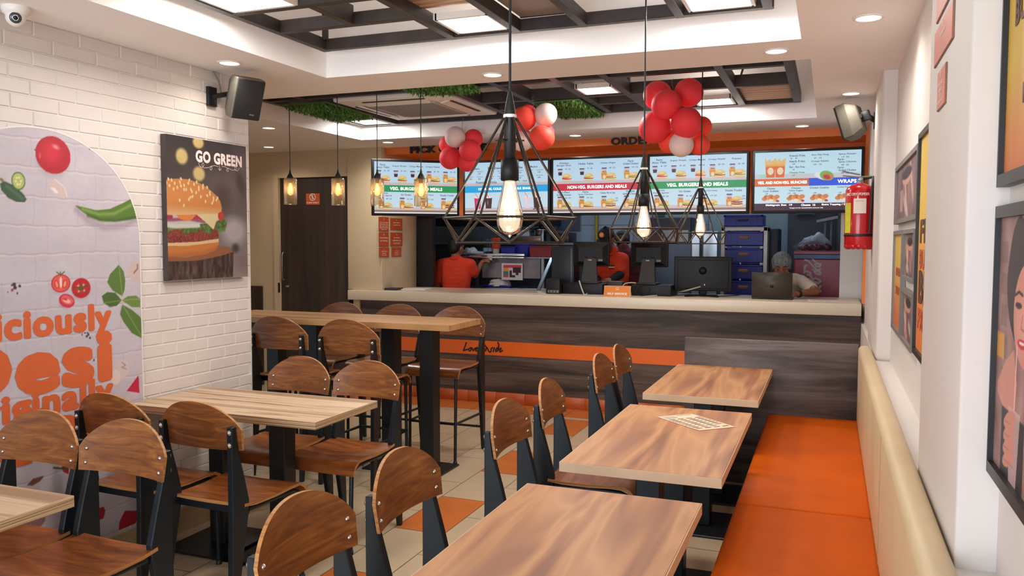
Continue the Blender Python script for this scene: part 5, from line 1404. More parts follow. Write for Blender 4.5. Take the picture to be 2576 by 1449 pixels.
# ================================================================ SPEAKERS, CAMERA, EXTINGUISHER
def speaker(label, wall_pt, ctr, yaw, tilt, side):
    t = thing('wall_speaker', label, 'speaker', (0,0,0), 'wall speakers under the soffit')
    w, h, d = .165, .215, .12      # front faces -y in local space
    mb = MB()
    fr = [(-w/2, -d/2, -h/2), (w/2, -d/2, -h/2), (w/2, -d/2, h/2), (-w/2, -d/2, h/2)]; bk = [(-w*.36, d/2, -h*.36), (w*.36, d/2, -h*.36), (w*.36, d/2, h*.36), (-w*.36, d/2, h*.36)]
    md = [(-w/2, 0, -h/2), (w/2, 0, -h/2), (w/2, 0, h/2), (-w/2, 0, h/2)]
    v = fr+md+bk; f = [(0,1,2,3), (11,10,9,8)]
    for a in (0, 4):
        for k in range(4): f.append((a+(k+1) % 4, a+k, a+4+k, a+4+(k+1) % 4))
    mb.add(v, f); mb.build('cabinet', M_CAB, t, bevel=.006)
    mb = MB(); mb.bbox(-w/2+.004, w/2-.004, -d/2-.008, -d/2+.002, -h/2+.004, h/2-.004, .005); mb.build('grille', mat('speaker_grille', (22, 20, 19), .7, vary=.2, scale=120, bump=.4, bscale=500), t)
    mb = MB(); mb.text('ahuja', (.028, -d/2-.0085, -h*.36), (1,0,0), (0,0,1), height=.012, bold=.03); mb.build('maker_plate', M_GREY, t)
    mb = MB(); 
    mb.box(-.05, .05, d/2-.01, d/2+.012, -.012, .012); mb.bbox(-.02, .02, d/2, d/2+.05, -.03, .03, .004); mb.bar((-.065, d/2-.02, .045), (.065, d/2-.02, .045), .01, .02); mb.build('yoke', M_BLACK, t)
    R = Matrix.Rotation(yaw, 4, 'Z') @ Matrix.Rotation(tilt, 4, 'X')
    back = Vector(ctr) + (R @ Vector((0, d/2+.04, 0)))
    L = R.inverted() @ (Vector(wall_pt)-Vector(ctr))
    mb = MB(); mb.bar((0, d/2+.03, 0), tuple(L), .022, .022); q = R.inverted().to_3x3()
    wp = Vector(L); nrm = q @ Vector((side, 0, 0)); up = q @ Vector((0, 0, 1)); mb.bar(tuple(wp-up*.05), tuple(wp+up*.05), .06, .02, up=tuple(nrm))
    mb.build('wall_bracket', M_BLACK, t)
    t.location = ctr; t.rotation_euler = R.to_euler()
    return t
sp = on_x(606, 243, -2.92)
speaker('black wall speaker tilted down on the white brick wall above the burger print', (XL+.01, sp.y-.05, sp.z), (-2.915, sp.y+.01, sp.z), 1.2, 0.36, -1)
q = on_x(596, 240, -2.93); wq = on_x(540, 165, XL+.004)
mb = MB(); mb.tube([(XL+.008, wq.y-.02, ZC-.004), (XL+.02, wq.y+.01, ZC-.05), (XL+.012, wq.y+.03, 2.32), (XL+.02, wq.y+.03, 2.28)], .004, 8)
tag(mb.build('speaker_cable', M_GREY, at=(XL, wq.y, 2.35)), 'grey cable running from the soffit to the left wall speaker', 'cable')
sp2 = on_x(2152, 305, .13)
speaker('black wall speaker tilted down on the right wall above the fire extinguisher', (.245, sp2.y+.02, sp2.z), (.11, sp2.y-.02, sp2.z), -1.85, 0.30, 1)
# dome camera
p = on_z(40, 18, ZC)
t = thing('security_camera', 'white dome security camera on the ceiling at the top left corner', 'camera', p)
mb = MB(); mb.lathe([(.05, ZC+.001), (.052, ZC-.012), (.048, ZC-.022), (.036, ZC-.034)], 28, at=(p.x, p.y, 0)); mb.build('base', M_TRIM, t)
mb = MB(); mb.ball((p.x+.002, p.y-.004, ZC-.040), .036, 0, 24, 14); mb.build('ball_housing', M_TRIM, t)
dv = (Vector((0, 0, CZ)) - Vector((p.x, p.y, ZC-.04))); dv = Vector((dv.x*.9+.2, dv.y, dv.z*1.2)).normalized(); R = dv.to_track_quat('Z', 'Y').to_matrix().to_4x4()
mb = MB(); mb.lathe([(.0001, .034), (.018, .034), (.021, .031), (.021, .026)], 24, mtx=Matrix.Translation((p.x+.002, p.y-.004, ZC-.04)) @ R); mb.build('lens_window', mat('camera_lens_grey', (62, 66, 72), .12), t)
mb = MB(); mb.lathe([(.0001, .036), (.008, .036), (.009, .034)], 16, mtx=Matrix.Translation((p.x+.002, p.y-.004, ZC-.04)) @ R); mb.build('lens', M_PLAST, t)

# fire extinguisher on the far pilaster
M_EXT = mat('red_enamel', (190, 16, 26), 0.22, vary=0.03, scale=5, coat=.4)
ye = 5.5; top, botm = on_y(2168, 466, ye), on_y(2168, 627, ye); xe = .165; R_ = .084
zt, zb = top.z, botm.z
t = thing('fire_extinguisher', 'red dry powder fire extinguisher hung on the right wall beside the screens', 'fire extinguisher', (xe, ye, zb))
mb = MB(); mb.lathe([(.03, zb+.012), (R_*.9, zb+.004), (R_, zb+.03), (R_, zt-.035), (R_*.88, zt-.012), (R_*.6, zt+.002), (.022, zt+.012)], 36, at=(xe, ye, 0)); mb.build('cylinder', M_EXT, t)
mb = MB()
for k in range(12): a = 2*PI*k/12; mb.ball((xe+R_*.76*math.cos(a), ye+R_*.76*math.sin(a), zb+.019), .021, 0, 10, 8)
mb.build('base_cup', M_EXT, t)
mb = MB(); mb.lathe([(R_+.0015, zb+.078), (R_+.003, zb+.082), (R_+.003, zb+.090), (R_+.0015, zb+.094)], 36, at=(xe, ye, 0)); mb.box(xe+.05, .246, ye-.02, ye+.02, zb+.076, zb+.096); mb.build('strap', M_BLACK, t)
mb = MB(); mb.lathe([(.018, zt+.005), (.018, zt+.03), (.012, zt+.04)], 14, at=(xe, ye, 0)); mb.bbox(xe-.016, xe+.016, ye-.02, ye+.02, zt+.025, zt+.045, .004); mb.build('valve', M_STEEL, t)
mb = MB(); mb.bar((xe-.005, ye+.01, zt+.05), (xe-.10, ye-.04, zt+.058), .016, .006); mb.bar((xe-.005, ye+.01, zt+.066), (xe-.105, ye-.045, zt+.086), .016, .006); mb.tube([(xe, ye, zt+.05), (xe+.06, ye-.03, zt+.05)], .006); mb.build('handle', M_STEEL, t)
mb = MB(); mb.tube([(xe+.005, ye, zt+.035), (xe+.07, ye-.05, zt+.045), (xe+.095-.03, ye-.092, zt-.03), (xe+.06, ye-.085, zt-.16), (xe+.055, ye-.082, zb+.1)], .008, 8); mb.build('hose', M_BLACK, t)
def lab(a0, a1, z0, z1, mm, nm, rr=.0012):
    mb = MB(); n = 12
    for i in range(n):
        A, B = a0+(a1-a0)*i/n, a0+(a1-a0)*(i+1)/n; r = R_+rr
        mb.quad((xe+r*math.cos(A), ye+r*math.sin(A), z0), (xe+r*math.cos(B), ye+r*math.sin(B), z0), (xe+r*math.cos(B), ye+r*math.sin(B), z1), (xe+r*math.cos(A), ye+r*math.sin(A), z1))
    return mb.build(nm, mm, t)
face = math.atan2(-ye, -xe)     # towards the room
lab(face-1.25, face-.62, zb+.10, zt-.11, mat('yellow_label', (206, 206, 44), .5, vary=.1, scale=40), 'yellow_label')
lab(face-.42, face+.45, zt-.175, zt-.085, M_WINK, 'white_label')
mb = MB()
for i, ch in enumerate('ABC DRY POWDER'):
    if ch == ' ': continue
    a = face-1.0+i*.125; n_ = Vector((math.cos(a), math.sin(a), 0)); tx = Vector((-math.sin(a), math.cos(a), 0))
    mb.text(ch, Vector((xe, ye, zt-.058)) + n_*(R_+.001), tx, (0,0,1), height=.016, bold=.03)
for i in range(5): 
    for sgn in (0,):
        a = face; mb.text('SERVICE RECORD CARD'[0:10+i], Vector((xe, ye, zt-.10-i*.014)) + Vector((math.cos(a), math.sin(a), 0))*(R_+.0022), (-math.sin(a), math.cos(a), 0), (0,0,1), height=.006, mi=1) if i == 0 else None
mb.build('lettering', [M_WINK, M_EXT], t)

# ================================================================ THINGS ON THE COUNTER
ZT = 1.02
def pos_terminal(label, cx, y, w, yaw, px_dummy=None):
    """seen from behind: screen back, wedge stand, base"""
    t = thing('cash_register_screen', label, 'monitor', (0,0,0), 'black till screens on the counter')
    h = .225
    mb = MB(); mb.bbox(-w/2, w/2, .0, .022, .155, .155+h, .012, seg=3)
    v = [(-w/2+.012, 0, .167), (w/2-.012, 0, .167), (w/2-.012, 0, .155+h-.012), (-w/2+.012, 0, .155+h-.012), (-w/2+.06, -.03, .2), (w/2-.06, -.03, .2), (w/2-.06, -.03, .155+h-.05), (-w/2+.06, -.03, .155+h-.05)]
    mb.add(v, [(4,5,6,7), (0,1,5,4), (1,2,6,5), (2,3,7,6), (3,0,4,7)]); mb.build('screen_back', M_PLAST, t)
    mb = MB(); mb.box(-w/2+.012, w/2-.012, .0215, .0235, .17, .155+h-.014); mb.build('screen_glass', mat('dark_screen_glass', (10, 11, 14), .1), t)
    mb = MB(); mb.prism([(-.078, -.075, .012), (.078, -.075, .012), (.058, -.032, .235), (-.058, -.032, .235)], (0,0,0), (0,.024,0)); mb.build('stand', M_CHARC, t, bevel=.004)
    mb = MB(); mb.bbox(-.09, .09, -.10, .08, 0, .016, .005); mb.build('base', M_CHARC, t)
    mb = MB(); mb.box(.075, .115, -.0315, -.030, .205, .222); mb.build('port_label', M_GREY, t)
    mb = MB(); mb.text('Posiflex', (0, -.0475, .215), (1,0,0), (0,0,1), height=.012, width=.034, bold=.02); mb.build('maker_plate', M_WINK, t)
    for k in (-1, 1):
        mb = MB(); mb.bbox(k*.04-.016, k*.04+.016, -.04, -.028, .235, .245, .002); mb.build('vent', M_PLAST, t)
    t.location = (cx, y, ZT); t.rotation_euler = (.0, 0, yaw)
    return t
a, b = on_y(1447, 640, 7.3), on_y(1534, 640, 7.3)
def boxy(name, label, cat, x0, x1, y0, y1, z0, z1, m_, r=.006, group=None, extra=None):
    t = thing(name, label, cat, ((x0+x1)/2, (y0+y1)/2, z0), group)
    mb = MB(); mb.bbox(x0, x1, y0, y1, z0, z1, r); mb.build('casing', m_, t)
    if extra: extra(t, x0, x1, y0, y1, z0, z1)
    return t
def drawer_front(t, x0, x1, y0, y1, z0, z1):
    mb = MB(); mb.bbox(x0+.012, x1-.012, y1-.003, y1+.004, z0+.012, z1-.015, .002); mb.build('cash_drawer', M_CHARC, t)
    mb = MB(); mb.lathe([(.008, 0), (.008, .004), (.0001, .005)], 12, mtx=Matrix.Translation(((x0+x1)/2, y1+.004, z0+.05)) @ Matrix.Rotation(-PI/2, 4, 'X')); mb.build('lock', M_STEEL, t)
xa, xb = on_y(1415, 730, 7.15).x, on_y(1516, 730, 7.15).x
boxy('cash_drawer_box', 'black cash drawer box under the left till screen', 'cash drawer', xa, xb, 7.15, 7.5, ZT, ZT+.095, M_PLAST, group='cash drawers on the counter', extra=drawer_front)
xc, xd_ = on_y(1588, 735, 7.15).x, on_y(1688, 735, 7.15).x
boxy('cash_drawer_box', 'black cash drawer box under the right till screen', 'cash drawer', xc, xd_, 7.15, 7.5, ZT, ZT+.095, M_PLAST, group='cash drawers on the counter', extra=drawer_front)
pt = pos_terminal('black till screen seen from behind in front of the cashier in a cap', on_y(1487, 650, 7.3).x, 7.3, .345, .05); pt.location.z = ZT+.095
pt = pos_terminal('black till screen seen from behind, second from the cashier toward the right', on_y(1633, 650, 7.3).x, 7.3, .345, -.06); pt.location.z = ZT+.095
def ports(t, x0, x1, y0, y1, z0, z1):
    mb = MB(); mb.box(x0+.02, x1-.01, y0-.002, y0, z0+.012, z0+.034); mb.build('port_strip', M_GREY, t)
    for k in range(3):
        mb = MB(); mb.box(x0+.03+k*.03, x0+.045+k*.03, y0-.003, y0-.001, z0+.017, z0+.029); mb.build('port', M_INK, t)
    mb = MB(); mb.box(x0+.01, x1-.01, y0+.03, y0+.035, z1-.001, z1+.002); mb.build('paper_slot', M_INK, t)
p, q = on_y(1373, 740, 7.08), on_y(1408, 740, 7.08)
boxy('receipt_printer', 'black receipt printer with a row of white ports at the left of the tills', 'printer', p.x, q.x, 7.08, 7.24, ZT, ZT+.135, M_PLAST, group=None, extra=ports)
p, q = on_y(1390, 620, 7.45), on_y(1447, 620, 7.45)
def side(t, x0, x1, y0, y1, z0, z1):
    mb = MB(); mb.box(x1-.03, x1-.026, y0-.002, y0, z0+.03, z1-.02); mb.build('edge_strip', M_STEEL, t)
boxy('drink_dispenser', 'tall black cabinet standing on the counter between the warming shelf and the tills', 'cabinet', p.x, q.x, 7.42, 7.6, ZT, on_y(1415, 620, 7.42).z, mat('blue_black_cabinet', (20, 25, 32), .45), extra=side)
p, q = on_y(1528, 712, 7.2), on_y(1566, 712, 7.2)
boxy('card_reader', 'small grey box between the two tills behind the SELF SERVICE sign', 'card reader', p.x, q.x, 7.2, 7.32, ZT, on_y(1545, 709, 7.2).z, M_CHARC, extra=lambda t, x0, x1, y0, y1, z0, z1: MB().bbox(x0+.01, x1-.01, y0+.02, y1-.02, z1-.001, z1+.004, .003).build('keypad', M_GREY, t))
# desktop monitor, back toward the room
t = thing('desktop_monitor', 'large black flat monitor seen from behind with a white cable, right of the tills', 'monitor', (0,0,0))
wm, hm = .50, .305
mb = MB(); mb.bbox(-wm/2, wm/2, 0, .02, .045, .045+hm, .010, seg=3); mb.bbox(-wm/2+.03, wm/2-.03, -.006, .004, .065, .045+hm-.03, .006, seg=3); mb.build('screen_back', M_PLAST, t)
mb = MB(); mb.box(-wm/2+.01, wm/2-.01, .0195, .0215, .06, .045+hm-.01); mb.build('screen_glass', MATS['dark_screen_glass'], t)
mb = MB(); mb.lathe([(.034, 0), (.034, .003), (.0001, .0032)], 24, mtx=Matrix.Translation((.0, -.0055, .225)) @ Matrix.Rotation(PI/2, 4, 'X')); mb.text('hp', (0, -.0092, .225), (1,0,0), (0,0,1), height=.030, bold=.01, mi=1); mb.build('maker_badge', [mat('gloss_black_badge', (11, 11, 12), .6, spec=.2), M_PLAST], t)
mb = MB(); mb.bbox(-.03, .03, .022, .045, .0, .16, .006); mb.build('stand_neck', M_PLAST, t)
mb = MB()
for s in (-1, 1): mb.bar((0, -.01, .012), (s*.14, -.11, .006), .022, .012); mb.bar((0, -.01, .012), (s*.12, .07, .006), .022, .012)
mb.build('stand_feet', M_PLAST, t)
mb = MB(); mb.box(.012, .02, -.0085, -.0055, .095, .108); mb.build('socket', M_WINK, t)
t.location = (on_y(1768, 700, 7.3).x, 7.3, ZT); t.rotation_euler = (0, 0, .06)
# laptop, lid back toward the room
t = thing('laptop', 'open grey brown laptop seen from behind in front of the man in a hair net', 'laptop', (0,0,0))
wl, hl = .325, .215
mb = MB(); mb.bbox(-wl/2, wl/2, 0, .235, 0, .018, .006); mb.build('keyboard_base', M_CHARC, t)
R = Matrix.Translation((0, 0, .014)) @ Matrix.Rotation(.12, 4, 'X')
bm = bmesh.new(); bmesh.ops.create_cube(bm, size=1.0)
for v in bm.verts: v.co = Vector((v.co.x*wl, v.co.y*.008, v.co.z*hl+hl/2))
bmesh.ops.bevel(bm, geom=bm.edges[:], offset=.0035, segments=2, affect='EDGES')
mb = MB(); mb.take(bm, 0, True, R); mb.build('lid', mat('brown_grey_lid', (66, 58, 50), .45, vary=.06, scale=20), t)
mb = MB(); mb.xbox(R @ Matrix.Translation((0, .0045, hl/2)), wl-.02, .001, hl-.02); mb.build('display', MATS['dark_screen_glass'], t)
mb = MB(); mb.lathe([(.013, 0), (.013, .0006), (.0001, .0008)], 20, mtx=R @ Matrix.Translation((0, -.0042, hl*.45)) @ Matrix.Rotation(PI/2, 4, 'X')); mb.build('lid_badge', M_PLAST, t)
mb = MB(); mb.tube([(-wl*.3, .004, .014), (wl*.3, .004, .014)], .008, 8); mb.build('hinge', M_PLAST, t)
t.location = (on_y(1942, 720, 7.12).x, 7.12, ZT); t.rotation_euler = (0, 0, -.02)
# self service sign
y_ = 6.93; a, b = on_y(1520, 745, y_), on_y(1587, 745, y_); zt_ = on_y(1553, 719, y_).z
t = thing('self_service_sign', 'orange SELF SERVICE sign standing at the front edge of the counter', 'sign', ((a.x+b.x)/2, y_, ZT))
w_ = b.x-a.x; cx_ = (a.x+b.x)/2; h_ = zt_-ZT
mb = MB(); mb.prism([(cx_-w_/2, y_-.02, ZT), (cx_+w_/2, y_-.02, ZT), (cx_+w_/2, y_, ZT+h_), (cx_-w_/2, y_, ZT+h_)], (0,0,0), (0,.004,0)); mb.build('clear_holder', mat('pale_acrylic', (206, 160, 120), .2), t)
yd = Vector((0, .02, h_)).normalized(); ctr = Vector((cx_, y_-.01, ZT+h_/2)); n_ = Vector((1,0,0)).cross(yd)
mb = MB(); mt = Matrix(((1, yd.x, n_.x, ctr.x), (0, yd.y, n_.y, ctr.y), (0, yd.z, n_.z, ctr.z), (0,0,0,1))); mb.xbox(mt @ Matrix.Translation((0,0,.001)), w_*.95, h_*.92, .002); mb.build('orange_card', mat('bright_orange_card', (226, 128, 44), .5), t)
mb = MB(); mb.text('SELF SERVICE', ctr - yd*h_*.22 + n_*.003, (1,0,0), yd, height=h_*.2, width=w_*.74, bold=.045); logo(mb, ctr+yd*h_*.2+n_*.003, (1,0,0), yd, h_*.34); mb.build('lettering', M_WINK, t)
# folders, papers
def slab(name, label, cat, x0, x1, y0, y1, th, m_, z=ZT, rot=0.0):
    mb = MB(); mt = Matrix.Translation(((x0+x1)/2, (y0+y1)/2, z+th/2)) @ Matrix.Rotation(rot, 4, 'Z'); mb.xbox(mt, x1-x0, y1-y0, th)
    return tag(mb.build(name, m_, at=((x0+x1)/2, (y0+y1)/2, z), bevel=.001), label, cat)
p = on_z(993, 726, ZT)
slab('bill_folder', 'flat dark tablet like folder at the left end of the countertop', 'folder', p.x-.12, p.x+.16, 6.97, 7.12, .02, M_CHARC)
p = on_z(1068, 721, ZT)
slab('paper_stack', 'loose white papers beside the dark folder on the countertop', 'papers', -3.98+.02, -3.70, 7.1, 7.36, .008, mat('white_paper', (214, 208, 200), .7, vary=.08, scale=30), rot=.2)
p = on_z(2065, 752, ZT)
slab('paper_sheets', 'pinkish paper sheets on the countertop at the right of the laptop', 'papers', -.16, .10, 7.0, 7.2, .004, mat('pinkish_paper', (220, 192, 180), .7, vary=.1, scale=20), rot=.06)
def cable(label, pts, r, m_, name='power_cable'):
    P = []
    n = len(pts)
    for i in range(n-1):
        p0, p1, p2, p3 = (Vector(pts[max(0, min(n-1, i+k))]) for k in (-1, 0, 1, 2))
        for s in range(6):
            u = s/6; P.append(.5*((2*p1)+(p2-p0)*u+(2*p0-5*p1+4*p2-p3)*u*u+(3*p1-p0-3*p2+p3)*u**3))
    P.append(Vector(pts[-1]))
    mb = MB(); mb.tube(P, r, 8); c = sum(P, Vector())/len(P)
    tag(mb.build(name, m_, at=P[0]), label, 'cable')
M_CABW = mat('pale_cable', (196, 186, 170), .5); M_CABB = mat('black_cable', (14, 14, 14), .5)
def cz(px, py, z=ZT+.006): p = on_z(px, py, z); return (p.x, p.y, p.z)
def cy(px, py, y): p = on_y(px, py, y); return (p.x, p.y, p.z)
cable('pale cable hanging from the left till down to the countertop', [cy(1457, 706, 7.12), cy(1462, 722, 7.10), cy(1468, 738, 7.06), cz(1470, 741)], .006, M_CABW)
cable('pale cable curving from the left till along the counter to the SELF SERVICE sign', [cz(1474, 741), cz(1484, 735), cz(1500, 733), cz(1522, 732)], .006, M_CABW)
cable('pale cable looping over the right till drawer', [cy(1567, 719, 7.12), cy(1574, 713, 7.12), cy(1588, 711, 7.13), cy(1600, 712, 7.14)], .005, M_CABW)
cable('long white cable running from the countertop up to the desktop monitor', [cz(1622, 746), cz(1655, 743), cz(1690, 738), cy(1725, 731, 7.24), cy(1762, 721, 7.275)], .006, M_CABW)
cable('thin black cable trailing right along the counter below the desktop monitor', [cz(1690, 743), cz(1740, 741), cz(1790, 745), cz(1830, 744), cz(1860, 742)], .004, M_CABB)
cable('black cable loop hanging over the front of the right cash drawer', [cy(1620, 716, 7.135), cy(1604, 724, 7.13), cy(1600, 738, 7.12), cy(1618, 744, 7.12), cy(1634, 730, 7.13), cy(1626, 716, 7.135)], .003, M_CABB)

# ================================================================ KITCHEN BEHIND THE COUNTER
YS = 8.25
def kz(py, y, px=1250): return on_y(px, py, y).z
def kx(px, y): return on_y(px, 650, y).x
# pass-through shelf
t = thing('serving_shelf', 'stainless serving shelf with a clear front panel behind the counter', 'shelf', (kx(1270, YS), YS, 0))
x0, x1 = kx(1163, YS), kx(1388, YS)
zs = kz(647, YS)
mb = MB(); mb.bbox(x0, x1, YS, YS+.42, zs-.012, zs+.004, .003, smooth=False); mb.build('top_shelf', M_STEEL, t)
mb = MB(); mb.bbox(kx(1160, 8.2), kx(1320, 8.2), 8.19, 8.23, kz(644, 8.2), kz(638, 8.2), .003); mb.build('upper_rail', M_CHROME, t)
mb = MB(); mb.bbox(kx(1160, 8.2), kx(1319, 8.2), 8.185, 8.225, kz(650, 8.2), kz(645.5, 8.2), .003); mb.build('lower_rail', M_CHROME, t)
mb = MB(); mb.box(kx(1212, YS), kx(1358, YS), YS+.015, YS+.02, kz(699, YS), zs-.012); mb.build('clear_panel', mat('hazy_clear_panel', (126, 116, 120), .22, vary=.25, scale=5), t)
for px in (1166, 1364):
    mb = MB(); x = kx(px, YS); mb.box(x-.015, x+.015, YS+.01, YS+.04, 0, zs-.012); mb.box(x-.015, x+.015, YS+.38, YS+.41, 0, zs-.012); mb.build('post', M_STEEL, t)
mb = MB(); mb.bbox(x0, x1, YS, YS+.42, kz(724, YS)-.04, kz(724, YS), .004, smooth=False); mb.build('lower_shelf', M_STEEL, t)
mb = MB(); mb.bar(cy(1388, 650, 8.0), cy(1354, 731, 7.5), .03, .02)
tag(mb.build('slanted_strut', M_CHROME, at=cy(1354, 731, 7.5)), 'slanted steel strut at the right end of the serving shelf, standing on the counter', 'strut')
zl = kz(724, YS)
# tray and bundle, price card
mb = MB(); mb.bbox(kx(1212, 8.24), kx(1282, 8.24), 8.26, 8.5, zl, zl+.015, .004); mb.bbox(kx(1212, 8.24), kx(1282, 8.24), 8.26, 8.27, zl, zl+.03, .003)
tag(mb.build('serving_tray', mat('blue_plastic', (26, 36, 150), .4), at=(kx(1250, 8.3), 8.38, zl)), 'dark blue serving tray under the white cloth bundle', 'tray')
def crumple(label, name, cx, cy_, z, sx, sy, sz, m_, seed, cat, at=None, peak=0.0):
    bm = bmesh.new(); bmesh.ops.create_icosphere(bm, subdivisions=4, radius=1.0)
    for v in bm.verts:
        n = mnoise.noise(v.co*1.7+Vector((seed, 0, 0)))*.35 + mnoise.noise(v.co*4.3+Vector((0, seed, 0)))*.16
        co = v.co*(1+n)
        if co.z < -.35: co.z = -.35+(co.z+.35)*.1
        co.z += peak*max(0, 1-math.hypot(co.x-.2, co.y)*1.4)
        v.co = Vector((cx+co.x*sx, cy_+co.y*sy, z+(co.z+.42)*sz))
    mb = MB(); mb.take(bm, 0, True)
    return mb
mb = crumple('', '', kx(1254, 8.32), 8.34, zl+.012, .14, .08, .06, None, 3, '')
tag(mb.build('cloth_bundle', mat('white_cloth', (206, 200, 200), .8, vary=.05, bump=.2, bscale=30), at=(kx(1254, 8.32), 8.34, zl+.012)), 'crumpled white cloth bundle on a blue tray below the serving shelf', 'cloth')
t = thing('printed_card', 'white card with red, yellow and teal blocks hung on the clear panel', 'poster', (kx(1289, YS), YS, kz(705, YS)))
cimg = Canvas(90, 74, (214, 206, 210))
for (x0_, y0_, x1_, y1_, col) in ((8,8,84,20,(206,60,84)), (8,20,30,40,(232,152,60)), (8,36,30,52,(72,120,130)), (8,52,30,62,(206,70,80)), (48,18,82,42,(50,24,30)), (60,42,72,52,(50,24,30)), (34,32,44,62,(50,24,30)), (34,52,58,62,(50,24,30))): cimg.rect(x0_, y0_, x1_, y1_, col)
a, b = on_y(1262, 662, YS-.006), on_y(1315, 705, YS-.006)
sheet('printed_face', cimg.out(), (a.x, YS-.008, a.z), (b.x-a.x, 0, 0), (0, 0, b.z-a.z), M_PRINT, t)
mb = MB(); mb.box(a.x, b.x, YS-.007, YS+.015, b.z, a.z); mb.build('card_holder', M_GREY, t)
# things on top of the shelf
zt_ = zs+.004
mb = crumple('', '', kx(1180, 8.4), 8.45, zt_, .10, .08, .065, None, 8, '')
tag(mb.build('paper_bag_pile', mat('white_wrap_paper', (206, 206, 212), .8, vary=.06, bump=.3, bscale=40), at=(kx(1180, 8.4), 8.45, zt_)), 'crumpled white wrapping paper at the left end of the serving shelf', 'paper')
t = thing('carry_bag', 'folded white paper bag with small print lying on the serving shelf', 'bag', (kx(1203, 8.36), 8.4, zt_))
mb = MB(); x = kx(1203, 8.36); mb.prism([(x-.09, 8.30, zt_), (x+.06, 8.30, zt_), (x+.055, 8.42, zt_+.05), (x-.05, 8.42, zt_+.055)], (0,0,0), (0,.03,.004)); mb.build('bag_body', MATS['white_wrap_paper'], t)
mb = MB(); mb.text('BURGER', (x, 8.345, zt_+.03), (1,0,0), (0,.9,.42), height=.02, bold=.03); mb.build('print', M_INK, t)
M_PET = glass('clear_bottle_plastic', (206, 226, 240), .05, .45)
for k, (px, y) in enumerate(((1223, 8.33), (1233, 8.36), (1228, 8.46))):
    x = kx(px, y); hb = kz(602, y)-zt_
    t = thing('water_bottle', ['clear water bottle at the left of the orange cup tower', 'clear water bottle touching the orange cup tower', 'clear water bottle behind the other two on the serving shelf'][k], 'bottle', (x, y, zt_), 'water bottles on the serving shelf')
    mb = MB(); mb.lathe([(.0001, zt_+.001), (.03, zt_), (.032, zt_+.01), (.032, zt_+hb*.35), (.029, zt_+hb*.4), (.032, zt_+hb*.45), (.032, zt_+hb*.62), (.013, zt_+hb*.88), (.012, zt_+hb*.93)], 18, at=(x, y, 0)); mb.build('bottle_body', M_PET, t)
    mb = MB(); mb.lathe([(.0145, zt_+hb*.92), (.0145, zt_+hb), (.0001, zt_+hb)], 14, at=(x, y, 0)); mb.build('cap', mat('blue_cap', (60, 100, 170), .4), t)
    mb = MB(); mb.lathe([(.0328, zt_+hb*.3), (.0328, zt_+hb*.5)], 18, at=(x, y, 0)); mb.build('label', mat('pale_blue_label', (150, 190, 220), .5), t)
t = thing('cup_tower', 'stack of paper cups with a bright orange top on the serving shelf', 'cups', (kx(1248, 8.34), 8.34, zt_))
x = kx(1248, 8.34); zz = kz(598, 8.34); zm = zt_+(zz-zt_)*.42
mb = MB(); mb.lathe([(.030, zt_), (.036, zt_+.05), (.034, zt_+.052), (.036, zm)], 20, at=(x, 8.34, 0)); mb.build('white_cups', mat('white_cup_paper', (220, 210, 200), .6, vary=.15, scale=60), t)
mb = MB(); mb.bbox(x-.037, x+.037, 8.303, 8.377, zm, zz, .004); mb.build('orange_carton', mat('orange_carton', (232, 72, 34), .6), t)
M_BLUEC = mat('blue_crate_plastic', (26, 38, 158), .42, vary=.08, scale=10)
M_BLUED = mat('blue_crate_shadow', (14, 20, 86), .5)
def tub(label, px0, px1, pyt, y, m_):
    x0, x1 = kx(px0, y), kx(px1, y); z1 = kz(pyt, y)
    t = thing('plastic_tub', label, 'tub', ((x0+x1)/2, y+.1, zt_), 'plastic tubs on the serving shelf')
    mb = MB(); s = .012
    mb.prism([(x0+s, y, zt_), (x1-s, y, zt_), (x1, y-.005, z1), (x0, y-.005, z1)], (0,0,0), (0,.22,0)); mb.build('tub_body', m_, t, bevel=.004)
    mb = MB(); mb.bbox(x0-.006, x1+.006, y-.012, y+.222, z1-.012, z1, .004); mb.build('rim', m_, t)
tub('blue plastic tub, lower one next to the paper cups on the serving shelf', 1260, 1296, 620, 8.30, M_BLUEC)
tub('taller blue plastic tub beside the red tub on the serving shelf', 1297, 1330, 614, 8.36, M_BLUEC)
tub('red plastic tub at the right end of the serving shelf', 1331, 1389, 618, 8.27, mat('red_plastic', (140, 22, 34), .42))
# cooking range further back
YB = 9.2
t = thing('prep_counter', 'stainless back counter of the kitchen under the dark hood', 'counter', (kx(1290, YB), 9.5, 0))
x0, x1 = kx(1085, YB), kx(1480, YB); zc = kz(610, YB)
mb = MB(); mb.box(x0, x1, YB, 9.85, 0.1, zc-.03); mb.build('cabinet', M_KD, t)
mb = MB(); mb.bbox(x0-.02, x1+.02, YB-.02, 9.88, zc-.03, zc, .004, smooth=False); mb.build('worktop', M_STEEL, t)
for k in range(4):
    mb = MB(); xx = x0+(x1-x0)*k/4; mb.box(xx+.02, xx+(x1-x0)/4-.02, YB-.008, YB, .15, zc-.08); mb.build('cabinet_door', mat('dull_steel_door', (70, 74, 80), .4, .6), t)
mb = MB(); mb.bbox(kx(1084, 9.3), kx(1375, 9.3), 9.25, 9.85, kz(568, 9.3), kz(548, 9.3), .006, smooth=False)
tag(mb.build('extractor_hood', mat('dark_hood_steel', (34, 38, 44), .35, .5), at=(kx(1230, 9.3), 9.5, kz(568, 9.3))), 'long dark extractor hood along the kitchen back wall', 'hood')
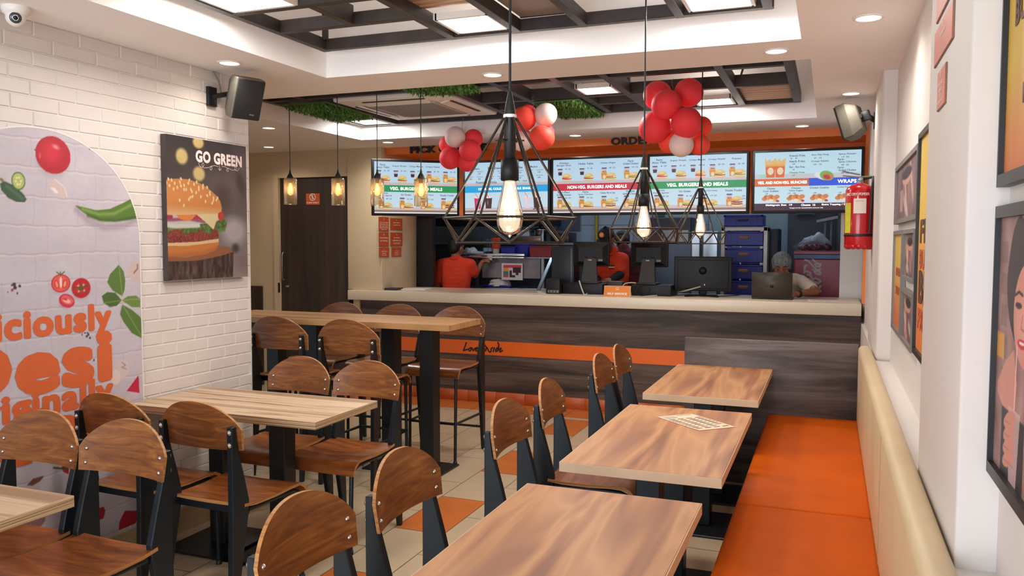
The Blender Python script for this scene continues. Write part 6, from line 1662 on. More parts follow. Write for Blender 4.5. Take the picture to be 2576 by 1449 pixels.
def kbox(name, label, cat, px0, px1, pyt, y, d, m_, zb=None, extra=None):
    x0, x1 = kx(px0, y), kx(px1, y); z1 = kz(pyt, y); z0 = zc if zb is None else zb
    t = thing(name, label, cat, ((x0+x1)/2, y+d/2, z0))
    mb = MB(); mb.bbox(x0, x1, y, y+d, z0, z1, .008); mb.build('casing', m_, t)
    if extra: extra(t, x0, x1, y, z0, z1)
    return t
def trim_top(t, x0, x1, y, z0, z1):
    mb = MB(); mb.bbox(x0-.004, x1+.004, y-.004, y+.1, z1-.012, z1+.002, .003); mb.build('rim', M_CHROME, t)
kbox('food_container', 'grey food container with a pale rim on the kitchen back counter', 'container', 1256, 1281, 575, 9.25, .25, mat('grey_container', (70, 80, 92), .4), extra=trim_top)
kbox('food_container', 'low white food container on the kitchen back counter', 'container', 1299, 1331, 577, 9.3, .25, mat('white_container', (176, 186, 196), .4), extra=trim_top)
kbox('steel_box', 'brown reflecting steel box in front of the pots on the kitchen back counter', 'container', 1288, 1361, 594, 9.21, .03, mat('brownish_steel', (150, 128, 116), .3, .7), extra=None)
x, y = kx(1358, 9.35), 9.36
t = thing('cooking_pot', 'shiny steel cooking pot under the hood on the back counter', 'pot', (x, y, zc))
zp = kz(577, 9.36)
mb = MB(); mb.lathe([(.07, zc), (.078, zc+.01), (.078, zp-.01), (.083, zp), (.076, zp-.002), (.07, zp-.02)], 24, at=(x, y, 0)); mb.build('pot_body', M_CHROME, t)
mb = MB(); mb.lathe([(.079, zp-.004), (.06, zp+.012), (.014, zp+.02), (.012, zp+.035), (.0001, zp+.038)], 24, at=(x, y, 0)); mb.build('lid', M_CHROME, t)
for s in (-1, 1):
    mb = MB(); mb.tube([(x+s*.076, y-.02, zp-.03), (x+s*.105, y-.015, zp-.03), (x+s*.105, y+.015, zp-.03), (x+s*.076, y+.02, zp-.03)], .006, 8); mb.build('handle', M_PLAST, t)
mb = MB(); mb.bbox(kx(1383, 9.3), kx(1432, 9.3), 9.3, 9.6, zc, kz(585, 9.3), .01)
t = tag(mb.build('fryer', mat('black_appliance', (20, 22, 26), .35), at=(kx(1407, 9.3), 9.45, zc)), 'black kitchen appliance at the right end of the back counter', 'appliance')
def wall_panel(name, label, cat, px0, px1, py0, py1, m_, y=9.89, d=.02, words=None):
    a, b = on_y(px0, py0, y), on_y(px1, py1, y)
    t = thing(name, label, cat, ((a.x+b.x)/2, y, b.z))
    mb = MB(); mb.box(a.x, b.x, y-d, y, b.z, a.z); mb.build('board', m_, t, bevel=.002)
    mb = MB(); mb.box(a.x-.006, a.x, y-d-.002, y, b.z-.006, a.z+.006); mb.box(b.x, b.x+.006, y-d-.002, y, b.z-.006, a.z+.006); mb.build('edge_trim', M_GREY, t)
    if words:
        mb = MB(); mb.text(words, ((a.x+b.x)/2, y-d-.002, (a.z+b.z)/2), (1,0,0), (0,0,1), height=(a.z-b.z)*.5, bold=.03); mb.build('words', M_WINK, t)
    return t
wall_panel('notice_board', 'slate grey panel on the pale tiled kitchen wall', 'board', 1403, 1460, 538, 579, mat('slate_board', (66, 80, 100), .5))
wall_panel('red_wall_sign', 'small red sign on the kitchen wall under the screens', 'sign', 1381, 1402, 538, 547, mat('red_sign', (160, 24, 40), .5))
wall_panel('green_exit_sign', 'green sign above the dark kitchen door', 'sign', 2004, 2047, 528, 539.5, mat('green_sign', (30, 90, 84), .5), y=9.6)
wall_panel('green_wall_sign', 'green sign on the kitchen wall behind the second pendant lamp', 'sign', 1650, 1672, 536, 546, MATS['green_sign'])
mb = MB(); a = on_y(1500, 600, 9.86); mb.tube([(a.x, 9.86, 0), (a.x, 9.86, 2.6)], .02, 12); 
for z in (.6, 1.3, 2.0): mb.box(a.x-.03, a.x+.03, 9.84, 9.9, z, z+.02)
tag(mb.build('gas_pipe', mat('yellow_pipe_paint', (176, 150, 40), .45), at=(a.x, 9.86, 0)), 'yellow gas pipe rising on the kitchen wall behind the cashier', 'pipe')
mb = MB(); a = on_y(1764, 600, 8.9); mb.box(a.x-.016, a.x+.016, 8.884, 8.916, 0, 2.6)
tag(mb.build('support_post', M_BLACK, at=(a.x, 8.9, 0)), 'thin black post behind the desktop monitor', 'post')
# steel fridge with bright door, oven with display
YFR = 9.3
t = thing('steel_fridge', 'bright steel upright fridge beside the thin black post', 'fridge', (kx(1770, YFR), YFR+.25, 0))
x0, x1 = kx(1738, YFR), kx(1806, YFR); z1 = kz(582, YFR)
mb = MB(); mb.bbox(x0, x1, YFR, YFR+.55, 0.05, z1, .01, smooth=False); mb.build('body', mat('pale_steel', (150, 158, 166), .35, .4), t)
for k, (fa, fb) in enumerate(((0, .42), (.44, 1))):
    mb = MB(); mb.bbox(x0+(x1-x0)*fa+.005, x0+(x1-x0)*fb-.005, YFR-.02, YFR, .1, z1-.03, .006, smooth=False); mb.build('fridge_door', mat('bright_steel_door', (190, 198, 206), .25, .6), t)
mb = MB(); xx = x0+(x1-x0)*.46; mb.tube([(xx, YFR-.02, .9), (xx, YFR-.05, .92), (xx, YFR-.05, 1.3), (xx, YFR-.02, 1.32)], .008); mb.build('handle', M_PLAST, t)
t = thing('kitchen_oven', 'dark oven with a small violet display behind the second pendant lamp', 'oven', (kx(1690, 9.2), 9.4, 0))
x0, x1 = kx(1630, 9.2), kx(1736, 9.2)
za, zb_ = kz(612, 9.2), kz(550, 9.2)
mb = MB(); mb.box(x0, x1, 9.2, 9.8, 0.05, za); mb.build('steel_base', mat('dull_steel', (96, 106, 118), .4, .5), t)
mb = MB(); mb.bbox(x0, x1, 9.25, 9.8, za, zb_, .01, smooth=False); mb.build('oven_body', mat('oven_black', (30, 32, 38), .35), t)
mb = MB(); mb.box(kx(1662, 9.2), x1-.03, 9.235, 9.25, kz(607, 9.2), kz(580, 9.2)); mb.build('window', mat('oven_window_pane', (150, 140, 138), .2), t)
mb = MB(); p = on_y(1652, 574, 9.24)
mb.text('88', (p.x, 9.244, p.z), (1,0,0), (0,0,1), height=.024, bold=.02); mb.build('display', glow('violet_led', (110, 90, 255), 4.0), t)
mb = MB(); mb.box(kx(1631, 9.2), kx(1667, 9.2), 9.2, 9.25, kz(612, 9.2), kz(592, 9.2)); mb.build('brown_panel', mat('brown_panel', (96, 56, 46), .5), t)
# crate rack
YR_ = 8.75
t = thing('crate_rack', 'white framed rack holding a column of blue crates', 'rack', (kx(1872, YR_), YR_+.25, 0))
x0, x1 = kx(1814, YR_), kx(1929, YR_); zr = kz(574, YR_)
M_RACK = mat('pale_rack_metal', (196, 190, 180), .4, .2)
for xx in (x0+.016, x1-.016):
    for yy in (YR_+.016, YR_+.55):
        mb = MB(); mb.box(xx-.018, xx+.018, yy-.016, yy+.016, 0, zr); mb.build('upright', M_RACK, t)
for yy in (YR_+.016, YR_+.55):
    mb = MB(); mb.box(x0, x1, yy-.016, yy+.016, zr-.035, zr); mb.build('top_rail', M_RACK, t)
mb = MB(); mb.box(x0, x1, YR_, YR_+.57, zr-.004, zr+.004); mb.build('top_sheet', M_RACK, t)
rows = [(583, 617), (621, 655), (658, 692), (695, 729), (732, 766)]
for k, (a, b) in enumerate(rows):
    for xx in (x0+.036, x1-.05):
        mb = MB(); zz = kz(b, YR_); mb.box(xx-.002, xx+.016, YR_+.02, YR_+.54, zz-.012, zz-.002); mb.build('runner', M_RACK, t)
    mb = MB(); zz = kz(a, YR_)
    mb.bbox(kx(1862, YR_)-.006, kx(1862, YR_)+.010, YR_+.005, YR_+.03, zz+.002, zz+.02, .003); mb.bbox(x1-.07, x1-.04, YR_+.005, YR_+.03, zz-.006, zz+.02, .005); mb.build('clip', M_WINK, t)
def crate(label, xa, xb, y, za, zb, tan=True):
    t = thing('blue_crate', label, 'crate', ((xa+xb)/2, y+.25, za), 'blue plastic crates in the kitchen rack')
    mb = MB(); d = .45; th = .012
    mb.box(xa+.008, xb-.008, y+.008, y+th, za, zb); mb.box(xa+.008, xb-.008, y+d-th, y+d, za, zb); mb.box(xa+.008, xa+.02, y, y+d, za, zb); mb.box(xb-.02, xb-.008, y, y+d, za, zb); mb.box(xa+.01, xb-.01, y, y+d, za, za+.01)
    mb.build('crate_body', M_BLUEC, t)
    mb = MB()
    for z0, z1 in ((za, za+.014), (zb-.022, zb)): mb.bbox(xa, xb, y, y+.012, z0, z1, .003)
    w = xb-xa
    for u in (.03, .13, .29, .66, .83, .96): mb.box(xa+u*w-.006, xa+u*w+.006, y+.001, y+.009, za, zb)
    mb.build('ribs', M_BLUEC, t)
    mb = MB(); mb.bbox(xa+w*.36, xa+w*.62, y-.002, y+.010, za+(zb-za)*.48, za+(zb-za)*.70, .008)
    mb.build('handle_opening', mat('tan_bread_in_opening', (166, 124, 84), .7, vary=.25, scale=60) if tan else M_BLUED, t)
pos_ = ('top crate in the white rack, right under its top rail', 'second crate from the top in the white rack', 'third crate from the top in the white rack', 'fourth crate from the top in the white rack', 'lowest visible crate in the white rack, behind the laptop')
for k, (a, b) in enumerate(rows):
    crate('blue plastic ' + pos_[k], x0+.036, x1-.036, YR_+.01, kz(b, YR_)+.001, kz(a, YR_))
crate('blue plastic crate lying on top of the white rack', kx(1818, YR_), kx(1918, YR_), YR_+.02, zr+.004, kz(546, YR_), False)
mb = MB(); mb.bbox(kx(1934, 8.9), kx(1958, 8.9), 8.9, 9.4, 0, kz(577, 8.9), .01)
tag(mb.build('dark_trolley', mat('dark_trolley', (40, 50, 56), .5), at=(kx(1946, 8.9), 9.1, 0)), 'dark upright trolley side at the right of the crate rack', 'trolley')
# dark kitchen door and freezer
mb = MB(); mb.box(kx(1980, 9.62), kx(2101, 9.62), 9.62, 9.68, 0, 2.3)
struct(mb.build('door_2', mat('dark_blue_door', (40, 46, 56), .5, vary=.1, scale=3)))
mb = MB(); mb.box(kx(1780, 9.6), kx(1980, 9.6), 9.68, 9.72, 0, 2.62); mb.box(kx(2101, 9.6), 1.2, 9.68, 9.72, 0, 2.62)
struct(mb.build('kitchen_wall_corner', mat('teal_grey_wall', (118, 136, 142), .6)))
YZ = 8.5
t = thing('drinks_freezer', 'red drinks freezer with white script lettering and a blue band', 'freezer', (kx(2060, YZ), YZ+.3, 0))
x0, x1 = kx(1998, YZ), kx(2135, YZ); z1 = kz(627, YZ)
zb1, zb2 = kz(634, YZ), kz(644, YZ)
mb = MB(); mb.bbox(x0, x1, YZ, YZ+.6, 0.0, zb2, .008, smooth=False); mb.build('body', mat('red_freezer_vinyl', (168, 40, 60), .35, vary=.25, scale=3), t)
mb = MB(); mb.bbox(x0-.004, x1+.004, YZ-.006, YZ+.6, zb2, zb1, .004, smooth=False); mb.build('blue_band', mat('blue_band', (70, 104, 150), .4, vary=.2, scale=10), t)
mb = MB(); mb.bbox(x0-.006, x1+.006, YZ-.01, YZ+.6, zb1, z1, .006, smooth=False); mb.build('lid', mat('pinkish_lid', (160, 60, 80), .35), t)
mb = MB(); mb.box(kx(2076, YZ), kx(2098, YZ), YZ-.004, YZ, kz(741, YZ), kz(727, YZ)); mb.build('vent', M_PLAST, t)
def fz(pts): return [on_y(1880+x/6.3, 530+y/6.3, YZ-.003) for x, y in pts]
mb = MB()
for w, pts in ((.016, [(990,1140),(1010,1190),(1060,1230),(1110,1240),(1100,1270),(1070,1280),(1090,1220),(1040,1180),(1000,1150)]), (.013, [(960,1090),(975,1100)]), (.02, [(900,985),(940,960),(1000,985),(1000,1030),(950,1010)]),
          (.020, [(990,1010),(1040,1090),(1080,1070),(1130,1090),(1160,1120),(1120,1150),(1040,1120),(980,1080)]), (.018, [(1060,950),(1100,940),(1160,985),(1150,1010),(1100,1005),(1060,960)]),
          (.014, [(1030,930),(1100,960),(1160,930)]), (.017, [(910,780),(960,790),(1060,900),(1120,950),(1160,925)]), (.015, [(1060,860),(1110,830),(1160,870),(1140,890),(1090,880),(1070,850)]),
          (.014, [(1035,770),(1090,820),(1160,860),(1165,840)]), (.022, [(905,950),(912,880),(940,862)]), (.018, [(1160,1190),(1130,1250),(1165,1280)])):
    P = fz(pts); mb.stroke([(p.x, p.z) for p in P], w, (0, YZ-.003, 0), (1,0,0), (0,0,1))
mb.build('script_lettering', mat('faded_white_ink', (214, 196, 200), .5), t)
xb_, yb_ = kx(2049, YZ+.2), YZ+.22
t = thing('onion_bag', 'clear plastic bag full of red onions on the freezer', 'bag', (xb_, yb_, z1))
mb = MB(); rb = random.Random(12)
for k in range(70):
    a_ = rb.random()*2*PI; q_ = math.sqrt(rb.random()); h_ = rb.random()*(1-q_*.8)
    mb.ball((xb_+.150*q_*math.cos(a_), yb_+.108*q_*math.sin(a_), z1+.026+h_*.07), .026, k % 2, 10, 7, 1, 1, .9)
o = mb.build('onions', [mat('red_onion_skin', (104, 30, 50), .35, vary=.3, scale=30), mat('dark_onion_skin', (66, 18, 34), .35, vary=.3, scale=30)], t); o['kind'] = 'stuff'
film = bpy.data.materials.new('clear_bag_film'); film.use_nodes = True
nt = film.node_tree; bs = nt.nodes['Principled BSDF']; bs.inputs['Base Color'].default_value = lin((206, 214, 222))+(1,); bs.inputs['Roughness'].default_value = .25
tc = nt.nodes.new('ShaderNodeTexCoord'); sx = nt.nodes.new('ShaderNodeSeparateXYZ'); nt.links.new(tc.outputs['Object'], sx.inputs[0])
mr = nt.nodes.new('ShaderNodeMapRange'); mr.inputs['From Min'].default_value = .06; mr.inputs['From Max'].default_value = .17; mr.inputs['To Min'].default_value = .05; mr.inputs['To Max'].default_value = .62
nt.links.new(sx.outputs['Z'], mr.inputs['Value']); nt.links.new(mr.outputs['Result'], bs.inputs['Alpha'])
mb = crumple('', '', xb_, yb_, z1, .162, .125, .095, None, 5, '', peak=.6)
mb.build('plastic_film', film, t)
t = thing('folded_ladder', 'grey metal ladder leaning behind the freezer beside the right jamb', 'ladder', (kx(2085, 9.1), 9.1, 0))
for px in (2066, 2082):
    mb = MB(); mb.bar((kx(px, 9.2), 9.18, 0), (kx(px, 9.2)+.03, 9.42, kz(556, 9.2)), .05, .02); mb.build('rail', mat('dull_aluminium', (96, 108, 116), .4, .5), t)
mb = MB(); mb.bar(cy(2056, 557, 9.42), cy(2110, 546, 9.36), .06, .03); mb.build('top_step', M_STEEL, t)
for k in range(4):
    mb = MB(); z = .35+k*.3; mb.bar((kx(2066, 9.2), 9.22+.05*k, z), (kx(2082, 9.2), 9.22+.05*k, z), .05, .02); mb.build('step', M_STEEL, t)
lamp('kitchen_cool_lamp', 'AREA', (-.8, 9.1, 2.55), 7, (.75, .88, 1.0), 1.6, .15)  # second dim cool kitchen light, its source unseen

# ================================================================ PEOPLE
def capsule(mb, a, b, ra, rb, seg=14):
    a, b = Vector(a), Vector(b); d = b-a; L = max(d.length, 1e-4)
    R = Matrix.Translation(a) @ d.to_track_quat('Z', 'Y').to_matrix().to_4x4()
    prof = [(max(1e-4, ra*math.cos(t)), ra*math.sin(t)) for t in np.linspace(-PI/2, 0, 6)] + [(max(1e-4, rb*math.cos(t)), L+rb*math.sin(t)) for t in np.linspace(0, PI/2, 6)]
    mb.lathe(prof, seg, mtx=R)
def organic(name, shapes, voxel, m_, parent, smooth=2):
    mb = MB()
    for s in shapes:
        if s[0] == 'c': capsule(mb, *s[1:])
        else:
            _, c, (rx, ry, rz), R = s
            mt = Matrix.Translation(Vector(c)) @ (R or Matrix.Identity(4)) @ Matrix.Diagonal((rx, ry, rz, 1))
            mb.lathe([(max(1e-4, math.sin(PI*i/12)), -math.cos(PI*i/12)) for i in range(13)], 20, mtx=mt)
    o = mb.build(name+'_raw', m_, parent)
    md = o.modifiers.new('remesh', 'REMESH'); md.mode = 'VOXEL'; md.voxel_size = voxel; md.use_smooth_shade = True
    dg = bpy.context.evaluated_depsgraph_get(); dg.update()
    me = bpy.data.meshes.new_from_object(o.evaluated_get(dg))
    bm = bmesh.new(); bm.from_mesh(me)
    for _ in range(smooth): bmesh.ops.smooth_vert(bm, verts=bm.verts[:], factor=.5, use_axis_x=True, use_axis_y=True, use_axis_z=True)
    for f in bm.faces: f.smooth = True
    bm.to_mesh(me); bm.free()
    me.materials.clear(); me.materials.append(m_); me.name = name
    old = o.data; bpy.data.objects.remove(o); bpy.data.meshes.remove(old)
    o = bpy.data.objects.new(name, me); COL.objects.link(o); o.parent = parent
    return o
def hand(S, wrist, direction, palm_n, curl=.5, side=1):
    """palm and five bent fingers"""
    w = Vector(wrist); d = Vector(direction).normalized(); n = Vector(palm_n); n = (n-d*n.dot(d)).normalized(); s = d.cross(n)*side
    S.append(('c', w, w+d*.065, .022, .026)); S.append(('c', w+d*.045-s*.02, w+d*.05+s*.02, .017, .017))
    for k, L in enumerate((.055, .066, .062, .048)):
        b = w+d*.078+s*(-.030+.020*k); m1 = b+(d*math.cos(curl*.6)+n*math.sin(curl*.6))*L*.5; m2 = m1+(d*math.cos(curl*1.4)+n*math.sin(curl*1.4))*L*.5
        S.append(('c', b-d*.012, m1, .0095, .0088)); S.append(('c', m1, m2, .0088, .0075))
    b = w+d*.028-s*.026; m1 = b+(d*.7-s*.6+n*.3).normalized()*.032; S.append(('c', b, m1, .012, .010)); S.append(('c', m1, m1+(d*.85-s*.1+n*.5).normalized()*.028, .010, .0085))
def head_shapes(S, c, R):
    """c = head centre, R = 4x4 orientation (local +y = face, +z = up)"""
    c = Vector(c); P = lambda x, y, z: c + (R @ Vector((x, y, z)))
    S.append(('e', P(0, -.008, .018), (.070, .086, .088), R)); S.append(('e', P(0, .020, -.040), (.055, .062, .062), R))
    S.append(('c', P(0, .030, -.078), P(0, .052, -.080), .028, .020)); S.append(('c', P(0, .080, .004), P(0, .096, -.026), .009, .012))
    for s in (-1, 1):
        S.append(('e', P(s*.013, .086, -.030), (.009, .010, .008), R)); S.append(('e', P(s*.072, -.005, -.012), (.009, .018, .030), R)); S.append(('c', P(s*.012, .078, .026), P(s*.045, .064, .026), .010, .009)); S.append(('c', P(s*.018, .0725, .013), P(s*.042, .0655, .012), .0075, .0065)); S.append(('c', P(s*.018, .070, -.009), P(s*.042, .064, -.008), .007, .006)); S.append(('e', P(s*.040, .052, -.028), (.022, .022, .022), R))
    S.append(('c', P(-.018, .076, -.054), P(.018, .076, -.054), .008, .008)); S.append(('c', P(-.015, .076, -.064), P(.015, .076, -.064), .008, .008))
    return P
def face_parts(P, t):
    mb = MB()
    for s in (-1, 1): mb.ball(P(s*.030, .0655, .004), .0112, 0, 12, 8, 1.15, 1, .75); mb.ball(P(s*.030, .0738, .001), .0056, 1, 8, 6)
    mb.build('eyes', [mat('eye_white', (150, 132, 118), .35), M_INK], t)
    mb = MB()
    for s in (-1, 1): mb.tube([P(s*.012, .0865, .030), P(s*.030, .084, .036), P(s*.050, .068, .030)], [.0035, .0045, .002], 6)
    mb.build('eyebrows', M_HAIR, t)
    mb = MB(); mb.tube([P(-.022, .079, -.060), P(-.008, .0845, -.056), P(.008, .0845, -.056), P(.022, .079, -.060)], [.002, .0045, .0045, .002], 6); mb.tube([P(-.020, .079, -.061), P(0, .084, -.066), P(.020, .079, -.061)], [.002, .0048, .002], 6)
    mb.build('lips', mat('lip_brown', (120, 60, 52), .5), t)
def person(label, base, neck, head_c, head_R, sh_l, sh_r, el_l, el_r, wr_l, wr_r, hip, shirt, fwd, hands, legs=True, sleeve=.72, trousers=M_TROUS, hip_w=.085):
    t = thing('person', label, 'person', base)
    neck, head_c, hip = Vector(neck), Vector(head_c), Vector(hip)
    S = []; P = head_shapes(S, head_c, head_R)
    S.append(('c', neck, head_c + (head_R @ Vector((0, -.02, -.04))), .050, .046))
    lat = (Vector(sh_r)-Vector(sh_l)).normalized()
    T = []       # torso
    up = (neck-hip); 
    for f in np.linspace(.02, .86, 11):
        c = hip+up*float(f); w = float(np.interp(f, (.02, .30, .62, .86), (.066, .060, .080, .090))); rx = float(np.interp(f, (.02, .30, .62, .86), (.076, .076, .082, .070))); T.append(('c', c-lat*w, c+lat*w, rx, rx))
    for shp in (sh_l, sh_r): T.append(('c', shp, neck-up.normalized()*.03, .052, .058))
    S += [(k, a, b, r1*.93, r2*.93) for k, a, b, r1, r2 in T]
    for shp, el, wr, hd in ((sh_l, el_l, wr_l, hands[0]), (sh_r, el_r, wr_r, hands[1])):
        S.append(('c', shp, el, .044, .036)); S.append(('c', el, wr, .036, .024)); 
        if hd: hand(S, wr, hd[0], hd[1], hd[2], hd[3])
    feet = []
    if legs:
        for s in (-1, 1):
            h = hip + lat*s*hip_w; k = Vector((h.x+lat.x*s*.01, h.y+fwd[1]*.02, hip.z*.52)); an = Vector((h.x+lat.x*s*.015, h.y-fwd[1]*.02, .07))
            S.append(('c', h, k, .078, .054)); S.append(('c', k, an, .052, .036)); S.append(('c', an+Vector((0,0,-.03)), an+Vector((fwd[0]*.14, fwd[1]*.14, -.04)), .036, .028)); feet.append((h, k, an))
    organic('body', S, .0062, M_SKIN, t)
    sh = [(k, a, b, r1*1.06+.006, r2*1.06+.006) for k, a, b, r1, r2 in T]
    sh.append(('c', hip-Vector((0,0,.06))-lat*.07, hip-Vector((0,0,.06))+lat*.07, .088, .088))
    for shp, el in ((sh_l, el_l), (sh_r, el_r)):
        e = Vector(shp).lerp(Vector(el), sleeve); sh.append(('c', shp, e, .058, .056))
    sh.append(('c', neck+up.normalized()*.0, neck+up.normalized()*.022, .060, .054))
    organic('shirt', sh, .009, shirt, t, 5)
    if feet:
        tr = [('c', hip-lat*.07, hip+lat*.07, .088, .088)]
        for h, k, an in feet: tr += [('c', h, k, .088, .066), ('c', k, an+Vector((0,0,.03)), .066, .052)]
        organic('trousers', tr, .010, trousers, t, 2)
        shoes = MB()
        for h, k, an in feet: capsule(shoes, an+Vector((-fwd[0]*.03, -fwd[1]*.03, -.036)), an+Vector((fwd[0]*.15, fwd[1]*.15, -.042)), .042, .034)
        for i, v in enumerate(shoes.v): shoes.v[i] = (v[0], v[1], max(0.0, v[2]))
        shoes.build('shoes', M_PLAST, t)
    return t, P
def orient(fw, tilt=0.0, roll=0.0):
    """head orientation: fw = horizontal facing direction, tilt > 0 looks down"""
    a = math.atan2(-fw[0], fw[1])
    return Matrix.Rotation(a, 4, 'Z') @ Matrix.Rotation(-tilt, 4, 'X') @ Matrix.Rotation(roll, 4, 'Y')
V = Vector
# -- worker with back turned
y = 8.0; cx = on_y(1147, 690, y).x
hz = on_y(1145, 598, y).z
hc = V((on_y(1146, 620, y).x, y+.02, hz-.105)); R = orient((.25, 1), .12)
nk = V((cx, y, hz-.235)); s_l, s_r = V((cx-.165, y-.01, hz-.285)), V((cx+.165, y+.02, hz-.285))
wr = on_y(1213, 659, y+.16); er = on_y(1195, 692, y+.08)
tt, P = person('person in an orange red polo shirt with back turned, reaching to the serving shelf', (cx, y, 0), nk, hc, R, s_l, s_r, V((cx-.215, y-.03, hz-.53)), er, V((cx-.19, y+.12, hz-.72)), wr, V((cx, y, .78)), M_POLO, (0, 1), [((.1, .5, -.8), (1, 0, 0), .6, -1), ((.75, .45, .25), (0, 0, -1), .7, 1)])
face_parts(P, tt)
organic('hair', [('e', P(0, -.020, .028), (.078, .088, .088), R), ('e', P(0, -.050, -.010), (.066, .056, .070), R)], .006, M_HAIR, tt)
mb = MB(); capsule(mb, nk+V((-.03, -.052, .012)), nk+V((.03, -.052, .012)), .014, .014); capsule(mb, nk+V((-.045, -.03, .018)), nk+V((-.03, .04, .0)), .013, .010); capsule(mb, nk+V((.045, -.03, .018)), nk+V((.03, .04, .0)), .013, .010); mb.build('collar', M_POLO, tt)
# slip of paper held at the shelf
mb = MB(); p = wr+V((.075, .03, .045)); mb.xbox(Matrix.Translation(p) @ Matrix.Rotation(.2, 4, 'Y'), .06, .004, .05)
tag(mb.build('paper_slip', MATS['white_wrap_paper'], at=p), 'white paper slip held up at the serving shelf rail', 'paper')
# -- cashier in a cap looking down
y = 7.95; cx = on_y(1534, 680, y).x
hc = on_y(1526, 602, y-.06); R = orient((-.22, -.97), .42)
nk = on_y(1540, 634, y); s_r = on_y(1508, 652, y-.02); s_l = on_y(1556, 650, y+.03)
el = on_y(1561, 690, y-.05); er = on_y(1500, 700, y-.08)
tt, P = person('person in a black cap and orange red polo shirt looking down behind the tills', (cx, y, 0), nk, hc, R, s_r, s_l, er, el, V((er.x+.06, y-.24, 1.09)), on_y(1536, 704, y-.22), V((cx+.01, y+.06, .80)), M_POLO, (0, -1), [((.3, -.9, -.2), (0, 0, -1), .6, 1), ((-.5, -.8, -.1), (0, 0, -1), .6, -1)])
face_parts(P, tt)
organic('hair', [('e', P(0, -.026, .0), (.076, .074, .070), R), ('e', P(0, -.060, -.030), (.05, .035, .05), R)], .006, M_HAIR, tt)
organic('cap', [('e', P(0, -.010, .050), (.083, .096, .070), R), ('c', P(0, -.02, .112), P(0, -.02, .114), .02, .02)], .006, mat('black_cap_cloth', (20, 20, 23), .8, bump=.15, bscale=80), tt)
mb = MB(); v = []
for j in range(6):
    for i in range(13):
        a = PI*(i/12)-PI/2; r = .084+.070*j/5*math.cos(a)**.5 if math.cos(a) > 0 else .084
        v.append(P(.083*math.sin(a)*(1-.03*j), .055+(r-.084)+.030*math.cos(a), .040-.022*(j/5)-.02*abs(math.sin(a))**2))
f = [(j*13+i, j*13+i+1, (j+1)*13+i+1, (j+1)*13+i) for j in range(5) for i in range(12)]
mb.add(v, f, 0, True); n0 = len(v); mb.add([p-V((0, 0, .004)) for p in v], [tuple(reversed(q)) for q in f], 0, True); mb.build('cap_brim', MATS['black_cap_cloth'], tt)
bx, bz = (R @ V((1,0,0, 0)).to_3d() if False else (R.to_3x3() @ V((1,0,0)))), (R.to_3x3() @ V((0, -.35, 1)).normalized())
mb = MB(); pc = P(0, .082, .082); nb = bz.cross(bx)
mb.lathe([(.0001, .004), (.026, .003), (.028, 0)], 20, mtx=Matrix(((bx.x, bz.x, nb.x, pc.x), (bx.y, bz.y, nb.y, pc.y), (bx.z, bz.z, nb.z, pc.z), (0,0,0,1))), mi=0)
for k, w in enumerate((.032, .036, .032)): mb.stroke([(-w/2, .012-.012*k), (w/2, .012-.012*k)], .006, pc-nb*.0 + nb*.0055, bx, bz, 0, 1)
mb.build('cap_badge', [mat('orange_badge', (226, 112, 40), .6), mat('pale_badge', (232, 200, 170), .6)], tt)
mb = MB(); capsule(mb, nk+V((-.05, -.035, .005)), nk+V((-.015, -.07, -.03)), .013, .010); capsule(mb, nk+V((.055, -.01, .012)), nk+V((.0, -.07, -.03)), .013, .010); mb.build('collar', M_POLO, tt)
pb = on_y(1539, 672, y-.105)
mb = MB()
for k, w in enumerate((.05, .055, .05)): mb.stroke([(-w/2, .016-.016*k), (w/2, .016-.016*k)], .010, (pb.x, pb.y-.012, pb.z), (1,0,0), (0,0,1), 0, k % 2)
mb.build('chest_emblem', [M_INK, MATS['pale_badge']], tt)
organic('dark_sleeves', [('c', V(el).lerp(on_y(1536, 704, y-.22), .05), on_y(1537, 704, y-.21), .043, .033), ('c', V(er), V((er.x+.055, y-.22, 1.095)), .043, .033)], .007, M_TROUS, tt)
# -- colleague in maroon bending behind the cashier
y = 8.55; cx = on_y(1572, 680, y).x
hc = on_y(1566, 606, y+.1); R = orient((-.4, 1), .5)
nk = on_y(1571, 630, y+.04); s_l, s_r = on_y(1546, 642, y+.03), on_y(1598, 642, y+.03)
tt, P = person('person in a maroon shirt and dark grey cap bending behind the cashier', (cx, y, 0), nk, hc, R, s_l, s_r, on_y(1543, 690, y+.08), on_y(1602, 690, y+.08), V((cx-.10, y+.34, 1.06)), V((cx+.12, y+.34, 1.06)), V((cx, y-.02, .80)), mat('maroon_shirt_cloth', (92, 22, 26), .85, vary=.08), (0, 1), [((.1, 1, 0), (0, 0, -1), .5, 1), ((-.1, 1, 0), (0, 0, -1), .5, -1)])
face_parts(P, tt)
organic('hair', [('e', P(0, -.024, .0), (.076, .076, .074), R)], .006, M_HAIR, tt)
organic('cap', [('e', P(0, -.006, .046), (.084, .098, .066), R), ('c', P(-.03, .10, .04), P(.03, .10, .04), .022, .022)], .006, mat('grey_cap_cloth', (62, 60, 56), .8), tt)
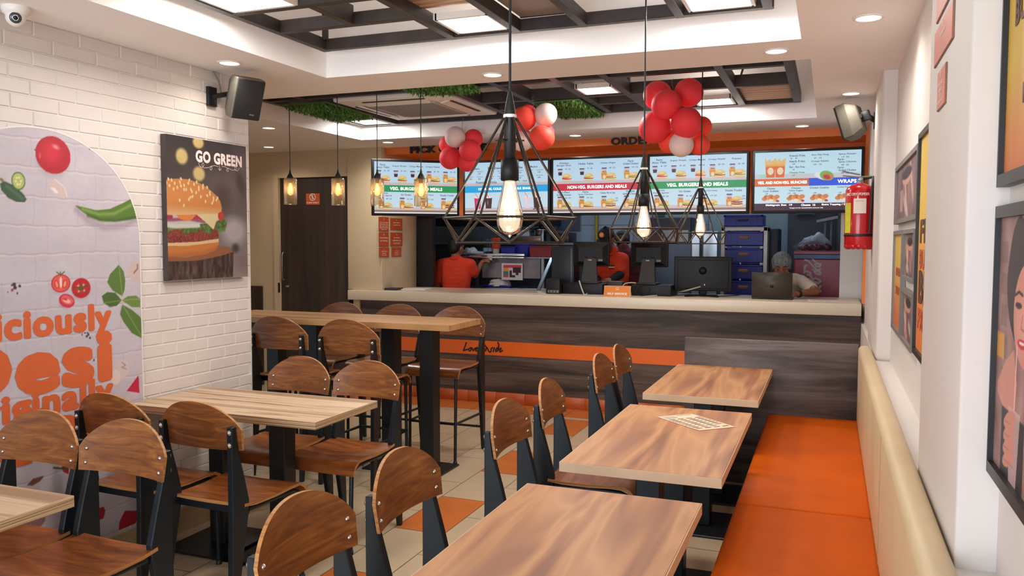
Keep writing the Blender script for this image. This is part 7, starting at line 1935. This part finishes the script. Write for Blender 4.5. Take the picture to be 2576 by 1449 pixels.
# -- man in hair net leaning on the counter at the laptop
y = 7.80; cx = on_y(1976, 720, y).x
hc = on_y(1966, 669, y-.08); R = orient((.05, -1), .42)
nk = on_y(1972, 697, y+.02); s_r = on_y(1930, 714, y+.03); s_l = on_y(2016, 708, y+.03)
el = V((on_y(2052, 734, 7.52).x, 7.52, 1.075)); wl_ = V((on_y(2003, 738, 7.36).x, 7.36, 1.055)); er = V((s_r.x-.07, 7.55, 1.075)); wr = V((on_y(1950, 738, 7.37).x, 7.38, 1.06))
tt, P = person('person with a white hair net and white shirt leaning over the laptop on the counter', (cx, y+.3, 0), nk, hc, R, s_r, s_l, er, el, wr, wl_, V((cx, y+.34, .82)), mat('white_shirt_cloth', (216, 200, 182), .8, vary=.04, bump=.2, bscale=30), (0, -1), [((.2, -.95, -.1), (0, 0, -1), .5, 1), ((-.75, -.6, -.05), (0, 0, -1), .5, -1)])
face_parts(P, tt)
organic('hair', [('e', P(0, -.013, .034), (.0765, .092, .088), R)], .006, M_HAIR, tt)
mt_net = bpy.data.materials.new('hair_net_mesh'); mt_net.use_nodes = True
nt = mt_net.node_tree; bs = nt.nodes['Principled BSDF']; bs.inputs['Base Color'].default_value = lin((176, 186, 190)) + (1,); bs.inputs['Roughness'].default_value = .6
tc = nt.nodes.new('ShaderNodeTexCoord'); wv = nt.nodes.new('ShaderNodeTexNoise'); wv.inputs['Scale'].default_value = 60; wv.inputs['Detail'].default_value = 3
mpn = nt.nodes.new('ShaderNodeMapping'); mpn.inputs['Scale'].default_value = (1, 1, .45); nt.links.new(tc.outputs['Object'], mpn.inputs[0]); nt.links.new(mpn.outputs[0], wv.inputs['Vector'])
rr = nt.nodes.new('ShaderNodeMapRange'); rr.inputs['From Min'].default_value = .35; rr.inputs['From Max'].default_value = .65; rr.inputs['To Min'].default_value = .28; rr.inputs['To Max'].default_value = .56
nt.links.new(wv.outputs['Fac'], rr.inputs['Value']); nt.links.new(rr.outputs['Result'], bs.inputs['Alpha'])
organic('hair_net', [('e', P(0, -.014, .036), (.088, .100, .092), R), ('e', P(0, -.03, .0), (.080, .084, .06), R)], .006, mt_net, tt)
mb = MB(); d = (wl_-el).normalized(); mb.lathe([(.029, -.012), (.032, -.010), (.032, .010), (.029, .012)], 20, mtx=Matrix.Translation(wl_-d*.03) @ d.to_track_quat('Z', 'Y').to_matrix().to_4x4()); mb.build('wrist_watch', mat('dark_red_strap', (60, 20, 20), .5), tt)
